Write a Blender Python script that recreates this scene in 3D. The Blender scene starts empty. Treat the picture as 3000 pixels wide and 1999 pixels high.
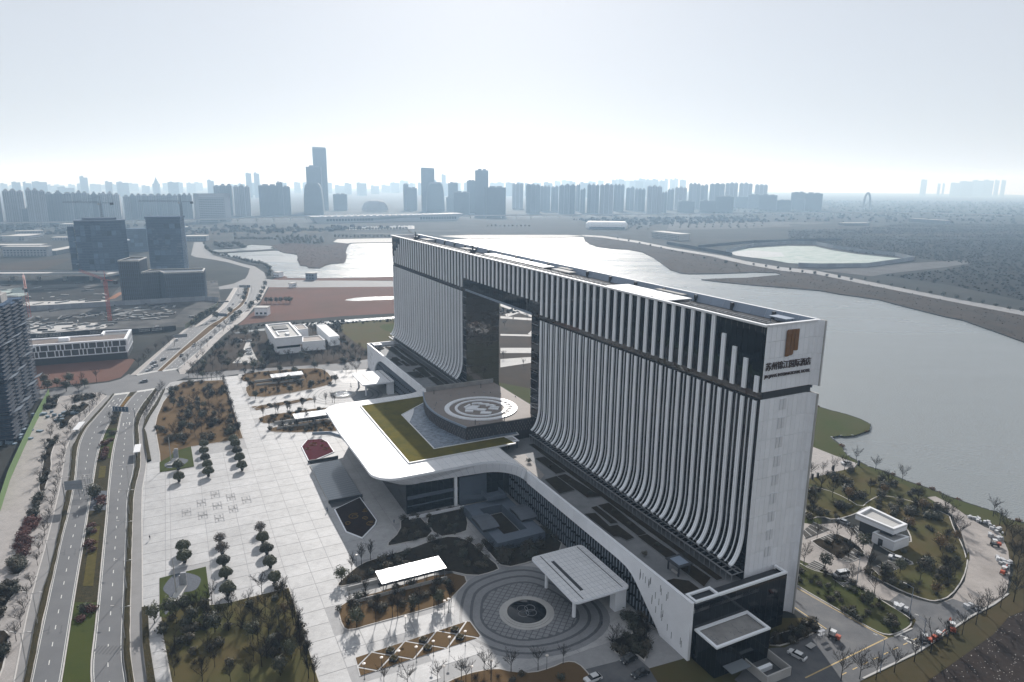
import bpy, math, random
from mathutils import Vector, Matrix
from mathutils.geometry import delaunay_2d_cdt
R = math.radians
scene = bpy.context.scene
col = scene.collection
random.seed(11)

# ------------------------------------------------------------------ camera
cam = bpy.data.objects.new('camera', bpy.data.cameras.new('camera'))
col.objects.link(cam)
cam.data.sensor_width = 36.0
cam.data.lens = 24.0
cam.data.clip_start = 0.5
cam.data.clip_end = 40000
cam.matrix_world = Matrix.Translation((0, 0, 120)) @ Matrix.Rotation(R(77.0), 4, 'X') @ Matrix.Rotation(R(0.5), 4, 'Z')
scene.camera = cam
# ------------------------------------------------------------------ sky, sun, exposure
SUN_EL, SUN_AZ = 28.0, -2.3          # degrees above the horizon; degrees right of +Y
w = bpy.data.worlds.new('World'); scene.world = w; w.use_nodes = True
nt = w.node_tree
sky = nt.nodes.new('ShaderNodeTexSky'); sky.sky_type = 'NISHITA'; sky.sun_disc = False
sky.sun_elevation = R(SUN_EL); sky.sun_rotation = R(SUN_AZ)
sky.air_density = 1.0; sky.dust_density = 1.0; sky.ozone_density = 3.0; sky.altitude = 0
hs = nt.nodes.new('ShaderNodeHueSaturation'); hs.inputs['Saturation'].default_value = 0.55
bg = nt.nodes['Background']; bg.inputs['Strength'].default_value = 0.05
tn = nt.nodes.new('ShaderNodeMix'); tn.data_type = 'RGBA'; tn.blend_type = 'MULTIPLY'; tn.inputs['Factor'].default_value = 1.0; tn.inputs[7].default_value = (0.98, 0.99, 1.03, 1)
nt.links.new(sky.outputs[0], hs.inputs['Color']); nt.links.new(hs.outputs[0], tn.inputs[6]); 
veil = nt.nodes.new('ShaderNodeMix'); veil.data_type = 'RGBA'; veil.inputs['Factor'].default_value = 0.62; veil.inputs[7].default_value = (12.5, 13.1, 14.1, 1)   # even high haze over the whole sky
nt.links.new(tn.outputs[2], veil.inputs[6]); nt.links.new(veil.outputs[2], bg.inputs['Color'])
sun = bpy.data.objects.new('sun', bpy.data.lights.new('sun', 'SUN')); col.objects.link(sun)
sun.data.energy = 5.0; sun.data.angle = R(0.55); sun.data.color = (1.0, 0.985, 0.965)
sun.rotation_euler = (R(-(90 - SUN_EL)), 0, R(-SUN_AZ))
sun.location = (0, 500, 400)
scene.view_settings.view_transform = 'Standard'; scene.view_settings.look = 'None'
scene.view_settings.exposure = 0.3; scene.view_settings.gamma = 1.0
scene.view_settings.use_curve_mapping = False
scene.cycles.max_bounces = 6; scene.cycles.diffuse_bounces = 2; scene.cycles.glossy_bounces = 3
scene.cycles.volume_bounces = 0; scene.cycles.transparent_max_bounces = 4
scene.cycles.caustics_reflective = False; scene.cycles.caustics_refractive = False

# ------------------------------------------------------------------ survey of the place, in metres (x right, y ahead, from the viewpoint's foot)
D = {
'lake': [(-498.8, 1161.8), (-484.8, 1180.6), (-457.4, 1201.1), (-430.4, 1226), (-422, 1230.6), (-411.1, 1208.9), (-394.6, 1183.2), (-380.6, 1172.1), (-366.3, 1159.6), (-352.2, 1119.7), (-339.3, 1075), (-323.5, 1033.9), (-312.2, 1001.8), (-300.9, 996.3), (-292, 976), (-275.3, 973.6), (-276.4, 1004.5), (-273.6, 1028.3), (-257.8, 1038.9), (-259.7, 1059.6), (-278.9, 1150.3), (-292.8, 1201.2), (-309, 1276.8), (-324.3, 1362.6), (-323.7, 1386.4), (-250.2, 1411.1), (-94.6, 1521.9), (117.9, 1586), (164.7, 1612.5), (156.4, 1492.2), (158.3, 1405.5), (169, 1347.6), (191.4, 1313), (218.9, 1297.9), (236.2, 1249.1), (237.5, 1145.2), (232.9, 1068.4), (229.1, 990.6), (234.9, 951.4), (244.9, 942.7), (297, 955.6), (254.4, 943.3), (287.5, 949.3), (342.6, 968.4), (373.4, 964.7), (373.3, 942), (353.8, 931.6), (312.5, 907.6), (282.4, 900.6), (246.4, 886.5), (263.2, 866.5), (297.9, 838), (333.2, 818.4), (362.7, 799.5), (373.5, 774), (386.7, 756.2), (399.4, 735.7), (403, 701), (408.1, 666.6), (412.1, 639.5), (418, 622.8), (415.6, 594.9), (413.4, 569.3), (409.7, 533.1), (391.5, 418.6), (365.1, 312.6), (210.2, 167.8), (201, 200.8), (189.3, 230.7), (185.9, 232.3), (185.2, 238.3), (182.2, 241.8), (179.1, 245.4), (176.9, 248.7), (174.7, 252), (173, 256.4), (170.7, 259.9), (166.9, 265.1), (164.7, 269.4), (161.6, 276.7), (158, 280.7), (156.5, 285.5), (154.7, 291.7), (154.8, 296.2), (156.8, 303.6), (157.3, 309.2), (157.2, 316.4), (162.7, 319.5), (164.1, 318), (170.3, 319.7), (181.5, 326.9), (186.6, 335.8), (185.1, 344.2), (180.6, 352.9), (176.1, 357.3), (171.5, 364.7), (106.2, 500.6), (5.7, 693.2), (-67.1, 818.6), (-157.6, 888.5), (-192.6, 878.3), (-242.4, 868.3), (-287.8, 868.3), (-292.8, 879.7), (-303.8, 888.9), (-319.3, 919.2), (-330.7, 940.5), (-349.6, 974.2), (-371.2, 1010.3), (-389.5, 1035.6), (-411.8, 1061.9), (-434.1, 1086.6), (-456.8, 1111), (-480.8, 1133.1)],
'inlet': [(-528.4, 1198.4), (-537.9, 1235.4), (-514.1, 1253.4), (-497.9, 1269.1), (-510.8, 1310.2), (-509.1, 1339.4), (-485.2, 1328.2), (-466.1, 1321.2), (-452, 1294.4), (-449.7, 1273.7), (-434.8, 1254.9), (-451.3, 1233.7), (-479.5, 1212.1), (-496.5, 1192.1), (-508.7, 1187.4)],
'pond': [(-174.2, 700.8), (-173.1, 707.2), (-166, 718.7), (-149.2, 726.3), (-125.9, 731), (-122.5, 710.5), (-144.4, 702.4), (-164.2, 696.3)],
'canal': [(-226.2, 541.5), (-206.8, 559.1), (-180.8, 580.2), (-150.6, 597.3), (-103.2, 617.7), (-101.6, 607.6), (-148, 586.5), (-175.7, 568.7), (-203.7, 550.3), (-222.7, 537)],
'river': [(1867.7, 3129.5), (1983.6, 2693.4), (2047.6, 2339.7), (1910.8, 2181.5), (1842.2, 2499.2), (1744.3, 2692.2), (1735.2, 2905.4)],
'rpond': [(467, 648.2), (488.4, 658.3), (498.6, 655.1), (501.3, 648), (484.2, 624.9), (470.3, 632.7)],
'pink1': [(-282.9, 787), (-243.9, 786.9), (-141, 799.4), (-133.2, 795.9), (-106.6, 632.7), (-155, 615.3), (-186.8, 597.1), (-214.8, 586.7), (-233.9, 569.6), (-241.1, 611.3), (-245.9, 647.3), (-259.7, 699.5)],
'pink2': [(-303.8, 888.9), (-292.8, 879.7), (-287.2, 866.4), (-241.9, 866.4), (-192.2, 876.4), (-147.1, 889.2), (-141, 851.3), (-236.1, 845.3), (-300.5, 848.6)],
'penin': [(-466.1, 1321.2), (-449.2, 1368.7), (-369.3, 1335.3), (-341.7, 1384.5), (-324.3, 1362.6), (-309, 1276.8), (-292.8, 1201.2), (-278.9, 1150.3), (-259.7, 1059.6), (-257.8, 1038.9), (-273.6, 1028.3), (-276.4, 1004.5), (-275.3, 973.6), (-292, 976), (-300.9, 996.3), (-312.2, 1001.8), (-323.5, 1033.9), (-339.3, 1075), (-352.2, 1119.7), (-366.3, 1159.6), (-380.6, 1172.1), (-394.6, 1183.2), (-411.1, 1208.9), (-422, 1230.6)],
'greenlawn': [(-151.3, 578.4), (-101.3, 605.7), (-99.7, 595.2), (-79.1, 460.2), (-97, 450.1), (-107.8, 490), (-118.5, 506.5), (-137.3, 543), (-151.7, 577.6)],
'greenlawn2': [(-113.1, 568.2), (-111.5, 579.3), (-104.6, 583.4), (-97.2, 579.9), (-90, 535.1), (-96.5, 544.6), (-105.4, 554.4)],
'fieldN': [(-714, 1776.5), (-495, 1847.9), (-453, 1643.5), (-663.4, 1601.2)],
'fieldN2': [(-784.9, 1654.1), (-749.7, 1812.8), (-672.4, 1600.1), (-682.5, 1506.3)],
'rightbank': [(168.9, 1634.7), (207.4, 1596.1), (263.8, 1458.6), (303, 1305.7), (357, 1155), (343.7, 1182.1), (365.4, 1066.6), (391.1, 991.8), (425.8, 954.9), (442.5, 869.7), (461.6, 785.3), (477.3, 715.4), (493.1, 647.6), (496.4, 538.5), (391.5, 418.6), (409.7, 533.1), (413.4, 569.3), (415.6, 594.9), (418, 622.8), (412.1, 639.5), (408.1, 666.6), (403, 701), (399.4, 735.7), (386.7, 756.2), (373.5, 774), (362.7, 799.5), (333.2, 818.4), (297.9, 838), (263.2, 866.5), (246.4, 886.5), (282.4, 900.6), (312.5, 907.6), (353.8, 931.6), (373.3, 942), (373.4, 964.7), (342.6, 968.4), (287.5, 949.3), (254.4, 943.3), (297, 955.6), (244.9, 942.7), (234.9, 951.4), (229.1, 990.6), (232.9, 1068.4), (237.5, 1145.2), (236.2, 1249.1), (218.9, 1297.9), (191.4, 1313), (169, 1347.6), (158.3, 1405.5), (156.4, 1492.2)],
'rightroad': [(166, 1668.1), (212.9, 1639.8), (271.9, 1504.5), (311.3, 1342.6), (367.5, 1189.9), (359.5, 1237.6), (379.6, 1109.2), (406.1, 1031), (441.5, 991.2), (457.4, 899.9), (475.6, 810), (490.5, 736), (510.5, 671.4), (513.6, 558.2), (490.9, 532.3), (493.1, 647.6), (475.9, 713.1), (460, 782.6), (440.9, 866.5), (424.2, 951), (389.5, 987.6), (363.8, 1061.8), (342.1, 1176.2), (355.3, 1149.4), (301.4, 1298.6), (262.2, 1449.7), (206, 1585.6), (165.7, 1623.4)],
'tarp': [(389.3, 1253), (428.8, 1317.3), (473.6, 1350.5), (563.6, 1405.3), (615.7, 1402.4), (612.2, 1316.6), (625.6, 1242), (658, 1185.3), (682.5, 1165), (560.4, 1081.3), (480.3, 1068.2), (439.4, 1089), (428.2, 1133.8), (402.5, 1187)],
'tarp2': [(393.3, 1266.4), (457.1, 1302.5), (494.6, 1262.3), (474.2, 1193), (410, 1164.9), (391.7, 1200.7)],
'scrub': [(761.3, 1909), (1006.7, 2016.7), (1338.9, 2334.3), (1727.8, 2342.2), (1760, 1896.4), (759.4, 801.9), (557.6, 736.1), (548.4, 860.6), (516.8, 942.4), (639.9, 1009.3), (734.2, 1094.5), (695.7, 1182.7), (671.1, 1209.5), (638.7, 1268.5), (638.1, 1373.6), (647.4, 1476.1), (598.1, 1493.2)],
'scrub2': [(-8432.4, -19650), (-14019.2, -19270.5), (-20590.7, -23182.6), (3719.7, 4153.8), (2008.2, 3515.9), (1633.9, 3664.7)],
'siteR': [(585.4, 2556.4), (993.9, 2501.7), (1080.4, 2346.5), (825.7, 2073.1), (635.3, 1966.5), (414.7, 1863.8)],
'roadC': [(448.6, 995.8), (639.5, 1099.4), (759, 1154.9), (749, 1112.8), (664.9, 1049.8), (527.1, 961.7), (492.1, 931.7)],
'townN': [(-1420.4, 1912.5), (-906.6, 1948.1), (-673.5, 2335.1), (-311.5, 2082), (-198.5, 2418.6), (323.6, 2510.4), (1001.9, 2925.2), (9378.5, 27640.1), (-3164.8, 12866.5), (-6536.2, 8895.5)],
'siteL': [(-589.1, 777.8), (-464.9, 813.8), (-363.2, 835.2), (-292.5, 676.2), (-275.5, 561.7), (-384.2, 520.5), (-408.8, 513.4), (-598.5, 763.8)],
'siteL2': [(-407.5, 554.7), (-346.1, 580.2), (-334.9, 562.2), (-327.2, 540.9), (-386.2, 524.3)],
'snow1': [(-412.3, 558.9), (-345.6, 579.3), (-337.9, 553.2), (-386.2, 524.3)],
'snow2': [(-501, 672.4), (-415.5, 690), (-406.3, 674.1), (-467.6, 655.4), (-483.9, 648.6)],
'snow3': [(-566.5, 747.1), (-555.1, 772.2), (-516.2, 719.5), (-517.8, 708.6), (-540.1, 711)],
'pit1': [(-535.3, 748.9), (-500, 775.4), (-456.4, 786.5), (-417.1, 696.7), (-469.5, 674.1), (-498.5, 692.3)],
'pit2': [(-423.7, 591.4), (-385.7, 624.6), (-316.9, 650.9), (-301.4, 597), (-345.2, 580.3), (-410.5, 559)],
'redstrip': [(-416.6, 689.9), (-431, 739.2), (-426.1, 743.3), (-412.5, 700.3)],
'pinkL': [(-322.8, 432.9), (-285.8, 451.2), (-261.9, 455), (-258.1, 452.2), (-248.1, 424.6), (-243.9, 409.5), (-247.1, 401), (-264.9, 392.4), (-279.2, 380.9), (-286.1, 380.7)],
'pinkL2': [(-744.2, 982.7), (-721.2, 1030), (-688.3, 1069.6), (-653.8, 978.7), (-631.6, 866.2), (-645.4, 848.8)],
'lowyard': [(-327.8, 441.1), (-268.8, 460.8), (-273.8, 519), (-268.5, 547.5), (-259.9, 504.6), (-259.7, 455.1), (-262.6, 455), (-322.1, 432.9)],
'crossroadL': [(-278.5, 379.9), (-262.1, 388), (-245.1, 398.7), (-241.9, 405.9), (-240.5, 414.6), (-235.2, 409.8), (-229.3, 382.4), (-232.6, 375.9), (-251.5, 371.2), (-269.5, 366.7)],
'farroad': [(-531, 1128.8), (-639.5, 1377.9), (-649.4, 1427.3), (-630.5, 1403.7), (-563.9, 1252.7), (-495.4, 1131.8), (-448.2, 1073.6), (-405.4, 1020.9), (-372.3, 984.8), (-335.4, 918.1), (-307.4, 850), (-334.7, 848.3), (-349, 896.1), (-370.6, 960.8), (-390.9, 983.5), (-431.3, 1032.4), (-472.8, 1071.6), (-509.1, 1098.8)],
'rdL': [[(-112.8, 135.7), (-117.1, 143.9), (-122.8, 154.4), (-130.1, 167.9), (-135.5, 178.1), (-144.1, 194.2), (-153.5, 211.6), (-162.5, 229.6), (-178.5, 259.5), (-193.4, 284.3), (-203.4, 302.6), (-211, 320), (-216.6, 339.5), (-223.5, 361.3), (-227.8, 374.2)], [(-105.8, 135.8), (-109.9, 144), (-115.5, 154.5), (-123.8, 170), (-132.3, 186), (-141.8, 204.1), (-154, 227.1), (-155.5, 229.7), (-166.9, 251.5), (-184.5, 284.5), (-197.3, 311.3), (-205.5, 333), (-213.3, 353.9), (-221.1, 377.9)]],
'rdR': [[(-96.9, 135.9), (-102.1, 144.1), (-106.2, 150.5), (-112.3, 162.5), (-123.7, 183.8), (-133.6, 202.2), (-147, 227.3), (-149.7, 232.3), (-163.1, 256.7), (-181.2, 291), (-194.4, 318.9), (-207.7, 345), (-214.3, 365.4), (-217.8, 380.1)], [(-88.4, 136), (-93.9, 144.2), (-100.9, 154.7), (-110.6, 173.2), (-129.7, 209.1), (-140.8, 229.9), (-142.3, 232.5), (-150, 247), (-160.6, 271.9), (-171.1, 291.2), (-187.7, 320.6), (-196.6, 338.3), (-203.4, 359.9), (-210.4, 385.9)]],
'rdS': [[(-86.1, 136), (-91.8, 144.2), (-98.7, 154.8), (-108.6, 173.2), (-124.1, 202.3), (-138.7, 229.9), (-140.1, 232.5), (-150.1, 251.9), (-158.6, 273.1), (-172.2, 297.8), (-187.1, 323.7), (-193.6, 340.1), (-201.7, 365.8), (-207.5, 382.1)], [(-82.8, 136), (-88.8, 144.2), (-95.7, 154.8), (-114.3, 189.8), (-135.8, 230), (-137.2, 232.6), (-147.3, 251.9), (-159.3, 279), (-177.8, 311.8), (-186.1, 327), (-192.5, 343.6), (-198.9, 363.9), (-205, 382.2)]],
'bike': [[(-116.3, 135.6), (-122.4, 146.4), (-134.9, 167.9), (-146.4, 189.3), (-155.3, 206.6), (-167.9, 230.2), (-167.6, 229.5), (-183.2, 258.3), (-201.6, 289.2), (-209.2, 305.2), (-214.9, 318.4), (-220.2, 336), (-226.1, 355.5), (-230.6, 372)], [(-114.8, 135.7), (-118.9, 143.9), (-124.7, 154.4), (-133.9, 170.3), (-143.5, 189.3), (-149.3, 201.9), (-165.3, 230.3), (-165.2, 229.6), (-183.4, 263.6), (-200, 290.5), (-206.3, 303.9), (-213.4, 323.1), (-219.7, 344.7), (-225.7, 365.1), (-228.5, 373.1)]],
'inter': [(-227.8, 374.2), (-230.6, 372), (-239.4, 381.2), (-255.2, 369.3), (-267.6, 363.9), (-278.5, 379.9), (-262.1, 388), (-245.1, 398.7), (-241.9, 405.9), (-243.3, 417), (-235.7, 412.6), (-238.7, 426.1), (-220.5, 430.7), (-210.9, 417.9), (-206, 419.4), (-176.6, 429.5), (-115.8, 447.6), (-100.1, 459.5), (-94.7, 433.4), (-110.1, 430.8), (-115.8, 428.5), (-153.8, 425.1), (-174, 419.3), (-184.6, 411.3), (-204.2, 408.2), (-206, 403.3), (-205.3, 393.2), (-205, 382.2), (-210.1, 385.3), (-220.3, 376.5)],
'road2L': [[(-236.8, 414.6), (-256.8, 497.3), (-265.8, 537), (-273.8, 573.8), (-263.6, 556.7), (-268, 582.1), (-274.8, 629.9), (-282.7, 668), (-317.1, 781.1)], [(-228.8, 424.6), (-240, 477.5), (-249.2, 523.7), (-259.1, 574.4), (-258.7, 591.6), (-265.3, 625.2), (-269.4, 657.2), (-277, 692.3), (-308, 781.6)]],
'road2R': [[(-225.4, 424.7), (-235.4, 474.4), (-241.6, 516.3), (-251.8, 574.7), (-254.3, 591.8), (-259.7, 625.5), (-266.9, 668.8), (-281.4, 717.8), (-303.4, 781.9)], [(-218.4, 430.8), (-225.5, 474.8), (-237.3, 536.1), (-243.5, 575.1), (-246.4, 596.8), (-252.4, 636.2), (-261.3, 680.9), (-274.6, 731.8), (-290.7, 782.6)]],
'road2L_out': [(-240.8, 414.5), (-259.2, 497.2), (-268.5, 538.9), (-275.6, 573.7), (-266.9, 556.5), (-272.6, 586.4), (-279.8, 634.9), (-289, 673.5), (-321.7, 780.8)],
'road2R_out': [(-211.8, 425.7), (-219.3, 475), (-230.5, 532.3), (-236.2, 575.4), (-238.4, 597.1), (-248.7, 641.7), (-257.4, 687.1), (-273.1, 746), (-285.4, 790.9)],
'jct2': [(-342.1, 787.5), (-334.5, 812.8), (-337.7, 852.7), (-307.7, 854.6), (-300.5, 848.6), (-140.2, 846.8), (-132.7, 799.9), (-243.9, 786.9), (-282.9, 787), (-289.3, 778.8), (-317.9, 777.1), (-332, 766.3)],
'gap_pave': [(-218.4, 430.8), (-225.5, 474.8), (-237.3, 536.1), (-243.5, 575.1), (-236.2, 575.4), (-230.5, 532.3), (-219.3, 475), (-208.2, 418), (-210.7, 417.4)],
'leftpave': [(-262.2, 370.1), (-255.9, 370.3), (-249.9, 373.5), (-239.4, 378), (-230.6, 372), (-226.1, 355.5), (-220.2, 336), (-214.9, 318.4), (-209.2, 305.2), (-201.6, 289.2), (-183.2, 258.3), (-167.6, 229.5), (-167.9, 230.2), (-155.3, 206.6), (-146.4, 189.3), (-134.9, 167.9), (-122.4, 146.4), (-116.3, 135.6), (-131.1, 135.5), (-186.4, 208.2), (-189, 231.7), (-204.9, 258.9), (-222.7, 292.6), (-240.7, 327.2)],
'bedsL': [[(-248.6, 370.5), (-239.5, 373.8), (-234.9, 368.8), (-235.3, 363.9), (-241.3, 359.8)], [(-236.7, 348.7), (-234.2, 358.1), (-230.1, 355.3), (-226.6, 342.7), (-227.4, 334.9), (-220.6, 319.8), (-222.1, 315.5), (-230.1, 329.1)], [(-218, 302.9), (-215.8, 306.5), (-210.7, 295.6), (-204.6, 284.1), (-196.4, 272.3), (-188.9, 258.2), (-183.5, 248.2), (-186.3, 248.2), (-195.2, 263.4), (-207.9, 284)], [(-183.5, 244.4), (-182.7, 246.3), (-175.2, 232.8), (-171.5, 224.5), (-171.7, 221.3), (-177.6, 232.8)], [(-173, 224.3), (-175, 231.8), (-169.6, 223.6), (-166.9, 216.6), (-167, 212.9), (-168.9, 214.3)], [(-167.6, 212.5), (-164.3, 212.5), (-158.4, 201.1), (-160.7, 200.4)], [(-160.7, 198.4), (-157.5, 199.8), (-151.4, 190.1), (-155.4, 190)], [(-153.1, 184.5), (-149.6, 185.1), (-146.6, 180.6), (-145.9, 176.3), (-142.9, 170.7), (-143.2, 166.8), (-152.1, 177.8)], [(-141.6, 163), (-136.2, 163.6), (-131.2, 155.6), (-125.9, 146.4), (-123.6, 139), (-128.8, 138.9)], [(-261.1, 366.1), (-255.2, 368.3), (-245.6, 350.3), (-247.2, 342.2)]],
'hedge_edge': [],
'plaza': [(-81.3, 134.8), (-88.2, 144.3), (-105.7, 173.5), (-137.1, 232.5), (-147.3, 251.9), (-158.5, 277.6), (-157.7, 279.6), (-181.7, 319.2), (-190.7, 340.2), (-197.9, 362), (-204.8, 384.4), (-208.1, 398.9), (-205.4, 402.4), (-184.4, 410.8), (-173.3, 415.6), (-173.8, 418.9), (-153.6, 424.7), (-121.8, 431.9), (-115.7, 428), (-110, 430.4), (-95.2, 433), (-91.3, 430.1), (48.9, 155.8), (35.4, 150.5), (32, 132.5), (-76.7, 131.2)],
'park_up': [(-200.7, 400.7), (-178, 405.4), (-127.9, 307.4), (-133, 304.1), (-141.4, 299.6), (-147.7, 296.2), (-136.6, 274), (-148, 267.9), (-157.9, 286.9), (-177.7, 321.4), (-184.8, 337.5), (-193.4, 360.9), (-201.1, 391.9)],
'park_low': [(-108.3, 189), (-96.9, 195.7), (-86.8, 175.7), (-82, 176.9), (-76.9, 179.6), (-66.8, 184.8), (-46.5, 144.8), (-41.6, 135.3), (-77.1, 134.9), (-83.1, 144.3), (-95.2, 163.7), (-101.4, 175)],
'hedge_low': [(-105.4, 173.2), (-104, 173.7), (-95.1, 157.6), (-86.8, 144.3), (-80.9, 134.8), (-82.3, 134.8), (-88.8, 144.3), (-96.9, 157.6)],
'hedge_up': [(-181.7, 319.2), (-176.7, 311.8), (-157.7, 279.6), (-158.9, 279), (-170.2, 297.9), (-182.1, 319.2), (-188.4, 333.4), (-194.6, 354.4), (-204.2, 384.4), (-204.2, 385.5), (-193.8, 356.3), (-188.5, 338.5)],
'bedgrass_up': [(-153.2, 277.9), (-152.1, 284.7), (-152.9, 290.3), (-148, 296.4), (-136.3, 273.8), (-147.8, 267.4)],
'bedgrass_low': [(-108.3, 188.9), (-96.9, 195.6), (-88.5, 179.1), (-90.3, 177.3), (-93.7, 174.7), (-96.9, 169.4), (-98.6, 169.8)],
'slate_up': [(-150.2, 275), (-149.4, 279.2), (-147.4, 282.9), (-143.9, 281.8), (-141.5, 280.6), (-141.4, 275.2), (-144.2, 272.3), (-146.4, 271.1)],
'slate_low': [(-104.5, 183.2), (-105, 186.4), (-105, 190.7), (-102.5, 192.2), (-99, 191.3), (-95.7, 189.4), (-94.6, 186.6), (-94.1, 183.4), (-95, 182), (-96.9, 181.6), (-99.6, 180.6), (-97.7, 175.1), (-96.9, 170), (-98.4, 171.8), (-99.7, 175.1), (-100.2, 179.3), (-103.1, 181.5)],
'islA': [(-170.6, 413), (-170.5, 422.6), (-131.6, 435.8), (-121.7, 431.3), (-107.2, 400.5), (-120.9, 385), (-147.5, 367.1), (-158.9, 388.7), (-158.2, 395.5), (-161, 401.2), (-166.2, 403.4)],
'islB': [(-132.6, 338.9), (-118.6, 345.9), (-101.3, 354.9), (-93.7, 350.5), (-95, 339.9), (-121.3, 328.4), (-127.8, 328.2)],
'islC': [(-120.5, 318.2), (-120.2, 322.1), (-108.1, 330.4), (-91.5, 337.4), (-82.9, 318.4), (-95.9, 316.6), (-103.6, 315.6), (-117.1, 316)],
'diaF': [(-142.2, 354.3), (-114.3, 371), (-110.7, 368.3), (-137.1, 348.1)],
'diaN': [(-40, 153.4), (-11.2, 169.5), (-7.4, 162.3), (-37.2, 146.6)],
'D1': [(-53.2, 185.7), (-51.5, 191), (-48.2, 198.5), (-41.9, 202.8), (-34, 207.5), (-26.5, 213.8), (-20.3, 216.9), (-13.4, 213), (-9.1, 205.6), (-2.7, 196.4), (-5.6, 193.9), (-11.2, 191.3), (-21.1, 194.9), (-41.4, 190.5), (-50.6, 185.2)],
'D2': [(-49.9, 174.7), (-46.6, 179.4), (-36.7, 184.2), (-20.1, 194.1), (-11.9, 190.9), (-16.7, 180.9), (-18.3, 177.4), (-28.7, 171.9), (-38.5, 167.2), (-43.9, 164.3), (-46.3, 165.8)],
'D3': [(-40.4, 228.7), (-34.4, 231.6), (-31.9, 228.3), (-25.8, 216.8), (-37.5, 210.7), (-42.8, 208.7), (-38.9, 219.6)],
'D4': [(-32.1, 230.5), (-24.3, 237.6), (-17.8, 240.1), (-14.4, 221.1), (-18.3, 217.9), (-25.7, 215.3)],
'D5': [(-10.5, 213.1), (-3.5, 212.2), (12.3, 220.5), (19.7, 209.8), (7.6, 200.5), (-2.2, 196), (-6.7, 204.7)],
'botisl': [(-15.4, 145.2), (-10.6, 148.2), (-3.4, 150.4), (1, 148.9), (6.1, 148.7), (10.6, 150.6), (14.5, 153.1), (17.8, 152.6), (20.6, 147.6), (21.3, 144.1), (20.2, 132.1), (-19.4, 131.6), (-19, 141.6)],
'carpark': [(27.6, 153), (32.4, 156.1), (35.5, 150.9), (36.8, 145.3), (34.1, 132.2), (20.5, 132.1), (21.3, 144.1), (18.6, 149.7)],
'bedR': [(31.3, 172.8), (34.1, 167.3), (33.3, 163.5), (28.1, 162.2), (27.3, 158.6), (27.9, 155.5), (32.7, 156.4), (35.7, 152), (39.6, 171.9)],
'slab': [[(-97.2, 296.9), (-97.1, 305.6), (-90.3, 307), (-86.4, 302.9), (-80.3, 291), (-88.2, 278.5)], [(-66.1, 235), (-58.7, 245.5), (-48.5, 226.9), (-48.4, 223.6), (-51, 213.9), (-57.8, 218.3)]],
'asph': [(86.6, 188.1), (87.5, 186.5), (102.8, 163.3), (106.1, 164.2), (112.1, 167.5), (115.5, 171.4), (115.4, 173.8), (112.9, 180.6), (118, 184.3), (121.4, 181.2), (126.2, 179), (132.5, 181.9), (137.1, 177.5), (138.6, 177), (132.5, 173.1), (107.6, 157.2), (88.3, 147.1), (75.7, 139.8), (61.1, 139.6), (56.1, 146.7), (67.9, 158.7), (73.5, 159.1), (87.2, 166.8), (82.3, 177.2)],
'brick': [(113.1, 180.4), (110.7, 181.6), (106, 190.6), (101.6, 195.7), (95, 203.4), (98, 213.2), (106.3, 228.5), (110.9, 227), (121.3, 228.8), (125.1, 221.4), (126.1, 215), (113, 195.8), (116.3, 186.4), (121.3, 181), (126.2, 179), (132.8, 182.4), (142.1, 191.2), (151.9, 204.3), (160.4, 221.3), (165.4, 235.1), (166.1, 245.1), (165.3, 250.3), (169.1, 251.3), (170.9, 245.2), (171, 234.4), (171.9, 226.6), (174.8, 222.2), (168.8, 209.7), (160.6, 197.2), (150.6, 184.8), (143.3, 179.5), (136.8, 177), (125.7, 178.3), (120.9, 180.2), (118, 184.3)],
'islE': [(87.5, 190.3), (88.2, 187.9), (97.3, 172.6), (101, 166.3), (103.4, 164.4), (106.8, 165.1), (112.1, 168.2), (114, 170.5), (114.3, 172.6), (111.3, 179.3), (109.7, 183.1), (105.7, 190), (101.1, 194.5), (96.5, 197.3), (94.3, 201.5), (92.7, 203.4)],
'islF': [(112.8, 195.8), (125.4, 200.8), (131.1, 200.3), (131.8, 202.7), (127.8, 207.7), (126.1, 213.7), (138.1, 213.9), (141.4, 220.2), (143.5, 229.2), (143.7, 229), (138.3, 241.9), (133.5, 239.1), (130.1, 235.5), (119.1, 230.2), (115.7, 233.5), (109, 230), (111.8, 238.7), (121.1, 258.9), (127.8, 257), (132.5, 249.2), (134.4, 240.9), (139.8, 246.5), (149.4, 253.5), (166, 237.9), (159.4, 223.7), (155.3, 212.3), (150.1, 202), (155.8, 210.8), (150.5, 202.4), (142.5, 192.3), (132.8, 183), (127, 180.4), (124.2, 180.8), (119.2, 185.4), (117.5, 188.6)],
'islG': [(103.5, 214.7), (106, 216.4), (113.5, 220.4), (117.1, 219.8), (120.2, 208.9), (116.6, 204.4), (111.2, 201.5), (109.3, 201.8)],
'shoregrass': [(188.7, 229.8), (185.4, 231.6), (184.6, 237.4), (181.6, 240.9), (178.5, 244.5), (176.3, 247.7), (174.1, 251), (172.4, 255.4), (170.1, 258.9), (166.3, 264), (164.1, 268.3), (161, 275.5), (157.4, 279.5), (155.9, 284.2), (154, 290.4), (154.1, 295.3), (156.3, 303.6), (156.5, 308.4), (156.3, 315.6), (162.3, 318.7), (163.8, 317.3), (169.9, 318.9), (180.8, 326.1), (185.9, 335), (184.7, 343.3), (180.1, 352), (175.6, 356.4), (170.9, 363.4), (167.4, 369.5), (141.7, 314.6), (141.7, 303.2), (147.7, 292.8), (153, 284.2), (150.8, 275.8), (156.5, 267), (162.8, 261.8), (165, 251.8), (163.7, 239.7), (164.6, 237), (169.6, 239.8), (173.9, 231.2), (174.7, 223.1), (170.4, 212.6), (173.1, 208.4), (187, 207.2), (196.9, 219.7)],
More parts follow.
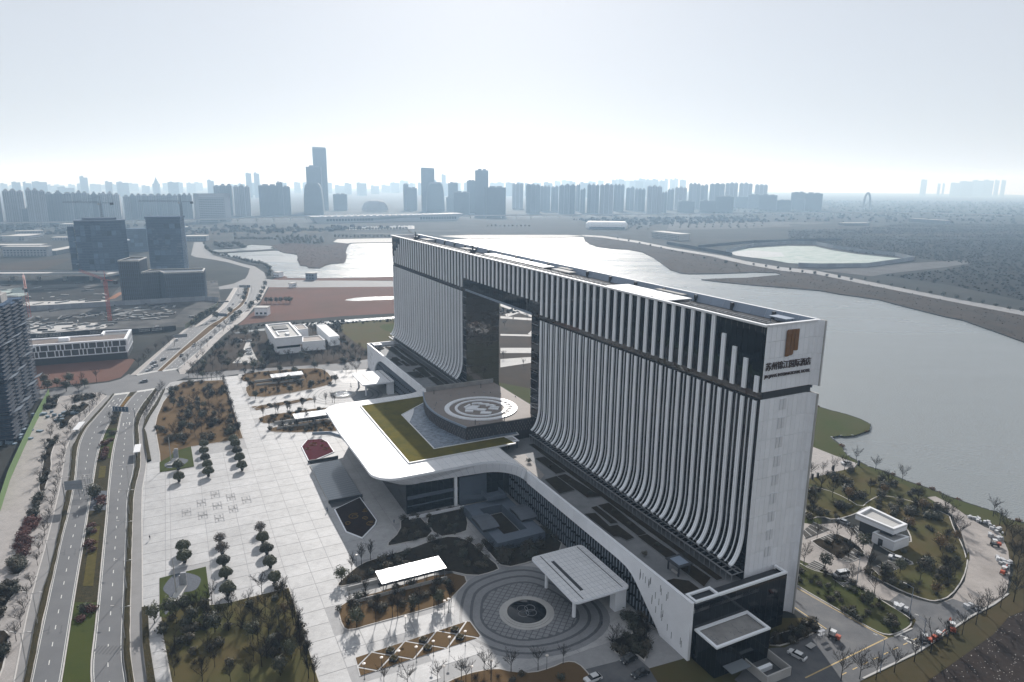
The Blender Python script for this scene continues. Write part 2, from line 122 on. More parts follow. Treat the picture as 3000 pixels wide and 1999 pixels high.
'lawnmid': [(125.1, 268.6), (150.6, 279.3), (155.3, 278.3), (156.5, 267), (162.8, 261.8), (165, 251.8), (163.7, 239.7), (165.4, 237), (148.9, 252.5), (139.8, 246.5), (134.9, 241.8), (132.1, 250.2), (128.3, 257), (122.9, 263.1)],
'paver': [(138.2, 305.9), (142.2, 303.2), (147.7, 292.8), (153.9, 283.6), (150.6, 279.3), (124.2, 266.4), (118.7, 264.1)],
'lawnbot': [(88.2, 146.7), (107.3, 156.8), (132.1, 172.6), (142.6, 178.5), (151.2, 184.8), (161.6, 197.2), (175.5, 222.3), (174.4, 228.2), (187.7, 228.4), (149.6, 176.2), (143, 173.2), (133.3, 165.4), (116.9, 154.9), (104.9, 147.3), (95.2, 140), (75.6, 139.4)],
'soil': [(167.4, 181.9), (149.5, 175.9), (142.9, 173), (133.2, 165.2), (116.7, 154.7), (105.1, 147.3), (95.2, 140), (131.9, 137.2)],
'bedN': [(72.1, 164.2), (79.3, 166.9), (85.8, 171.5), (86.7, 168.3), (87.3, 167), (73.7, 159.5), (68.4, 159.9)],
'parkslots': [[(103.3, 221), (110.8, 228.6), (114.4, 223.4), (102.9, 216.7)], [(122.1, 224.2), (126.9, 226.6), (128.3, 220.7), (121.5, 218.4)], [(95.9, 199.1), (100, 202.5), (102.2, 199.2), (98.9, 196.2)], [(116.5, 198.2), (126.8, 204.5), (131.1, 200.9), (117, 193.6)], [(108.2, 217.2), (113.3, 220.1), (114.9, 216.2), (109.9, 214.1)], [(109.5, 203.6), (116.7, 210.2), (118.3, 205.7), (111.3, 201.8)], [(101.1, 191.6), (102.9, 189.4), (105.7, 190), (102.5, 187.3)]],
'parkB': [(-35.4, 709.8), (77.2, 528.9), (19.2, 387.6), (-20.8, 414.1)],
'pathB': [[(-12.2, 694.9), (25.4, 621.1), (24.8, 604.5), (-11.9, 674.4)], [(-7, 630.4), (5.4, 651.2), (7.4, 639.9), (-4.8, 617.6)], [(-10.9, 621.6), (23, 610.6), (22.7, 600.5), (-10.7, 611.1)], [(12.9, 545.6), (22, 581.2), (21.4, 564.8), (16, 540.8)], [(-9.5, 544.7), (20.7, 542.6), (20.4, 536.2), (-9.4, 538.2)], [(-8.6, 496.3), (19.1, 497.3), (18.6, 481.2), (-8.3, 480.2)], [(-8, 462.6), (18.2, 470.9), (17.7, 456.3), (-7.6, 440.6)]],
'whitepark': [(-188.8, 445.7), (-192.2, 469.6), (-203.8, 510.2), (-202.8, 514), (-190.6, 486), (-175.3, 454.9), (-175.7, 446.1)],
'parkW': [(-207.5, 418.1), (-210, 453.7), (-219.9, 498.7), (-228.5, 549), (-203.5, 554.3), (-151.7, 577.6), (-137.3, 543), (-118.5, 506.5), (-107.8, 490), (-98.6, 454.8), (-119.7, 445.9), (-140.6, 437.4), (-178, 429.6), (-178.2, 428.1)],
't_left': [(-131.3, 158.9), (-134.4, 165), (-137.8, 171.3), (-141.3, 177.7), (-144.5, 184), (-150.6, 195.7), (-154.1, 201.8), (-157.4, 208.3), (-161, 214.8), (-163.8, 220.5), (-167.6, 227.3), (-170.7, 233.3), (-175.2, 241.8), (-178.9, 248.3), (-182.4, 254.7), (-186.2, 261.4), (-189.8, 267.9), (-193.1, 274.1), (-196.9, 281.2), (-201.6, 289.2), (-210.3, 304.5), (-213.7, 312.4), (-216.3, 319.9), (-218.8, 327.7), (-220.5, 335.1), (-222.9, 342.8), (-225.4, 349.9), (-226.7, 355.4), (-229.4, 363)],
't_leftin': [(-231.2, 337.4), (-237.2, 353.3), (-221.6, 310.7), (-216.6, 302.3), (-209.8, 289), (-202.2, 276.9), (-200.5, 272.2), (-190.5, 256.1), (-225.4, 319.7)],
't_serv': [(-188.1, 331.8), (-190.4, 338.5), (-192.3, 345.4), (-194.9, 352.6), (-197.2, 360.1), (-199.6, 367.8), (-202.2, 375.9), (-205.5, 384.3)],
't_median': [(-205.2, 330.5)],
't_globe1': [(-135.5, 258.7), (-141.4, 270.4)],
't_globe2': [(-125.8, 264), (-129.5, 271.5), (-133.7, 278.9), (-137.5, 286.7), (-141.3, 294.9)],
't_globe3': [(-114.3, 270.5), (-118.6, 278.8), (-122.8, 287), (-126.6, 294.7), (-130.1, 301.1)],
't_globe4': [(-108, 204.2), (-104.8, 198.1)],
't_globe5': [(-98.3, 209.9), (-94.8, 203.3), (-91.3, 196), (-87.8, 189.1), (-83.6, 180.4)],
't_globe6': [(-87.5, 217.7), (-84, 210.5), (-80.2, 203.5), (-76.3, 195.6), (-72, 187)],
't_ave_up': [(-173.7, 395), (-168.3, 384.1), (-163, 373.7), (-158.1, 363.8), (-153.5, 354.4), (-149.1, 345.4), (-144.8, 336.9), (-140.8, 328.7), (-136.9, 320.9), (-133.1, 313.4), (-131, 309.8)],
't_ave_low': [(-66.5, 178.5), (-63.9, 174.3), (-61.1, 169.5), (-60, 166.8), (-57.6, 163.5), (-55.7, 158.8), (-53.8, 153.4), (-51.2, 149.8), (-49.6, 145.8), (-47.8, 144.9)],
't_islA': [(-148.7, 376.2), (-144.5, 368.1), (-140.1, 372.3), (-134.7, 376.6), (-137.6, 387.2), (-128.5, 378.8), (-123.6, 385.4), (-119.1, 389.9), (-107.8, 401.7), (-137.5, 417.8), (-148.8, 422.5)],
't_islA2': [(-154, 384.5), (-149.7, 405.1), (-136.2, 400.8), (-125.7, 401.1), (-118.4, 406.1), (-117, 410.9), (-166.1, 409.4), (-162.6, 414.4)],
't_mid': [(-128.6, 335.6), (-124.5, 342.6), (-122.7, 340.9), (-118.7, 344.5), (-117, 342.8), (-113.4, 351.8), (-112.3, 350), (-106.9, 353.8), (-102.5, 359.6), (-99.7, 362.5), (-98.3, 361.6), (-119.4, 318.3), (-105.6, 318.6), (-104.5, 331.3), (-92.3, 317.4), (-88.7, 322.1), (-95.6, 315.8), (-112.3, 317.7)],
't_D': [(-49.6, 192.4), (-47.6, 197), (-45.4, 200.5), (-51.8, 187.7), (-45.1, 171.5), (-42.2, 166), (-37.3, 168.1), (-33.1, 170.5), (-31.6, 170.5), (-27.4, 173.3), (-26.1, 173.9), (-21.9, 175.2), (-20.8, 176.2), (-17.7, 178.5), (-17.2, 178.2), (-42.4, 178.8)],
't_bot': [(-11.8, 146.2), (-17.6, 145.1), (-6.3, 149.3), (-4.5, 145.8), (0.5, 148.9), (7.3, 149.5), (13.8, 151.7), (-10.6, 144.7), (-24.8, 143.5), (-30.5, 143.4), (28.7, 160.4)],
't_road': [(82.6, 146.7), (87.6, 147.4), (91.5, 147.1), (97.6, 149.9), (105, 154), (111.3, 157.4), (117.6, 160.7), (124.4, 164.9), (131.3, 169.6), (137.2, 174.1), (143.9, 177.8), (149.8, 180.6), (157.3, 190.3), (165.2, 202.7), (164.6, 199.6)],
't_parkR': [(107, 216.8), (109.3, 210), (111.9, 204.3), (115.3, 219.8), (117, 213.5), (119.4, 209.6), (101.1, 197.4), (114.6, 195.9), (124.1, 195.4), (104.5, 187.3), (95.3, 199.7), (105.1, 178), (99.4, 186.7), (117.2, 191.9), (128.3, 191.5), (140.3, 193.4), (135.7, 189.4), (128.8, 183.4), (110.2, 184.2)],
't_shore': [(132.4, 269.8), (138.1, 272.2), (144.4, 275.7), (152.9, 283), (158, 276), (151.9, 259.6), (155.2, 260.7), (163.4, 265), (126.3, 267.5), (124.5, 254), (127.1, 249.1), (165, 238.8), (163.2, 231.9), (160.1, 224.5), (156.9, 217.5), (157.2, 243.2), (180.7, 234.7), (178.5, 228), (174.9, 220), (172.9, 214), (168.9, 206.9), (143.6, 252.4), (113.8, 236.1), (174.2, 211.2)],
't_far1': [(-664.6, 1627.7), (-659.7, 1631.7), (-654.8, 1635.7), (-646.1, 1629.9), (-641.1, 1634), (-636.2, 1638), (-627.5, 1632.2), (-622.5, 1636.2), (-617.5, 1640.3), (-600.3, 1642.4), (-594.3, 1643.1), (-588.3, 1643.9), (-582.2, 1644.6), (-576.2, 1645.4), (-570.1, 1646.1), (-564.1, 1646.9), (-558, 1647.6), (-557.6, 1697.2), (-551.6, 1698), (-545.6, 1698.8), (-529.2, 1686.4), (-523.5, 1687.1), (-517.8, 1687.8), (-512, 1688.5), (-506.2, 1689.3), (-500.5, 1690), (-494.7, 1690.7), (-489, 1691.5), (-483.2, 1692.2), (-477.4, 1692.9), (-471.6, 1693.6), (-465.8, 1694.4), (-460, 1695.1)],
't_far2': [(-453.7, 1740.4), (-448.1, 1748.7), (-438.8, 1742.3), (-433.2, 1750.7), (-423.9, 1744.2), (-418.2, 1752.6), (-408.9, 1746.2), (-403.1, 1754.6), (-393.9, 1748.1), (-388.1, 1756.5), (-378.9, 1750), (-373, 1758.5), (-363.9, 1752), (-357.8, 1760.5), (-348.8, 1753.9), (-342.7, 1762.4), (-333.6, 1755.9), (-327.4, 1764.4), (-318.5, 1757.9), (-312.2, 1766.4), (-303.3, 1759.8), (-296.9, 1768.4), (-288.1, 1761.8), (-281.6, 1770.4), (-272.8, 1763.8)],
't_far3': [(-390.1, 1510.5), (-384, 1519.9), (-373.6, 1512.4), (-367.4, 1521.7), (-357.1, 1514.2), (-350.7, 1523.6), (-340.5, 1516.1), (-334.1, 1525.5), (-323.9, 1518), (-317.3, 1527.4), (-307.3, 1519.8), (-300.6, 1529.3), (-290.6, 1521.7), (-283.8, 1531.2), (-273.9, 1523.6)],
't_grove': [(-508, 1483.3), (-457, 1353.9), (-458.8, 1382.1), (-460.7, 1411.5), (-462.6, 1442.2), (-464.7, 1474.2), (-417.7, 1346.3), (-418.7, 1374.2), (-419.7, 1403.3), (-420.8, 1433.7), (-421.9, 1465.3), (-378.7, 1338.8), (-378.9, 1366.5), (-468.9, 1385.9), (-470.9, 1415.5), (-473.1, 1446.4), (-475.4, 1478.5), (-427.3, 1349.9), (-428.5, 1378), (-429.8, 1407.3), (-431.1, 1437.7), (-432.4, 1469.6), (-388.3, 1342.4), (-388.7, 1370.2), (-389.1, 1399.1), (-481.3, 1419.5), (-483.7, 1450.5), (-486.2, 1482.9), (-437.1, 1353.6), (-438.5, 1381.8), (-439.9, 1411.2), (-441.5, 1441.9), (-443, 1473.9), (-397.9, 1346), (-398.5, 1373.9), (-399.1, 1403), (-399.7, 1433.3), (-494.3, 1454.7), (-445.3, 1330), (-446.9, 1357.2), (-448.5, 1385.6), (-450.1, 1415.2), (-451.9, 1446), (-453.7, 1478.2), (-407.5, 1349.6), (-408.3, 1377.7), (-573.7, 1422.5), (-567.6, 1423.1), (-561.6, 1423.8), (-555.5, 1424.4), (-549.4, 1425.1), (-543.4, 1425.7), (-537.3, 1426.4), (-531.2, 1427), (-525.1, 1427.7), (-519, 1428.3), (-512.9, 1429), (-506.8, 1429.6), (-500.7, 1430.3), (-494.6, 1430.9), (-568.3, 1311.1), (-546, 1276.9), (-524.9, 1244.4), (-536.1, 1290.5), (-514.9, 1257.3), (-525.9, 1304.4), (-504.8, 1270.5), (-484.7, 1238.3), (-549.3, 1278.7), (-528, 1246.1), (-539.3, 1292.3), (-518, 1259.1), (-529.2, 1306.2), (-507.9, 1272.3), (-487.8, 1240), (-552.5, 1280.5), (-531.1, 1247.8), (-542.5, 1294.2), (-521.2, 1260.8), (-532.4, 1308.1), (-511.1, 1274.1), (-490.8, 1241.7), (-555.7, 1282.3), (-534.2, 1249.5), (-545.8, 1296), (-524.3, 1262.5)],
't_lakerow': [(-590.7, 1313.3), (-561.2, 1253), (-538.2, 1206.7), (-522.5, 1180.8), (-505.4, 1151), (-493.6, 1135.3), (-483.2, 1124.7), (-470.4, 1109.8), (-461.3, 1099.7), (-451.7, 1088.2), (-439.2, 1077.2), (-430.9, 1066.2), (-421.4, 1054), (-413.9, 1044.7), (-405.2, 1034.4), (-396.8, 1024.2), (-386.8, 1011.7), (-378.4, 1003.3), (-371.1, 997.5), (-365.4, 994.1), (-353.1, 974), (-345.4, 960.2), (-332.4, 929.2), (-320.9, 898), (-311.3, 868.7)],
't_road2': [(-296.6, 751.9), (-286.6, 724.3), (-276, 692.4), (-288.9, 790.7), (-279.8, 760.2), (-271.9, 732), (-264.1, 705.6), (-257.2, 681.1), (-251.6, 644.3), (-254.8, 657.9), (-248.4, 611), (-246.4, 596.8), (-243.7, 583.2), (-279, 622), (-279, 629.7), (-277.4, 609.7), (-277.9, 602.4), (-276.4, 593.1), (-274.9, 581.8), (-271.1, 566.8), (-261.5, 622.8), (-263.3, 596)],
't_road2b': [(-214.8, 459.5), (-213.2, 447.7), (-221.1, 450.3), (-218, 439), (-225.7, 491.5), (-231.4, 484.5), (-226, 481.3), (-240.8, 548.5), (-235.5, 544.4), (-240.8, 561.5), (-255.7, 487), (-258.5, 500.8), (-256.2, 476.9), (-248.8, 446.5), (-253.5, 461.2), (-246.5, 435.3), (-235.7, 528.1), (-228.1, 491.4)],
't_field': [(-247.6, 678.6), (-243.1, 678.8), (-238.1, 679.1), (-233.9, 680.5), (-229.5, 682.5), (-225, 679.7), (-224.9, 682.7)],
't_leftcorner': [(-279.6, 391.9), (-269.1, 379.1), (-269.4, 387.7), (-265.6, 393.5), (-261, 398.2), (-258.6, 379.4), (-280, 382), (-251.9, 386.1), (-252.3, 398.5), (-247.6, 373.4)],
't_rightrow': [(236.1, 1548.5), (249.4, 1481.5), (261.5, 1420), (272.8, 1363.3), (283.1, 1310.9), (292.8, 1262.3), (301.7, 1217.1), (310.1, 1175), (317.9, 1135.6), (325.2, 1098.7), (332, 1064.1), (338.4, 1031.5), (370.8, 1050.8), (381, 1026.9), (390.7, 1004.1), (400, 982.3), (409, 961.4), (417.5, 941.3), (425.8, 922), (433.7, 903.5), (441.3, 885.7), (458.3, 883.5), (463.1, 860.1), (467.7, 837.8), (472, 816.7), (476.1, 796.6), (480.1, 777.4), (483.8, 759), (487.4, 741.5), (490.8, 724.8), (494.1, 708.8), (497.3, 693.4), (500.3, 678.7), (503.2, 664.5)],
't_farR': [(506.4, 2207.1), (471.8, 1952), (497.7, 1963.2), (523.9, 1974.5), (550.4, 1986), (577.2, 1997.6), (604.4, 2009.3), (631.8, 2021.2), (659.5, 2033.2), (687.6, 2045.3), (716, 2057.6), (744.8, 2070.1), (470.6, 2039.7), (497.6, 2051.9), (525, 2064.3), (552.7, 2076.8), (580.8, 2089.5), (609.1, 2102.3), (637.9, 2115.3), (666.9, 2128.4), (696.4, 2141.7), (726.2, 2155.2), (756.3, 2168.8), (786.9, 2182.6), (497.6, 2148.9), (526.2, 2162.4), (555.2, 2176.2), (584.6, 2190.1), (614.4, 2204.1), (644.5, 2218.4), (675, 2232.8), (620.7, 1972.2), (647.7, 1983.6), (675, 1995.2), (364.7, 2185.4), (364.5, 2066.9), (364.3, 1960.4), (364.1, 1864.3), (435, 2130.4), (347.8, 2005.9), (348.5, 1905.4), (418.9, 2184.1), (415.8, 2065.7), (332.1, 1948.3), (333.5, 1853.3), (399.7, 2116.1), (397.6, 2004.7), (317.3, 1893.9), (-71.7, 1946.9), (-60, 1948.5), (-48.3, 1950.2), (-36.5, 1951.8), (-24.7, 1953.5), (-13, 1955.1), (-1.1, 1956.8), (10.7, 1958.4), (22.6, 1960.1), (34.4, 1961.8), (46.3, 1963.5)],
't_white': [(-146.2, 467.7), (-139.8, 460.5), (-136.9, 465.5), (-131.3, 458.4), (-130.3, 468.3), (-123.5, 458.7), (-121.1, 463.6), (-115.8, 456.6), (-112.7, 461.5), (-109.6, 464), (-104.9, 459.3), (-155.2, 457.6), (-149.3, 448.4), (-157.5, 448.1), (-164.5, 447.8), (-134.6, 448.9), (-133.1, 483.7), (-131.4, 491.8), (-127.6, 497.5), (-121.2, 489.5), (-114.3, 479.1), (-111.7, 484.4), (-166.9, 551.9), (-161.9, 542), (-146.3, 556.2), (-141, 546.1), (-110.9, 436.2), (-104.7, 432), (-100, 423.7), (-106.2, 421.5)],
't_parkW': [(-203.9, 420.7), (-204.6, 428.6), (-202.8, 434), (-203.7, 439.5), (-194.8, 428.9), (-205.8, 450.9), (-204.1, 453.9), (-197.5, 445.4), (-210.7, 465.8), (-213, 478.5), (-216.2, 491.9), (-211.1, 485.2), (-214.1, 502.5), (-204.5, 488.9), (-200.4, 463.1), (-187.2, 434.5), (-190.3, 431.7), (-181.9, 437.4), (-175.9, 434.9), (-171.2, 437.8), (-167.2, 440.7), (-163.8, 443.7), (-155.5, 438.3), (-183.9, 482.9), (-195.1, 506.9), (-210.4, 525.2), (-210.6, 537.2), (-222.1, 528.7), (-225, 544.9), (-186.4, 454.5), (-150.5, 427.7), (-143.6, 430.6), (-128.8, 431), (-168.2, 429.8)],
't_parkup': [(-200.9, 408.3), (-199.3, 410.8), (-194.5, 406.1), (-192.2, 408.6), (-188.5, 406.3), (-184.8, 404), (-181.5, 404.1), (-180.5, 406.5), (-193.3, 377), (-189.9, 364.9), (-183.8, 353.6), (-179.5, 351.8), (-176.3, 350.1), (-175.6, 353.8), (-174.4, 357.6), (-174.3, 361.4), (-166.7, 357.8), (-171.3, 365.4), (-169.3, 369.4), (-161.4, 346.9), (-155.6, 340), (-152.6, 338.4), (-150.8, 336.7), (-160.8, 341.6), (-159.4, 333.1), (-161.2, 329.8), (-163, 326.5), (-160.9, 317.2), (-159.8, 312.8), (-164, 312.7), (-159.5, 305.5), (-151.6, 308.6), (-151.1, 314.5), (-151.1, 320.5), (-149, 322.1), (-147.1, 325.3), (-143.2, 323.9), (-155.9, 320.4), (-156.3, 314.3), (-165.2, 365.6), (-165.8, 350.4), (-165, 343.2), (-162.4, 308.3), (-153.1, 302.9), (-135.6, 310.4)],
't_parklow': [(-91, 173.1), (-92.2, 171.5), (-90.2, 174.8), (-86.7, 176.5), (-87, 174.8), (-81.2, 174.9), (-75.8, 175.8), (-73.8, 181), (-69.5, 171.8), (-71.8, 172.6), (-71.8, 168.6), (-76.1, 170.9), (-78.9, 171.7), (-80.4, 166.9), (-84.4, 168.4), (-88, 169.9), (-88.1, 166.8), (-92.4, 166.8), (-90.7, 168.3), (-80.2, 163.2), (-76.8, 163.9), (-73.4, 165.1), (-65.1, 161.9), (-65.7, 166.4), (-63.5, 165.6), (-60.8, 163.1), (-60.4, 159.8), (-57.1, 155.3), (-56.2, 153), (-66.6, 158.3), (-68.8, 160.4), (-62.4, 152.9), (-62.6, 149.7), (-59.1, 149.7), (-65.3, 151.6), (-63.8, 144.7), (-56.9, 146.6), (-68.5, 144.6), (-76.9, 152.7), (-74.4, 149.5), (-79, 156.1), (-84.6, 151), (-86, 152.9), (-83, 146.3), (-75.3, 144.5), (-62.2, 156.3), (-59.5, 154.3), (-56.9, 149.7)],
'lampR': [(114.3, 172.8), (109.1, 158), (93.9, 149.7), (107.2, 189)],
'lampL': [(-127.2, 205.7), (-114.6, 182.2), (-102.7, 159.7), (-130, 165.5), (-121.5, 148.7), (-145.2, 193.6), (-139.7, 229.2), (-151.5, 250.8), (-169.5, 239.1), (-191.7, 278.3)],
'lampP': [(-28.5, 164.8), (-17.5, 173.1), (-18.5, 172.2), (-49, 196.2), (-35.8, 145.9), (-31.9, 148.2), (-28, 150.7), (-23.8, 152.3), (-15.7, 156.3), (-11.7, 158.7), (-9.2, 145.2), (-16, 145.2), (9.5, 149.5), (-4.4, 147.3), (-19.7, 154.6)],
'bollM': [(129.3, 267.6), (153.2, 281.2), (126.5, 266.4), (139.4, 275.6)],
'cars': {'inter': [(-226, 398.3), (-222.4, 400.8)],'q1': [(-234.8, 424), (-234, 427.2)],'q2': [(-236.1, 433.3), (-235, 436)],'q3': [(-241, 441.4), (-240.3, 444.3)],'q4': [(-238.8, 450.1), (-238.5, 454)],'white1': [(73.9, 156.9), (76.5, 154)],'white2': [(125.8, 204.2), (128.6, 202.1)],'lakecar': [(146.7, 282.2), (150.2, 282.9)],'lot': [(120.5, 229.8), (122.4, 227)],'dark1': [(28.7, 151.9), (33.1, 154.7)],'dark2': [(30.6, 146.7), (35.2, 149.3)],'wht3': [(18.9, 145), (22.7, 147.1)],'van': [(102.1, 192.2), (106.2, 193.4)],'w1': [(-210.5, 508.1), (-205.9, 510.1)],'w2': [(-203.8, 510.2), (-201, 510.3)],'w3': [(-194.7, 484.2), (-189.4, 482.7)],'w4': [(-192.2, 477.6), (-186.7, 475.6)],'w5': [(-189, 471.3), (-184.2, 469.9)],'moto': [(120.2, 200.7), (120.8, 197.7)]},
'fork': [(88, 163.1), (89, 162.5)],
'trac': [(112.1, 161.7), (116.5, 163), (122.8, 167), (124.6, 167.5), (166.2, 213), (169.4, 213.1), (157.5, 195.9), (157.5, 194.2)],
'guard': [(129.5, 234.6), (136.5, 221.7), (142.3, 223.4), (134.6, 234.7)],
'gatebox': [(126.5, 216.9), (131.2, 211.9), (138.8, 215.7)],
'debris': [(174.2, 228.7), (174.5, 226.3), (174.2, 222.4), (169.9, 220.7), (170.4, 219.2), (170.9, 217.7), (161.5, 204.1), (174.6, 224.7), (173.3, 230.4), (172.8, 232), (172, 233.3), (160.1, 200.1), (162.8, 202.6), (162.6, 201.4), (161.1, 202.6), (135, 176.5), (135.9, 177), (114, 177.1), (114.7, 176.7)],
'scafA': [(-257.2, 334), (-250.8, 341)],
'hoardG': [(-189, 231.7), (-204.9, 258.9), (-222.7, 292.6), (-240.7, 327.2), (-262.1, 370.1)],
'bus': [(-209, 308.1), (-212.3, 320)],
'bus2': [(-165.3, 281.3), (-160.1, 274.3)],
'hoardB': [[(-375.7, 509.3), (-322.5, 532.8), (-298, 535.9), (-270.5, 551.7)], [(-270.5, 551.7), (-279, 608.2), (-278.4, 595.3), (-284.5, 634.7), (-289.6, 667.6)]],
'fenceW': [(-456.2, 621.3), (-425.7, 639.7), (-385, 659.5), (-315.8, 691.9), (-297.9, 685.1)],
'whiteL': [(-331.6, 449.6), (-277.9, 478), (-281.9, 505.6), (-302.6, 541.9)],
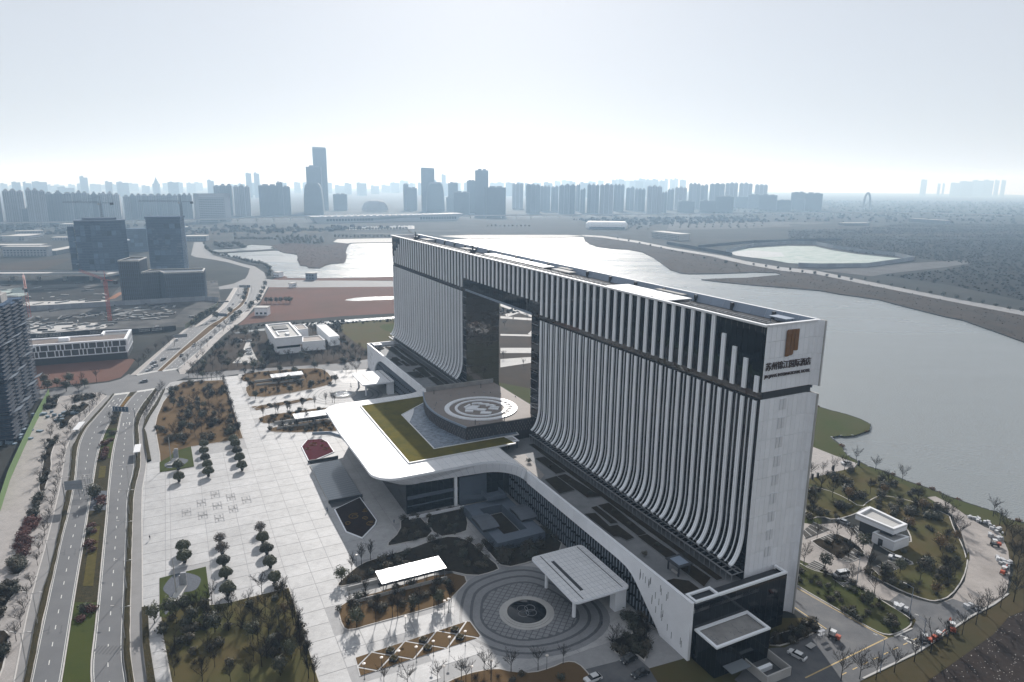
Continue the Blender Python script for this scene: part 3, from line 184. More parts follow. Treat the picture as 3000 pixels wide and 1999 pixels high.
'far': [[-1388, 1876, 10.3, 87.9, 'resid'], [-1350, 1882, 47, 90.4, 'resid'], [-1271, 1854, 43.9, 92.3, 'resid'], [-1264, 1936, 65.3, 83.5, 'resid'], [-1262, 2026, 43, 83.8, 'resid'], [-1233, 2050, 42.5, 79.8, 'resid'], [-1199, 2074, 50.8, 80.7, 'resid'], [-1196, 2188, 53, 72.7, 'resid'], [-1141, 2197, 60.4, 74.1, 'resid'], [-1088, 2206, 48.5, 75.5, 'resid'], [-1059, 2245, 43.7, 75.7, 'resid'], [-1303, 1889, 56.9, 43.5, 'office'], [-902, 2084, 96.2, 83.1, 'gridoffice'], [-1022, 2461, 61.3, 104.3, 'resid'], [-951, 2447, 54.8, 103.2, 'resid'], [-881, 2515, 65.7, 105.4, 'office'], [-848, 2535, 20.2, 116, 'office'], [-834, 2567, 23, 100.6, 'office'], [-740, 2585, 70.7, 115.1, 'round'], [-776, 2731, 54.7, 176.1, 'office'], [-821, 2988, 53.6, 262, 'super'], [-746, 3005, 56.2, 68.5, 'office'], [-366, 2994, 54, 181.9, 'super'], [-337, 3000, 79.7, 123.1, 'round'], [-472, 3068, 19.8, 112.4, 'office'], [-447, 3073, 43.6, 96.2, 'office'], [-274, 3014, 30.1, 59.2, 'office'], [-199, 2691, 58.3, 84.5, 'office'], [-172, 2856, 33.3, 129, 'office'], [-122, 2706, 48.9, 168, 'office'], [-66, 2572, 70.4, 105.2, 'office'], [-277, 3217, 41.6, 119.3, 'office'], [22, 3401, 54.9, 118.7, 'resid'], [82, 2909, 59.3, 115.2, 'resid'], [143, 3106, 44.8, 107.8, 'resid'], [185, 3115, 32.5, 106.6, 'resid'], [221, 2853, 67.3, 115.1, 'resid'], [291, 3139, 17.9, 116.5, 'resid'], [295, 2953, 21.3, 99, 'resid'], [335, 2926, 50.9, 117.3, 'resid'], [386, 2886, 56.6, 119.2, 'resid'], [482, 3180, 47.4, 116.5, 'resid'], [553, 3300, 39.4, 104.8, 'resid'], [582, 3203, 47.8, 99.4, 'resid'], [602, 2981, 62.9, 112.9, 'resid'], [665, 3066, 22.9, 87.1, 'resid'], [755, 3346, 30.8, 98.1, 'resid'], [833, 3477, 58.7, 107.8, 'resid'], [939, 3624, 58.4, 126.3, 'resid'], [992, 3636, 38.8, 119.7, 'resid'], [1089, 3738, 78.8, 127.5, 'resid'], [1209, 3878, 67.3, 132.2, 'resid'], [1360, 4096, 74.2, 131.6, 'resid'], [1485, 4193, 72.8, 124.6, 'resid'], [771, 3107, 67.4, 49.6, 'office'], [874, 3128, 70.2, 51.4, 'office'], [943, 3105, 69.6, 71.5, 'office'], [1239, 3775, 65.8, 60, 'office'], [1261, 3651, 57.3, 73.2, 'office'], [1248, 3413, 79, 75.2, 'office'], [1337, 3433, 65.9, 50.5, 'office'], [1482, 3629, 65, 86.9, 'office'], [1491, 3468, 79.4, 84, 'office'], [1413, 3428, 41, 55.4, 'office'], [-3697, 5200, 51.8, 98.9, 'plain'], [-3616, 5200, 50.5, 99.5, 'plain'], [-3523, 5200, 93.2, 102.9, 'plain'], [-3331, 5200, 107.6, 66.7, 'plain'], [-3007, 5200, 45.3, 109.8, 'plain'], [-2905, 5200, 77.6, 105.6, 'plain'], [-2529, 5200, 71.1, 108.8, 'plain'], [-2249, 5200, 45.2, 126.3, 'plain'], [-1964, 5200, 38.7, 178.8, 'plain'], [-1904, 5200, 38.7, 181.8, 'plain'], [-3190, 5200, 50.4, 143.4, 'plain'], [-2654, 5200, 38.8, 137.9, 'pagoda'], [-4836, 6634, 54.7, 79.3, 'plain'], [-6028, 8441, 88.5, 47.9, 'plain'], [-4839, 6975, 63.7, 74.5, 'plain'], [-6008, 8797, 72.7, 77.2, 'plain'], [-4452, 6742, 91, 69.3, 'plain'], [-5581, 8593, 104.5, 59.1, 'plain'], [-5105, 8081, 65.6, 68.9, 'plain'], [-3990, 6450, 56.7, 84, 'plain'], [-4207, 7041, 98.1, 79.5, 'plain'], [-5004, 8575, 100.7, 57.8, 'plain'], [-4233, 7407, 78.2, 77.2, 'plain'], [-3535, 6321, 61.6, 77.6, 'plain'], [-4180, 7697, 93.5, 89.2, 'plain'], [-3549, 6748, 67.7, 70.6, 'plain'], [-3566, 6974, 62.6, 82.1, 'plain'], [-3836, 7764, 101.2, 90.7, 'plain'], [-3262, 6841, 56.2, 103.8, 'plain'], [-3283, 7127, 85.9, 98, 'plain'], [-3669, 8152, 88.7, 103.2, 'plain'], [-3802, 8888, 129.7, 73.6, 'plain'], [-3528, 8371, 80.6, 67.4, 'plain'], [-3401, 8490, 123.2, 82.4, 'plain'], [-2558, 6582, 58.5, 97.1, 'plain'], [-2302, 6226, 91.1, 102.8, 'plain'], [-2597, 7216, 63, 84.8, 'plain'], [-2534, 7387, 60.5, 77.9, 'plain'], [-2189, 6672, 52.7, 112.8, 'plain'], [-2339, 7574, 64.9, 113.6, 'plain'], [-2254, 7682, 114.4, 111.5, 'plain'], [-2084, 7538, 79.3, 81.1, 'plain'], [-1954, 7379, 77.6, 116.7, 'plain'], [-1882, 7596, 107.1, 88.4, 'plain'], [-1602, 6783, 63.4, 111.8, 'plain'], [-1376, 6344, 88.4, 116.5, 'plain'], [-1449, 7328, 85.6, 87, 'plain'], [-1509, 8285, 102.2, 91.8, 'plain'], [-1485, 8647, 70.4, 115.6, 'plain'], [-1208, 8039, 115.3, 112.5, 'plain'], [-1362, 8084, 92.5, 119.9, 'plain'], [-1448, 9268, 108.5, 145.4, 'plain'], [-1347, 9385, 74.3, 114.8, 'plain'], [-911, 6883, 53.2, 119.2, 'plain'], [-810, 7002, 81.1, 148.6, 'plain'], [-975, 9282, 102, 128, 'plain'], [-631, 6539, 48.9, 120.5, 'plain'], [-701, 8849, 72.3, 126.8, 'plain'], [-462, 7105, 77.2, 124, 'plain'], [-476, 8821, 83.8, 125.2, 'plain'], [-275, 6603, 70.7, 152.2, 'plain'], [-234, 8324, 87.3, 127.8, 'plain'], [-148, 8069, 78.3, 132.1, 'plain'], [-32, 6755, 85.4, 128.9, 'plain'], [74, 7434, 73, 132.2, 'plain'], [145, 6785, 71, 125.9, 'plain'], [273, 8037, 90.8, 131, 'plain'], [332, 6701, 85.6, 133.6, 'plain'], [568, 9009, 78, 159.9, 'plain'], [685, 9123, 113, 167.3, 'plain'], [635, 7516, 62.9, 147.7, 'plain'], [664, 6517, 85.1, 138.2, 'plain'], [971, 8647, 93.6, 154.3, 'plain'], [1128, 9043, 71.5, 167.3, 'plain'], [1166, 8380, 102.3, 134.9, 'plain'], [1417, 9238, 103.6, 167.6, 'plain'], [1511, 9103, 119.2, 168.2, 'plain'], [1245, 6922, 77.8, 152.9, 'plain'], [1324, 6900, 66.8, 146.2, 'plain'], [1407, 7033, 58.6, 142.2, 'plain'], [-696, 7000, 43.4, 203.9, 'plain'], [5561, 9500, 68.2, 218.1, 'plain'], [5997, 9500, 117.7, 180.6, 'plain'], [6137, 9500, 159.9, 200.1, 'plain'], [6292, 9500, 129.3, 215.2, 'plain'], [6435, 9500, 112.8, 221, 'plain'], [6549, 9500, 49.4, 222, 'plain'], [6638, 9500, 47, 222.7, 'plain'], [5771, 9500, 30.6, 169.5, 'plain'], [5833, 9500, 23.5, 174.6, 'plain'], [1080, 7526, 46.1, 168.3, 'plain'], [1246, 8404, 41, 179.6, 'plain'], [1149, 7451, 55, 175.3, 'plain'], [1308, 8245, 37.5, 162.9, 'plain'], [1230, 7238, 58.4, 158.2, 'plain'], [1470, 8407, 56.1, 176.3, 'plain'], [1459, 7977, 70, 187.2, 'plain'], [1556, 8247, 64.2, 174.9, 'plain'], [1532, 7899, 67.9, 179, 'plain'], [1486, 7346, 55.8, 177.9, 'plain'], [1723, 8349, 60.6, 165.4, 'plain'], [1579, 7426, 46.4, 165.6, 'plain'], [1703, 7810, 35.3, 186.2, 'plain'], [1913, 8427, 60.7, 186.6, 'plain'], [1964, 8461, 43.6, 196.3, 'plain'], [1806, 7468, 64, 173.5, 'plain']],
'mid': {'cyl': [-533, 881, 66.6, 69.1],'cyl0': [-574, 887, 14.6, 61.8],'mid': [-651, 1186, 38.9, 38.8],'tw': [-472, 922, 53.3, 70.9],'offA': [-384, 698, 32.9, 40.2],'offB': [-353, 711, 55.5, 28.1]},
'cranes': [[-531, 881, 2.2, 88.6], [-597, 1239, 7.7, 86.4]],
'station': [[-570, 2070, 0]],
'stn': [(-589.2, 2066.9), (-490, 2054.7), (-395.8, 1998.6), (-200.6, 2301.7)],
'dome': [-579, 2911, 109.1, 47.9],
'pill': [257, 1900, 112.2, 20.8],
'arch': [1920, 3783, 35.7, 85.9],
'redcrane': [-351, 584, 2.3, 32.9],
'redcrane2': [-430, 597, 3.8, 26.6],
'viaduct': [(-1341.5, 1768.3), (-1145.1, 1856.2), (-971.6, 1981.1), (-773.5, 2123.7), (-648.8, 2248.3), (-196.6, 2394.7), (45.3, 2461.5), (264.7, 2551.7), (833.5, 2738.5), (801.9, 2703.9), (1139.1, 2871.4), (1501.6, 3022.9), (1821.4, 3051.1), (2074.7, 2818.3)],
'viaductL': [(-635.4, 818.1), (-560.6, 825.8), (-509.3, 832.1), (-469.3, 825.5)],
'scafB': [],
'gb_up': [(122.8, 223), (130.6, 228.6), (136.9, 215.3), (130.2, 211.7)],
'gb_lo': [(125.2, 215.3), (129.7, 218), (136.5, 212.5), (129.1, 208.5)],
'backlawn': [(89.6, 170.5), (-58.6, 467.6), (-65.9, 804.4), (5.6, 680.3), (104.5, 492.3), (170.3, 363.4)],
'prom': [(-171.6, 1595), (-101.6, 1636.3), (132, 1664), (166.8, 1634.4), (117.2, 1575.5), (-94, 1512.2)],
'prom2': [(-367.8, 1406.3), (-377.6, 1478.3), (-262.3, 1519.1), (-244.4, 1414.1), (-324.8, 1391.1), (-331, 1373.7)],
'carpk': [(-446.9, 1863.2), (-281, 1968.7), (-261.3, 1829.1), (-429.3, 1766.7)],
'boxT': [(-235.6, 614), (-224.2, 614.6), (-232.1, 637.2), (-243, 642)],
'boxT2': [(-257.8, 845.8), (-246.1, 844.7)],
'busst': [(-208.9, 308.8), (-212.6, 320)],
'busst2': [(-165.1, 281.9), (-169.4, 291.2)],
'gantry1': [(-190.1, 326.9), (-186.2, 320.6)],
'gantry2': [(-169.3, 238.7)],
'gantry3': [(-251.1, 494)],
'gantry4': [(-244.1, 578.7), (-302.1, 744.4), (-287.3, 745.2)],
'solar': [(-96.6, 177)],
'mono_low': [(-98.3, 180.7), (-95.8, 178.1)],
'mono_up': [(-147.4, 278.1)],
'rack': [(84.7, 163)],
'trolley': [(80.5, 159.4)],
'board': [(96.5, 150.5), (173.9, 225.2)],
'people': [(-123.3, 212.1), (-68.3, 233.8), (25.7, 167.5), (-41.9, 224.8), (-97.2, 395.7), (-95.7, 390.3), (-90.8, 391.4), (138.9, 275.6), (139.5, 275), (-68.4, 233.8)],
'arch2': [1920, 3783, 35.7, 85.9],
'hut': [(-255, 784.7), (-252.8, 792.8)],
'dock': [(-307.9, 873.8), (-299.2, 869.5)],
'dock2': [(-259.4, 851.2), (-248, 849.1)],
'sheds': [(-809, 1085.6), (-743.5, 1091.1), (-1020.6, 1366.9), (-975.5, 1371.7), (-1083.3, 1499), (-1043.2, 1529.7)],
'fenceR': [(389.3, 1253), (487.1, 1389.9), (585.5, 1461.2), (637.8, 1453.7), (634.6, 1365.7), (647.1, 1285.7), (679.5, 1225.1), (674.4, 1148.1), (539.9, 1040.7), (462.9, 1028.5), (420.5, 1040.9)],
'fenceR2': [(385.2, 1143.7), (420.5, 1040.9)],
'fenceR3': [(318, 1421.6), (383.9, 1185.4)],
'fenceR4': [(363.3, 1347.5), (519.7, 1485.1), (698.8, 1550), (761.4, 1566.3)],
'boxR': [(324.5, 1609.4), (365.1, 1514.5)],
'boxR2': [(1399.1, 2451.4), (1434.1, 2298.3)],
'boxR3': [(1023.6, 2144.4), (1110.9, 2156.9)],
'lines': {'y1': [(83.2, 176.9), (88.1, 167)],'y2': [(87.7, 187), (97.1, 172.1), (100.9, 166.1), (103, 163.6)],'y3': [(74.1, 147.6), (103.2, 163.5)],'w1': [(88.5, 147.5), (107.8, 157.5), (132.7, 173.5), (143.1, 179.3), (151.2, 184.8)],'w2': [(105.4, 164), (112.1, 167.5)],'dash': [(83.8, 148.8), (113.2, 164.5)],'arrows': [(108.3, 163.8), (109.3, 160.8)]},
}


# ------------------------------------------------------------------ materials
MATS = {}
BRIGHT = {'white_panel', 'fin_aluminium', 'roof_cladding'}      # clean metal finishes keep their full albedo
def mat(name, c, rough=0.85, var=0.12, scale=0.3, metal=0.0, bump=0.0, bscale=None, rnd=0.0, spec=0.5, c2=None, detail=4.0, tilt=0.0):
    """procedural surface: base colour broken up by world-space noise, optional relief and per-object tone"""
    if name in MATS: return MATS[name]
    if name not in BRIGHT: c = tuple(x * 0.82 for x in c); c2 = tuple(x * 0.82 for x in c2) if c2 else None
    m = bpy.data.materials.new(name); m.use_nodes = True; MATS[name] = m
    n = m.node_tree.nodes; l = m.node_tree.links; b = n['Principled BSDF']
    b.inputs['Roughness'].default_value = rough; b.inputs['Metallic'].default_value = metal
    b.inputs['Specular IOR Level'].default_value = spec if rough < .88 else .04
    geo = n.new('ShaderNodeNewGeometry')
    nz = n.new('ShaderNodeTexNoise'); nz.inputs['Scale'].default_value = scale; nz.inputs['Detail'].default_value = detail; nz.inputs['Roughness'].default_value = 0.65
    l.new(geo.outputs['Position'], nz.inputs['Vector'])
    rp = n.new('ShaderNodeValToRGB'); rp.color_ramp.elements[0].position = 0.32; rp.color_ramp.elements[1].position = 0.68
    d = c2 if c2 else tuple(x * (1 + var) for x in c)
    e = c if c2 else tuple(x * (1 - var) for x in c)
    rp.color_ramp.elements[0].color = (*e, 1); rp.color_ramp.elements[1].color = (*d, 1)
    l.new(nz.outputs[0], rp.inputs[0]); out = rp.outputs[0]
    if rnd:
        oi = n.new('ShaderNodeObjectInfo'); mr = n.new('ShaderNodeMapRange')
        mr.inputs['To Min'].default_value = 1 - rnd; mr.inputs['To Max'].default_value = 1 + rnd
        l.new(oi.outputs['Random'], mr.inputs['Value'])
        mx = n.new('ShaderNodeMix'); mx.data_type = 'RGBA'; mx.blend_type = 'MULTIPLY'; mx.inputs['Factor'].default_value = 1
        l.new(out, mx.inputs[6]); l.new(mr.outputs[0], mx.inputs[7]); out = mx.outputs[2]
    l.new(out, b.inputs['Base Color'])
    if bump:
        bp = n.new('ShaderNodeBump'); bp.inputs['Strength'].default_value = bump; bp.inputs['Distance'].default_value = 0.3
        nb = n.new('ShaderNodeTexNoise'); nb.inputs['Scale'].default_value = bscale or scale * 3; nb.inputs['Detail'].default_value = 3
        l.new(geo.outputs['Position'], nb.inputs['Vector']); l.new(nb.outputs[0], bp.inputs['Height']); l.new(bp.outputs[0], b.inputs['Normal'])
    return m

def paving(name, c, bw, bh, rough=0.7, mortar=0.02, dark=0.6, rot=26.5, var=0.08, spec=0.5, rnd=0.0):
    """stone or brick paving too fine to model: joints from a brick pattern, blotches from noise"""
    if name in MATS: return MATS[name]
    m = mat(name, c, rough, var, 0.08, spec=spec, detail=9, rnd=rnd)
    n = m.node_tree.nodes; l = m.node_tree.links; b = n['Principled BSDF']
    src = b.inputs['Base Color'].links[0].from_socket
    geo = n.new('ShaderNodeNewGeometry'); mp = n.new('ShaderNodeMapping'); mp.inputs['Rotation'].default_value = (0, 0, R(-rot))
    br = n.new('ShaderNodeTexBrick'); br.inputs['Scale'].default_value = 1.0
    br.inputs['Brick Width'].default_value = bw; br.inputs['Row Height'].default_value = bh; br.inputs['Mortar Size'].default_value = mortar
    br.inputs['Color1'].default_value = (1, 1, 1, 1); br.inputs['Color2'].default_value = (0.9, 0.9, 0.9, 1); br.inputs['Mortar'].default_value = (dark, dark, dark, 1)
    l.new(geo.outputs['Position'], mp.inputs[0]); l.new(mp.outputs[0], br.inputs[0])
    mx = n.new('ShaderNodeMix'); mx.data_type = 'RGBA'; mx.blend_type = 'MULTIPLY'; mx.inputs['Factor'].default_value = 1
    l.new(src, mx.inputs[6]); l.new(br.outputs[0], mx.inputs[7])
    st = n.new('ShaderNodeTexNoise'); st.inputs['Scale'].default_value = 0.35; st.inputs['Detail'].default_value = 10; st.inputs['Roughness'].default_value = 0.75; l.new(geo.outputs['Position'], st.inputs['Vector'])
    sr = n.new('ShaderNodeMapRange'); sr.inputs['From Min'].default_value = .38; sr.inputs['From Max'].default_value = .52; sr.inputs['To Min'].default_value = .86; l.new(st.outputs[0], sr.inputs['Value'])
    m2 = n.new('ShaderNodeMix'); m2.data_type = 'RGBA'; m2.blend_type = 'MULTIPLY'; m2.inputs['Factor'].default_value = 1
    l.new(mx.outputs[2], m2.inputs[6]); l.new(sr.outputs[0], m2.inputs[7]); l.new(m2.outputs[2], b.inputs['Base Color'])
    return m

M_land = mat('dry_land', (0.030, 0.034, 0.034), 0.95, scale=0.012, c2=(0.060, 0.059, 0.055), detail=8)
M_town = mat('town_ground', (0.045, 0.050, 0.056), 0.9, scale=0.01, c2=(0.10, 0.102, 0.104), detail=8)
M_asph = mat('asphalt', (0.100, 0.104, 0.113), 0.8, scale=0.1, c2=(0.135, 0.138, 0.146), detail=9)
M_asph2 = mat('worn_asphalt', (0.066, 0.071, 0.082), 0.8, scale=0.15, c2=(0.135, 0.135, 0.138), detail=6)
M_mark = mat('road_paint', (0.62, 0.62, 0.60), 0.7, 0.15, 1.5)
M_yellow = mat('yellow_paint', (0.50, 0.37, 0.17), 0.7, 0.2, 1.5)
M_worn = mat('worn_paint', (0.085, 0.088, 0.095), 0.8, 0.15, 1.5)
M_kerb = mat('kerb_stone', (0.50, 0.48, 0.46), 0.8, 0.1, 0.8)
M_plaza = paving('plaza_granite', (0.44, 0.44, 0.445), 1.2, 0.6, 0.62, 0.02, 0.82, var=0.13, rnd=0.05)
M_inlay = mat('grey_granite_inlay', (0.28, 0.28, 0.29), 0.7, 0.1, 0.5)
M_joint = mat('dark_granite_band', (0.29, 0.29, 0.295), 0.7, 0.1, 0.5)
M_cobble = paving('setts', (0.26, 0.266, 0.28), 0.6, 0.3, 0.6, 0.03, 0.65)
M_setdark = mat('dark_setts', (0.085, 0.09, 0.10), 0.6, 0.2, 1.5)
M_walk = paving('footway_slabs', (0.36, 0.335, 0.32), 0.8, 0.8, 0.8, 0.03, 0.75)
M_brick = paving('brick_paving', (0.36, 0.325, 0.30), 0.4, 0.2, 0.75, 0.02, 0.7, var=0.2)
M_bike = mat('cycle_lane', (0.22, 0.215, 0.215), 0.8, 0.1, 0.2)
M_brown = mat('winter_lawn', (0.115, 0.074, 0.038), 0.95, scale=0.06, c2=(0.15, 0.10, 0.052), detail=8, bump=0.3, bscale=3)
M_olive = mat('olive_lawn', (0.098, 0.074, 0.034), 0.95, scale=0.05, c2=(0.075, 0.078, 0.030), detail=8)
M_grass = mat('lawn', (0.066, 0.076, 0.020), 0.95, scale=0.08, c2=(0.050, 0.066, 0.02), detail=8, bump=0.3, bscale=3)
M_shore = mat('shore_grass', (0.056, 0.072, 0.024), 0.95, scale=0.05, c2=(0.078, 0.074, 0.034), detail=8)
M_roofgrass = mat('roof_sedum', (0.155, 0.125, 0.018), 0.95, scale=0.25, c2=(0.085, 0.082, 0.016), detail=8, bump=0.6, bscale=4)
M_pink = mat('fallow_field', (0.165, 0.085, 0.068), 0.95, scale=0.02, c2=(0.125, 0.078, 0.060), detail=9)
M_penin = mat('bank_earth', (0.080, 0.050, 0.042), 0.95, scale=0.02, c2=(0.058, 0.048, 0.042), detail=9)
M_bank = mat('dry_bank', (0.046, 0.040, 0.034), 0.95, scale=0.03, c2=(0.072, 0.054, 0.042), detail=9)
M_soil = mat('dark_soil', (0.030, 0.024, 0.022), 0.95, scale=0.8, c2=(0.052, 0.042, 0.038), detail=9)
M_bed = mat('planting_soil', (0.024, 0.020, 0.016), 0.95, scale=0.6, c2=(0.050, 0.040, 0.027), detail=8)
M_slate = mat('slate_chippings', (0.050, 0.062, 0.085), 0.8, 0.35, 2.5)
M_site = mat('building_site', (0.045, 0.047, 0.050), 0.95, scale=0.04, c2=(0.15, 0.148, 0.145), detail=9)
M_pit = mat('dark_pit', (0.024, 0.025, 0.026), 0.95, scale=0.05, c2=(0.055, 0.052, 0.05), detail=9)
M_conc = mat('concrete', (0.40, 0.395, 0.385), 0.85, scale=0.15, c2=(0.50, 0.49, 0.475), detail=7)
M_concd = mat('stained_concrete', (0.26, 0.255, 0.25), 0.85, scale=0.3, c2=(0.38, 0.37, 0.36), detail=9)
M_tarp = mat('pale_green_netting', (0.20, 0.29, 0.265), 0.8, scale=0.05, c2=(0.42, 0.46, 0.44), detail=9)
M_white = mat('white_panel', (0.78, 0.80, 0.84), 0.42, 0.04, 0.3, rnd=0.05)
M_roofwhite = mat('white_roof_panel', (0.78, 0.79, 0.81), 0.5, 0.04, 0.3, rnd=0.04)
M_fin = mat('fin_aluminium', (0.81, 0.84, 0.88), 0.45, 0.03, 0.2, rnd=0.04)
M_finedge = mat('fin_groove', (0.16, 0.17, 0.19), 0.6, 0.05, 0.2)
M_metal = mat('grey_metal', (0.30, 0.31, 0.33), 0.5, 0.1, 0.5, metal=0.3)
M_dark = mat('dark_metal', (0.035, 0.038, 0.045), 0.55, 0.15, 0.5)
M_clad = mat('roof_cladding', (0.20, 0.245, 0.315), 0.5, 0.06, 0.2, rnd=0.08)
M_deckbr = mat('helipad_screed', (0.23, 0.195, 0.175), 0.8, scale=0.12, c2=(0.27, 0.235, 0.215), detail=8)
M_darkwall = mat('dark_brick', (0.040, 0.036, 0.040), 0.7, 0.25, 0.6)
M_terr = mat('terrace_paving', (0.17, 0.178, 0.19), 0.8, scale=0.2, c2=(0.25, 0.255, 0.265), detail=8)
M_gold = mat('gold_letters', (0.20, 0.088, 0.022), 0.5, 0.1, 0.5)
M_letter = mat('dark_letters', (0.055, 0.028, 0.022), 0.5, 0.1, 0.5)
M_bark = mat('bark', (0.036, 0.032, 0.030), 0.95, 0.2, 2.0)
M_twig = mat('twigs', (0.044, 0.037, 0.033), 0.95, 0.25, 1.0, rnd=0.2)
M_leaf = mat('evergreen_leaves', (0.052, 0.060, 0.030), 0.7, scale=1.2, c2=(0.105, 0.108, 0.058), rnd=0.25)
M_leaf2 = mat('dark_leaves', (0.030, 0.035, 0.024), 0.7, scale=1.2, c2=(0.066, 0.066, 0.042), rnd=0.25)
M_shrub = mat('shrub_leaves', (0.042, 0.040, 0.028), 0.8, scale=0.9, c2=(0.098, 0.080, 0.052), rnd=0.3)
M_red = mat('red_shrub_leaves', (0.095, 0.028, 0.024), 0.8, scale=0.9, c2=(0.15, 0.05, 0.04), rnd=0.2)
M_rust = mat('rusty_leaves', (0.13, 0.075, 0.03), 0.8, scale=0.9, c2=(0.19, 0.12, 0.045), rnd=0.2)
M_flower = mat('crimson_bedding', (0.060, 0.003, 0.009), 0.9, scale=1.0, c2=(0.092, 0.006, 0.014), detail=6, bump=0.4)
M_gflow = mat('golden_bedding', (0.17, 0.105, 0.03), 0.9, 0.2, 1.0)
M_hedge = mat('hedge', (0.034, 0.034, 0.020), 0.9, scale=0.8, c2=(0.070, 0.055, 0.028), detail=8, bump=0.8, bscale=3)
M_pot = mat('black_pot', (0.018, 0.018, 0.020), 0.6, 0.1, 1)
M_rubber = mat('tyre_rubber', (0.02, 0.02, 0.021), 0.8, 0.1, 1)
M_green = mat('green_hoarding', (0.125, 0.22, 0.068), 0.7, 0.08, 0.2)
M_black = mat('black_hoarding', (0.026, 0.030, 0.040), 0.6, 0.1, 0.3)
M_olvh = mat('olive_hoarding', (0.10, 0.115, 0.075), 0.7, 0.1, 0.3)
M_fence = mat('grey_fence', (0.27, 0.29, 0.33), 0.7, 0.08, 0.3, rnd=0.12)
M_net = mat('scaffold_net', (0.064, 0.100, 0.160), 0.9, 0.15, 0.3)
M_slabc = mat('raw_slab', (0.13, 0.165, 0.225), 0.9, 0.1, 0.3)
M_scaf = mat('scaffold_deck', (0.085, 0.102, 0.135), 0.8, 0.15, 0.5)
M_orange = mat('red_crane_paint', (0.45, 0.075, 0.045), 0.6, 0.1, 0.5)
M_mach = mat('orange_paint', (0.48, 0.10, 0.05), 0.5, 0.1, 0.5)
M_signblue = mat('sign_blue', (0.045, 0.085, 0.145), 0.6, 0.1, 0.5)
M_signback = mat('sign_back', (0.30, 0.33, 0.37), 0.5, 0.1, 0.5)
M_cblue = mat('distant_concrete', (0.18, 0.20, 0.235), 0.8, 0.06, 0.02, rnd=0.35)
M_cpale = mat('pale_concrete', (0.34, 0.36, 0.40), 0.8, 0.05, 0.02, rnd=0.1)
M_cwin = mat('distant_windows', (0.05, 0.064, 0.09), 0.35, 0.15, 0.05, rnd=0.2)
M_louv = mat('grey_louvre_blade', (0.26, 0.30, 0.36), 0.6, 0.05, 0.5)
M_stud = mat('stud_brick', (0.17, 0.165, 0.175), 0.7, 0.2, 0.5)
M_rib = mat('dark_rib', (0.095, 0.12, 0.16), 0.6, 0.1, 0.2)
M_rubble = mat('rubble_bags', (0.50, 0.51, 0.53), 0.8, 0.3, 1.0, rnd=0.2)
M_stone = mat('garden_stone', (0.36, 0.37, 0.39), 0.8, 0.2, 1.0)
M_reed = mat('reeds', (0.17, 0.10, 0.065), 0.95, scale=1.0, c2=(0.24, 0.155, 0.10))

def glass(name, c=(0.006, 0.008, 0.012), rough=0.04, wob=0.02, wscale=0.25, ior=1.52):
    if name in MATS: return MATS[name]
    m = bpy.data.materials.new(name); m.use_nodes = True; MATS[name] = m
    n = m.node_tree.nodes; l = m.node_tree.links; b = n['Principled BSDF']
    b.inputs['Base Color'].default_value = (*c, 1); b.inputs['Roughness'].default_value = rough; b.inputs['IOR'].default_value = ior
    geo = n.new('ShaderNodeNewGeometry'); nz = n.new('ShaderNodeTexNoise'); nz.inputs['Scale'].default_value = wscale
    bp = n.new('ShaderNodeBump'); bp.inputs['Strength'].default_value = wob; bp.inputs['Distance'].default_value = 1.0
    l.new(geo.outputs['Position'], nz.inputs['Vector']); l.new(nz.outputs[0], bp.inputs['Height']); l.new(bp.outputs[0], b.inputs['Normal'])
    return m
M_glass = glass('curtain_wall_glass', ior=1.42)
M_glassb = glass('bronze_glass', (0.055, 0.046, 0.041), 0.03, 0.06, 0.2, 2.1)
M_glassl = glass('lobby_glass', (0.004, 0.006, 0.009), 0.06, 0.01, ior=1.38)
M_skyl = glass('skylight_glass', (0.16, 0.18, 0.20), 0.12, 0.02, 0.6)
M_gleam = mat('polished_roof_sheet', (0.52, 0.53, 0.55), 0.40, 0.06, 0.4, metal=0.5)
M_carglass = glass('car_glass', (0.012, 0.014, 0.016), 0.05, 0.0)
def carpaint(name, c):
    m = mat(name, c, 0.25, 0.02, 1.0); m.node_tree.nodes['Principled BSDF'].inputs['Coat Weight'].default_value = 0.6; return m
M_cw = carpaint('white_paint', (0.66, 0.67, 0.68)); M_cd = carpaint('dark_paint', (0.018, 0.020, 0.025)); M_cs = carpaint('silver_paint', (0.30, 0.31, 0.33))

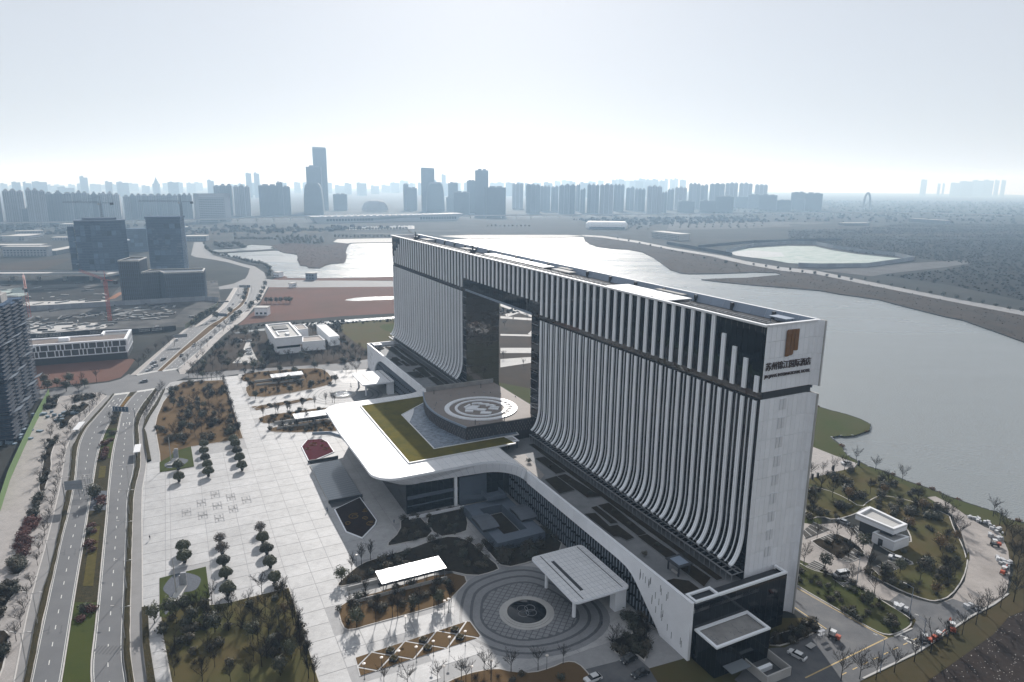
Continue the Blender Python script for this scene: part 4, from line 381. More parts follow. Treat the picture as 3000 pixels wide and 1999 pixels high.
def water(name, c, rough, amp, sc, dist=0.5):
    m = bpy.data.materials.new(name); m.use_nodes = True
    n = m.node_tree.nodes; l = m.node_tree.links; b = n['Principled BSDF']
    b.inputs['Base Color'].default_value = (*c, 1); b.inputs['Roughness'].default_value = rough; b.inputs['IOR'].default_value = 1.33
    geo = n.new('ShaderNodeNewGeometry'); mp = n.new('ShaderNodeMapping'); mp.inputs['Scale'].default_value = (0.6, 1.0, 1.0); mp.inputs['Rotation'].default_value = (0, 0, 0.5)
    l.new(geo.outputs['Position'], mp.inputs[0])
    a = n.new('ShaderNodeTexNoise'); a.inputs['Scale'].default_value = sc; a.inputs['Detail'].default_value = 4; a.inputs['Roughness'].default_value = 0.55
    l.new(mp.outputs[0], a.inputs['Vector'])
    bp = n.new('ShaderNodeBump'); bp.inputs['Strength'].default_value = amp; bp.inputs['Distance'].default_value = dist
    l.new(a.outputs[0], bp.inputs['Height']); l.new(bp.outputs[0], b.inputs['Normal'])
    ws = n.new('ShaderNodeMapping'); ws.inputs['Scale'].default_value = (0.004, 0.016, 1); ws.inputs['Rotation'].default_value = (0, 0, .35); l.new(geo.outputs['Position'], ws.inputs[0])
    wn = n.new('ShaderNodeTexNoise'); wn.inputs['Scale'].default_value = 1.0; wn.inputs['Detail'].default_value = 5; l.new(ws.outputs[0], wn.inputs['Vector'])
    wr = n.new('ShaderNodeMapRange'); wr.inputs['From Min'].default_value = .3; wr.inputs['From Max'].default_value = .7; wr.inputs['To Min'].default_value = rough * .72; wr.inputs['To Max'].default_value = rough * 1.25      # wind streaks
    l.new(wn.outputs[0], wr.inputs['Value']); l.new(wr.outputs[0], b.inputs['Roughness'])
    return m
M_water = water('lake_water', (0.185, 0.20, 0.205), 0.30, 1.0, 1.5, 0.36)
M_pool = mat('rippled_pool', (0.085, 0.115, 0.16), 0.16, scale=0.75, c2=(0.34, 0.40, 0.48), detail=6, bump=.8, bscale=1.2)
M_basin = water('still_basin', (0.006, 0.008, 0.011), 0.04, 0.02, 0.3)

# ------------------------------------------------------------------ mesh helpers
class MB:
    def __init__(s): s.v = []; s.f = []; s.m = []
    def poly(s, pts, mi=0):
        k = len(s.v); s.v.extend(tuple(p) for p in pts); s.f.append(tuple(range(k, k + len(pts)))); s.m.append(mi); return s
    def box(s, x0, y0, z0, x1, y1, z1, mi=0):
        k = len(s.v)
        s.v += [(x0, y0, z0), (x1, y0, z0), (x1, y1, z0), (x0, y1, z0), (x0, y0, z1), (x1, y0, z1), (x1, y1, z1), (x0, y1, z1)]
        for q in ((0, 3, 2, 1), (4, 5, 6, 7), (0, 1, 5, 4), (1, 2, 6, 5), (2, 3, 7, 6), (3, 0, 4, 7)):
            s.f.append(tuple(k + i for i in q)); s.m.append(mi)
        return s
    def prism(s, poly, z0, z1, mi=0, top=None, bottom=False):
        if area(poly) < 0: poly = poly[::-1]
        n = len(poly); k = len(s.v)
        s.v += [(p[0], p[1], z0) for p in poly] + [(p[0], p[1], z1) for p in poly]
        for i in range(n):
            j = (i + 1) % n; s.f.append((k + i, k + j, k + n + j, k + n + i)); s.m.append(mi)
        s.f.append(tuple(range(k + n, k + 2 * n))); s.m.append(mi if top is None else top)
        if bottom: s.f.append(tuple(range(k + n - 1, k - 1, -1))); s.m.append(mi)
        return s
    def loft(s, a, b, mi=0, closed=True):
        n = len(a); k = len(s.v); s.v += [tuple(p) for p in a] + [tuple(p) for p in b]
        for i in range(n if closed else n - 1):
            j = (i + 1) % n; s.f.append((k + i, k + j, k + n + j, k + n + i)); s.m.append(mi)
        return s
    def tube(s, p, q, r0, r1=None, n=5, mi=0, cap=False):
        r1 = r0 if r1 is None else r1
        p = Vector(p); q = Vector(q); d = (q - p)
        if d.length < 1e-6: return s
        d.normalize(); a = d.cross(Vector((0, 0, 1)) if abs(d.z) < 0.9 else Vector((1, 0, 0))).normalized(); b = d.cross(a)
        k = len(s.v)
        for c, r in ((p, r0), (q, r1)):
            for i in range(n):
                t = 2 * math.pi * i / n; s.v.append(tuple(c + (a * math.cos(t) + b * math.sin(t)) * r))
        for i in range(n):
            j = (i + 1) % n; s.f.append((k + i, k + n + i, k + n + j, k + j)); s.m.append(mi)
        if cap:
            s.f.append(tuple(range(k, k + n))); s.m.append(mi); s.f.append(tuple(range(k + 2 * n - 1, k + n - 1, -1))); s.m.append(mi)
        return s
    def lathe(s, prof, n=16, c=(0, 0), mi=0):
        k = len(s.v)
        for r, z in prof:
            for i in range(n):
                t = 2 * math.pi * i / n; s.v.append((c[0] + r * math.cos(t), c[1] + r * math.sin(t), z))
        for h in range(len(prof) - 1):
            for i in range(n):
                j = (i + 1) % n; s.f.append((k + h * n + i, k + h * n + j, k + (h + 1) * n + j, k + (h + 1) * n + i)); s.m.append(mi)
        return s
    def mesh(s, name, mats):
        me = bpy.data.meshes.new(name); me.from_pydata(s.v, [], s.f)
        for m in (mats if isinstance(mats, (list, tuple)) else [mats]): me.materials.append(m)
        if any(s.m): me.polygons.foreach_set('material_index', s.m)
        me.update(); return me
    def build(s, name, mats, parent=None, kind=None, smooth=False):
        me = s.mesh(name, mats)
        if smooth: me.polygons.foreach_set('use_smooth', [True] * len(me.polygons))
        return link(name, me, parent, kind)
def link(name, me, parent=None, kind=None):
    o = bpy.data.objects.new(name, me); col.objects.link(o)
    if parent: o.parent = parent
    if kind: o['kind'] = kind
    return o
def area(p):
    return 0.5 * sum(p[i][0] * p[(i + 1) % len(p)][1] - p[(i + 1) % len(p)][0] * p[i][1] for i in range(len(p)))
def tag(o, label, cat, group=None):
    o['label'] = label; o['category'] = cat
    if group: o['group'] = group
    return o
def thing(name, label, cat, loc=(0, 0, 0), rz=0.0, group=None):
    o = bpy.data.objects.new(name, None); o.empty_display_size = 0.5; col.objects.link(o)
    o.location = loc; o.rotation_euler = (0, 0, rz); return tag(o, label, cat, group)
def copy_tree(o, parent=None):
    c = o.copy(); col.objects.link(c); c.parent = parent
    for ch in o.children: copy_tree(ch, c)
    return c
ORD = ['nearest', 'second', 'third', 'fourth', 'fifth', 'sixth', 'seventh', 'eighth', 'ninth', 'tenth', 'eleventh', 'twelfth', 'thirteenth', 'fourteenth', 'fifteenth', 'sixteenth', 'seventeenth', 'eighteenth', 'nineteenth', 'twentieth',
       'twenty-first', 'twenty-second', 'twenty-third', 'twenty-fourth', 'twenty-fifth', 'twenty-sixth', 'twenty-seventh', 'twenty-eighth', 'twenty-ninth', 'thirtieth']
def inside(p, poly):
    c = False; n = len(poly); j = n - 1
    for i in range(n):
        a, b = poly[i], poly[j]
        if (a[1] > p[1]) != (b[1] > p[1]) and p[0] < (b[0] - a[0]) * (p[1] - a[1]) / (b[1] - a[1]) + a[0]: c = not c
        j = i
    return c
def scatter(poly, n, rng, gap=0.0):
    xs = [p[0] for p in poly]; ys = [p[1] for p in poly]; out = []; tries = 0
    while len(out) < n and tries < n * 60:
        tries += 1; p = (rng.uniform(min(xs), max(xs)), rng.uniform(min(ys), max(ys)))
        if inside(p, poly) and all((p[0] - q[0]) ** 2 + (p[1] - q[1]) ** 2 > gap * gap for q in out): out.append(p)
    return out
def clip_cell(subj, cell):
    """Sutherland-Hodgman: the piece of polygon subj inside the convex cell"""
    if area(cell) < 0: cell = cell[::-1]
    out = list(subj)
    for i in range(len(cell)):
        a, b = cell[i], cell[(i + 1) % len(cell)]; inp = out; out = []
        if not inp: return []
        def sd(p): return (b[0] - a[0]) * (p[1] - a[1]) - (b[1] - a[1]) * (p[0] - a[0])
        for k in range(len(inp)):
            p, q = inp[k - 1], inp[k]; sp, sq = sd(p), sd(q)
            if sq >= 0:
                if sp < 0: t = sp / (sp - sq); out.append((p[0] + (q[0] - p[0]) * t, p[1] + (q[1] - p[1]) * t))
                out.append(q)
            elif sp >= 0: t = sp / (sp - sq); out.append((p[0] + (q[0] - p[0]) * t, p[1] + (q[1] - p[1]) * t))
    return out
def sheet(name, poly, z, m, h=0.0, parent=None, kind='structure', side=None):
    mb = MB()
    if area(poly) < 0: poly = poly[::-1]
    if h: mb.prism(poly, z - h, z, 1 if side else 0, 0)
    else: mb.poly([(p[0], p[1], z) for p in poly])
    return mb.build(name, [m, side] if side else m, parent, None if parent else kind)
def smooth_poly(poly, it=1):
    for _ in range(it):
        o = []
        for i in range(len(poly)):
            a, b = poly[i], poly[(i + 1) % len(poly)]
            o += [(a[0] * .75 + b[0] * .25, a[1] * .75 + b[1] * .25), (a[0] * .25 + b[0] * .75, a[1] * .25 + b[1] * .75)]
        poly = o
    return poly
def inset(poly, d):
    if area(poly) < 0: poly = poly[::-1]
    n = len(poly); out = []
    for i in range(n):
        a, b, c = Vector(poly[i - 1]), Vector(poly[i]), Vector(poly[(i + 1) % n])
        e1 = (b - a).normalized(); e2 = (c - b).normalized(); n1 = Vector((-e1.y, e1.x)); n2 = Vector((-e2.y, e2.x))
        nn = (n1 + n2); L = nn.length
        if L < 0.3: out.append((b.x, b.y)); continue
        nn = nn / L; k = d / max(0.4, nn.dot(n1)); out.append((b.x + nn.x * k, b.y + nn.y * k))
    return out

# the hotel's own axes: s along its long front (near end to far end), v from the front towards the lake
HO = (63.63, 168.75); HA = R(26.5)
HU = (-math.sin(HA), math.cos(HA)); HV = (math.cos(HA), math.sin(HA))
def W(s, v): return (HO[0] + s * HU[0] + v * HV[0], HO[1] + s * HU[1] + v * HV[1])
def hotel_thing(name, label, cat, group=None): return thing(name, label, cat, (HO[0], HO[1], 0), HA, group)
# parts below a hotel_thing use local (x = v, y = s, z)

# ================================================================== land and water
def make_land():
    outer = [(-9000, -500), (9000, -500), (9000, 13000), (-9000, 13000)]
    xs = [-9000, -4000, -2000, -1000, -500, 0, 500, 1000, 2000, 4000, 9000]; ys = [-500, 0, 500, 1000, 1500, 2000, 3000, 5000, 8000, 13000]
    pts = []; edges = []; holes = [D[k] for k in ('lake', 'inlet', 'pond', 'canal', 'river', 'rpond')]
    for h in [outer] + holes:
        k = len(pts); pts += [Vector(p) for p in h]; edges += [(k + i, k + (i + 1) % len(h)) for i in range(len(h))]
    for x in xs:
        for y in ys:
            if not (abs(x) == 9000 and y in (-500, 13000)): pts.append(Vector((x, y)))
    vs, es, fs, a, b, c = delaunay_2d_cdt(pts, edges, [], 0, 0.001)
    faces = []
    for f in fs:
        cx = sum(vs[i].x for i in f) / len(f); cy = sum(vs[i].y for i in f) / len(f)
        if not any(inside((cx, cy), h) for h in holes): faces.append(tuple(f) if area([vs[i] for i in f]) > 0 else tuple(f)[::-1])
    mb = MB(); mb.v = [(p.x, p.y, 0.0) for p in vs]; mb.f = faces; mb.m = [0] * len(faces)
    for h in holes:
        mb.loft([(p[0], p[1], 0.0) for p in h], [(p[0], p[1], -1.6) for p in h])
    mb.build('ground', M_land, kind='structure')
make_land()
for k, nm in (('lake', 'lake'), ('inlet', 'inlet_water'), ('pond', 'pond_water'), ('canal', 'canal_water'), ('river', 'river'), ('rpond', 'pond_water')):
    p = inset(D[k], -2.0) if k in ('lake', 'river') else D[k]
    sheet(nm, p, .09 if k in ('pond', 'canal', 'rpond') else -0.8, M_water)
# stony edge along the near shore
ys_rng = random.Random(3)
# far country
sheet('far_scrubland', [(700, 2350), (5200, 2350), (7500, 8000), (1500, 8000)], 0.25, mat('far_scrub', (0.020, 0.022, 0.023), 0.95, scale=0.004, c2=(0.055, 0.053, 0.051), detail=9))
sheet('town_ground', [(-4500, 1880), (-1000, 1960), (-560, 2080), (-100, 2330), (300, 2500), (1000, 2800), (1900, 3600), (2500, 8000), (-8000, 8000)], 0.2, M_town)
for k, m, z in (('fieldN', mat('far_field', (0.075, 0.068, 0.052), 0.95, scale=0.01, c2=(0.105, 0.09, 0.068)), .1), ('fieldN2', M_bank, .1), ('siteR', M_site, .1), ('scrub', mat('scrub_ground', (0.013, 0.014, 0.014), 0.95, scale=0.03, c2=(0.034, 0.031, 0.027), detail=9), .1),
                ('penin', M_penin, .08), ('pink1', M_pink, .06), ('pink2', M_pink, .06), ('pinkL', M_pink, .06), ('pinkL2', M_bank, .06), ('rightbank', M_bank, .1), ('greenlawn', M_olive, .05), ('greenlawn2', M_grass, .08),
                ('siteL', M_site, .05), ('pit1', M_pit, .09), ('pit2', M_pit, .09), ('snow1', M_conc, .13), ('snow2', M_conc, .13), ('snow3', M_tarp, .13), ('redstrip', mat('red_earth', (0.30, 0.15, 0.09), 0.95, 0.2, 0.05), .16), ('lowyard', M_pit, .05),
                ('tarp', M_tarp, .2), ('tarp2', mat('bare_concrete_yard', (0.40, 0.42, 0.43), .8, .1, .05), .26), ('rightroad', mat('pale_road', (.22, .22, .225), .8, .1, .1), .16), ('roadC', mat('site_road', (.12, .12, .122), .9, .2, .03), .2), ('parkW', M_bank, .04), ('whitepark', M_conc, .1), ('parkB', M_bank, .06)):
    nm = {'tarp': 'netted_ground', 'rightroad': 'lakeside_road', 'roadC': 'road', 'parkW': 'parkland', 'parkB': 'parkland', 'whitepark': 'car_park', 'tarp2': 'site_yard', 'penin': 'peninsula', 'rightbank': 'lake_bank'}.get(k, 'field')
    if k in ('siteL', 'pit1', 'pit2', 'snow1', 'snow2', 'snow3', 'redstrip', 'lowyard', 'siteR'): nm = 'site_ground'
    sheet(nm, D[k], z, m)
for p in D['pathB']: sheet('path', p, .12, M_conc)
sheet('lawn', D['backlawn'], .03, M_shore); sheet('lakeside_path', [W(-6, 30), W(318, 30), W(318, 36), W(-6, 36)], .05, M_walk); sheet('lawn', [(-230, 30), (190, 30), (190, 172), (-230, 172)], .015, M_olive)
# strip fields and fallow plots on the far plain
FM = [mat('strip_field', (0.026, 0.031, 0.026), 0.95, scale=0.01, c2=(0.048, 0.048, 0.040), detail=8), mat('strip_fallow', (0.046, 0.040, 0.034), 0.95, scale=0.01, c2=(0.066, 0.057, 0.047), detail=8), mat('strip_wood', (0.024, 0.028, 0.026), 0.95, scale=0.02, c2=(0.05, 0.05, 0.045), detail=8), mat('strip_pale', (0.085, 0.084, 0.08), 0.95, scale=0.02, c2=(0.14, 0.136, 0.13), detail=8)]
fq = random.Random(41)
for i in range(64):
    y0 = 1450 * (1 + fq.random() * 3.2); x0 = y0 * fq.uniform(.36, .78); a = fq.uniform(-.25, .12); L0, L1 = fq.uniform(120, 520) * y0 / 2200, fq.uniform(25, 90) * y0 / 1800; ca, sa = math.cos(a), math.sin(a)
    sheet('field', [(x0 + u * ca - v * sa, y0 + u * sa + v * ca) for u, v in ((0, 0), (L0, fq.uniform(-9, 9)), (L0 * fq.uniform(.8, 1.1), L1), (fq.uniform(-20, 30), L1 * fq.uniform(.7, 1.2)))], .32 + i * .012, fq.choice(FM if i % 5 == 0 else FM[:3]))
for i in range(40):
    y0 = 1330 * (1 + fq.random() * .55); x0 = y0 * fq.uniform(-.72, -.16); L0, L1 = fq.uniform(50, 180), fq.uniform(12, 40); a = fq.uniform(-.2, .4); ca, sa = math.cos(a), math.sin(a)
    q = [(x0 + u * ca - v * sa, y0 + u * sa + v * ca) for u, v in ((0, 0), (L0, fq.uniform(-5, 5)), (L0 * .95, L1), (4, L1))]
    if any(inside(p, D[k]) for p in q + [(x0 + L0 / 2 * ca, y0 + L0 / 2 * sa)] for k in ('lake', 'inlet', 'penin', 'farroad', 'prom2')): continue
    sheet('field', q, .3 + i * .008, fq.choice(FM))

# ================================================================== roads on the left
def strip(name, pair, z, m, kind='structure', kerb=None):
    a, b = pair; mb = MB(); n = min(len(a), len(b))
    for i in range(n - 1):
        q = [a[i], b[i], b[i + 1], a[i + 1]]
        if area(q) < 0: q = q[::-1]
        mb.poly([(p[0], p[1], z) for p in q])
    return mb.build(name, m, None, kind)
def resample(line, step):
    out = [Vector(line[0])]; acc = 0
    for i in range(len(line) - 1):
        a, b = Vector(line[i]), Vector(line[i + 1]); L = (b - a).length; t = step - acc
        while t <= L:
            out.append(a + (b - a) * (t / L)); t += step
        acc = (acc + L) % step
    return out
def smooth_line(line, it=2):
    for _ in range(it):
        o = [line[0]]
        for i in range(len(line) - 1):
            a, b = line[i], line[i + 1]; o += [(a[0] * .75 + b[0] * .25, a[1] * .75 + b[1] * .25), (a[0] * .25 + b[0] * .75, a[1] * .25 + b[1] * .75)]
        o.append(line[-1]); line = o
    return line
def par(line, N=60):
    """N points evenly spread along a line"""
    line = smooth_line([tuple(p) for p in line]); L = sum((Vector(line[i + 1]) - Vector(line[i])).length for i in range(len(line) - 1))
    r = resample(line, L / (N - 1) * 0.9999); return [(p.x, p.y) for p in r[:N]]
def road(pair, name, m, z, lanes=2, dash=True, edge=True):
    a, b = par(pair[0]), par(pair[1]); n = min(len(a), len(b)); a, b = a[:n], b[:n]
    o = strip(name, (a, b), z, m)
    mb = MB(); zz = z + 0.012
    def band(t, w, i):
        pa = Vector(a[i]).lerp(Vector(b[i]), t); pb = Vector(a[i + 1]).lerp(Vector(b[i + 1]), t)
        d = (pb - pa); nrm = Vector((-d.y, d.x)).normalized() * w / 2
        q = [pa - nrm, pb - nrm, pb + nrm, pa + nrm]
        if area(q) < 0: q = q[::-1]
        mb.poly([(p.x, p.y, zz) for p in q])
    if edge:
        for i in range(n - 1): band(0.05, 0.16, i); band(0.95, 0.16, i)
    if dash:
        for L in range(1, lanes):
            c = [Vector(a[i]).lerp(Vector(b[i]), L / lanes) for i in range(n)]
            r = resample(c, 2.0)
            for i in range(0, len(r) - 2, 4):
                d = r[i + 1] - r[i]; nrm = Vector((-d.y, d.x)).normalized() * 0.11
                q = [r[i] - nrm, r[i + 1] - nrm, r[i + 1] + nrm, r[i] + nrm]
                if area(q) < 0: q = q[::-1]
                mb.poly([(p.x, p.y, zz) for p in q])
    if mb.f: mb.build('lane_markings', M_mark, o, 'stuff')
    for line, sgn in ((a, 1), (b, -1)):
        kb = MB()
        for i in range(n - 1):
            pa, pb = Vector(line[i]), Vector(line[i + 1]); d = pb - pa; nrm = Vector((-d.y, d.x)).normalized()
            cen = (Vector(a[i]) + Vector(b[i])) / 2
            if (cen - pa).dot(nrm) > 0: nrm = -nrm
            q = [pa, pb, pb + nrm * 0.35, pa + nrm * 0.35]
            if area(q) < 0: q = q[::-1]
            kb.prism([(p.x, p.y) for p in q], 0.02, z + 0.13)
        kb.build('kerb', M_kerb, o)
    return o
sheet('road_junction', D['inter'], .045, M_asph)
sheet('side_road', D['crossroadL'], .035, M_asph)
sheet('road_junction', D['jct2'], .05, M_asph)
sheet('lakeside_road', D['farroad'], .055, M_asph)
sheet('footway', D['leftpave'], .06, M_walk)
rdL = road(D['rdL'], 'road', M_asph, .075)
rdR = road(D['rdR'], 'road', M_asph, .075)
rdS = road(D['rdS'], 'service_road', M_bike, .072, dash=False, edge=False)
bike = road(D['bike'], 'cycle_lane', M_bike, .07, dash=False, edge=False)
r2L = road(D['road2L'], 'road', M_asph, .075, lanes=3)
r2R = road(D['road2R'], 'road', M_asph, .075, lanes=3)
def between(a, b, name, m, z, h=0.12, mid=0.0):
    a, b = par(a), par(b); n = min(len(a), len(b)); a, b = a[:n], b[:n]
    poly = [tuple(Vector(p).lerp(Vector(q), mid)) for p, q in zip(a, b)] + [tuple(Vector(q).lerp(Vector(p), mid)) for p, q in zip(a, b)][::-1]
    return sheet(name, poly, z, m, h)
def median_piece(i0, i1, t0, t1, name, m, z):
    a, b = par(D['rdL'][1]), par(D['rdR'][0]); L = [tuple(Vector(a[i]).lerp(Vector(b[i]), t0)) for i in range(i0, i1)]; Q = [tuple(Vector(a[i]).lerp(Vector(b[i]), t1)) for i in range(i0, i1)]
    sheet(name, L + Q[::-1], z, m, .1)
median_piece(0, 11, .07, .93, 'lawn', M_grass, .27); median_piece(12, 22, .3, .72, 'groundcover_strip', mat('sedum_strip', (0.075, 0.066, 0.022), .95, scale=.8, c2=(.11, .09, .03), detail=8), .29); median_piece(24, 29, .08, .92, 'slate_bed', M_slate, .27); median_piece(31, 35, .3, .7, 'groundcover_strip', mat('sedum_strip', (0.075, 0.066, 0.022)), .29); median_piece(36, 46, .08, .92, 'lawn', M_grass, .27); median_piece(52, 58, .2, .8, 'groundcover_strip', mat('golden_strip', (0.17, 0.10, 0.03), .95, .3, .6), .29)
med = between(D['rdL'][1], D['rdR'][0], 'road_median', M_hedge, .22, .2, 0.06)
between(D['road2L'][1], D['road2R'][0], 'road_median', M_brown, .2, .18, 0.1)
between(D['road2L_out'], D['road2L'][0], 'footway', M_walk, .12, .1, 0.03)
between(D['road2R'][1], D['road2R_out'], 'footway', M_walk, .12, .1, 0.03)
sheet('footway', D['gap_pave'], .09, M_walk)
def hedge(a, b, label, mid=0.12, z=0.9, m=None):
    a, b = par(a), par(b); n = min(len(a), len(b)); rng = random.Random(int(a[0][0] * 7)); mb = MB(); rows = []
    for i in range(n):
        pa, pb = Vector(a[i]).lerp(Vector(b[i]), mid), Vector(a[i]).lerp(Vector(b[i]), 1 - mid); row = []
        for t, zz in ((0, 0.05), (0.04, z * .8), (0.3, z), (0.5, z * 1.05), (0.7, z), (0.96, z * .8), (1, 0.05)):
            p = pa.lerp(pb, t); row.append((p.x + rng.uniform(-.12, .12), p.y + rng.uniform(-.12, .12), zz * rng.uniform(.82, 1.12)))
        rows.append(row)
    for i in range(n - 1): mb.loft(rows[i], rows[i + 1], closed=False)
    return tag(mb.build('hedge', m or M_hedge), label, 'hedge')
hedge(D['rdR'][1], D['rdS'][0], 'long low brown hedge between the main road and the service lane', .1)
hedge(D['bike'][1], D['rdL'][0], 'long low brown hedge between the cycle lane and the main road', .12)
# crossings, arrows
def zebra(p, q, n, w, name, parent, m=M_mark, z=.09, L=3.4):
    p, q = Vector(p), Vector(q); d = (q - p); s = d.length / n; d.normalize(); nr = Vector((-d.y, d.x)); mb = MB()
    for i in range(n):
        c = p + d * (i + .5) * s; qd = [c - d * w / 2 - nr * L / 2, c + d * w / 2 - nr * L / 2, c + d * w / 2 + nr * L / 2, c - d * w / 2 + nr * L / 2]
        if area(qd) < 0: qd = qd[::-1]
        mb.poly([(v.x, v.y, z) for v in qd])
    mb.build(name, m, parent, 'stuff')
def arrow(c, ang, kind, parent, m=M_worn, z=.092, sc=1.0):
    mb = MB(); ca, sa = math.cos(ang), math.sin(ang)
    def T(x, y): return (c[0] + (x * ca - y * sa) * sc, c[1] + (x * sa + y * ca) * sc, z)
    mb.poly([T(-2.2, -.14), T(1.0, -.14), T(1.0, .14), T(-2.2, .14)]); mb.poly([T(1.0, -.5), T(2.4, 0), T(1.0, .5)])
    if kind:
        k = kind; a = [T(-.6, .14 * k), T(.1, .14 * k), T(.1, .8 * k), T(-.25, .8 * k)]; b = [T(-.5, .8 * k), T(.4, .8 * k), T(-.05, 1.5 * k)]
        mb.poly(a if k > 0 else a[::-1]); mb.poly(b if k > 0 else b[::-1])
    mb.build('arrow_marking', m, parent)
la, lb = par(D['rdL'][0]), par(D['rdL'][1]); ra, rb = par(D['rdR'][0]), par(D['rdR'][1])
zebra(la[-1], lb[-1], 12, .55, 'zebra_crossing', rdL); zebra(ra[-1], rb[-1], 14, .55, 'zebra_crossing', rdR)
zebra(Vector(D['road2L'][0][0]), Vector(D['road2L'][1][0]), 16, .55, 'zebra_crossing', r2L); zebra(Vector(D['road2R'][0][0]), Vector(D['road2R'][1][0]), 12, .55, 'zebra_crossing', r2R)
for i, ks in ((7, (-1, 0)), (17, (-1, 0)), (33, (-1, 1))):
    for t, k in zip((.27, .72), ks):
        p = Vector(la[i]).lerp(Vector(lb[i]), t); d = Vector(la[i]) - Vector(la[i + 1]); arrow(p, math.atan2(d.y, d.x), k, rdL)
for i in (54, 56):
    for t in (.27, .72):
        p = Vector(la[i]).lerp(Vector(lb[i]), t); d = Vector(la[i + 1]) - Vector(la[i]); arrow(p, math.atan2(d.y, d.x), 0, rdL, M_mark)
ga, gb = par(D['rdR'][0]), par(D['rdR'][1])
for i in (5,):
    zebra(Vector(ga[i]), Vector(gb[i]), 8, .5, 'worn_crossing', rdR, M_worn)
for i in (51, 46):
    for t in (.3, .7):
        p = Vector(ga[i]).lerp(Vector(gb[i]), t); d = Vector(ga[i + 1]) - Vector(ga[i]); arrow(p, math.atan2(d.y, d.x), 0, rdR, M_mark)

# ================================================================== forecourt paving
plaza = sheet('plaza', D['plaza'], .06, M_joint)
PZ = [tuple(p) for p in D['plaza']]
def sv_poly(pl): return [W(s, v) for s, v in pl]
vl = [-166, -150.2, -143.2, -141.6, -130.3, -119.8, -109.5, -102.2, -95.6, -88.9, -82.0, -70, -58, -46, -34, -22]
pm = {}
cnt = 0
for j in range(len(vl) - 1):
    step = 6.9 if j < 10 else 11.0
    s = 9.0
    while s < 335:
        c = [(s + .07, vl[j] + .09), (s + step - .07, vl[j] + .09), (s + step - .07, vl[j + 1] - .09), (s + .07, vl[j + 1] - .09)]
        s += step
        pc = clip_cell(PZ, sv_poly(c))
        if len(pc) < 3 or abs(area(pc)) < 2: continue
        cx = sum(p[0] for p in pc) / len(pc); cy = sum(p[1] for p in pc) / len(pc)
        if any(inside((cx, cy), D[k]) for k in ('park_up', 'park_low', 'islA', 'islB', 'islC', 'D1', 'D2', 'D3', 'D4', 'D5', 'botisl', 'diaN', 'diaF')): continue
        if s - step > 190 and j < 6: continue
        if -22 - vl[j] < 20 and 100 < s < 190: continue
        cnt += 1
        sheet('paving_panel', pc, .10, M_plaza, .05, plaza, side=M_joint)
# meander motifs let into the paving: squared spirals of dark stone
def meander(cs, cv):
    mb = MB()
    def bar(s0, v0, s1, v1, w=.2):
        a = W(min(s0, s1) - w, min(v0, v1) - w); b = W(max(s0, s1) + w, min(v0, v1) - w); c = W(max(s0, s1) + w, max(v0, v1) + w); d = W(min(s0, s1) - w, max(v0, v1) + w)
        q = [a, b, c, d]
        if area(q) < 0: q = q[::-1]
        mb.poly([(p[0], p[1], .108) for p in q])
    for sg in (1, -1):
        P = [(0, -1.5), (0, 1.3), (0, 1.3), (3.2, 1.3), (3.2, -1.3), (1.2, -1.3), (1.2, .3), (2.1, .3)]
        P = [(0, -1.4 * 1), (0, 1.4), (3.1, 1.4), (3.1, -1.4), (1.0, -1.4), (1.0, .4), (2.1, .4), (2.1, -.4)]
        for i in range(len(P) - 1):
            bar(cs + sg * P[i][0], cv + sg * P[i][1], cs + sg * P[i + 1][0], cv + sg * P[i + 1][1])
    mb.build('meander_inlay', M_inlay, plaza)
for cs, cv in [(150.3, -125.7), (145.2, -120.4), (140.2, -115.2), (144.7, -130.9), (139.5, -125.6), (134.4, -120.4), (138.7, -136.2), (133.8, -130.9), (128.7, -125.6)]: meander(cs, cv)
def bed(name, poly, m, z=.2, kerb=True, sm=1):
    p = smooth_poly([tuple(q) for q in poly], sm) if sm else [tuple(q) for q in poly]
    if kerb:
        o = sheet(name, inset(p, .35), z, m, .15); k = sheet('kerb', p, z - .02, M_kerb, z, o)
        return o
    return sheet(name, p, z, m, .15)
park_up = bed('park_lawn', D['park_up'], M_brown, .2, sm=0); park_low = bed('park_lawn', D['park_low'], M_olive, .2, sm=0)
sheet('lawn', D['bedgrass_up'], .24, M_grass); sheet('lawn', D['bedgrass_low'], .24, M_grass)
sheet('slate_bed', smooth_poly(D['slate_up']), .28, M_slate); sheet('slate_bed', smooth_poly(D['slate_low'], 2), .28, M_slate)
for k in ('islA', 'islB', 'islC', 'D2'): bed('planted_island', D[k], M_brown, .22)
for k in ('D1', 'D3', 'D4', 'D5', 'bedR'): bed('planted_island', D[k], M_bed, .22)
bed('planted_island', D['botisl'], M_brown, .22)
for p in D['bedsL']: bed('planting_bed', p, M_bed, .3)
sheet('car_park', D['carpark'], .13, M_asph2)
tag(sheet('hedge', D['hedge_low'], .9, M_hedge, .85, kind=None), 'dark clipped hedge strip beside the slab footway south of the park', 'hedge')
tag(sheet('hedge', D['hedge_up'], .9, M_hedge, .85, kind=None), 'dark clipped hedge strip curving beside the pale footway near the junction', 'hedge')
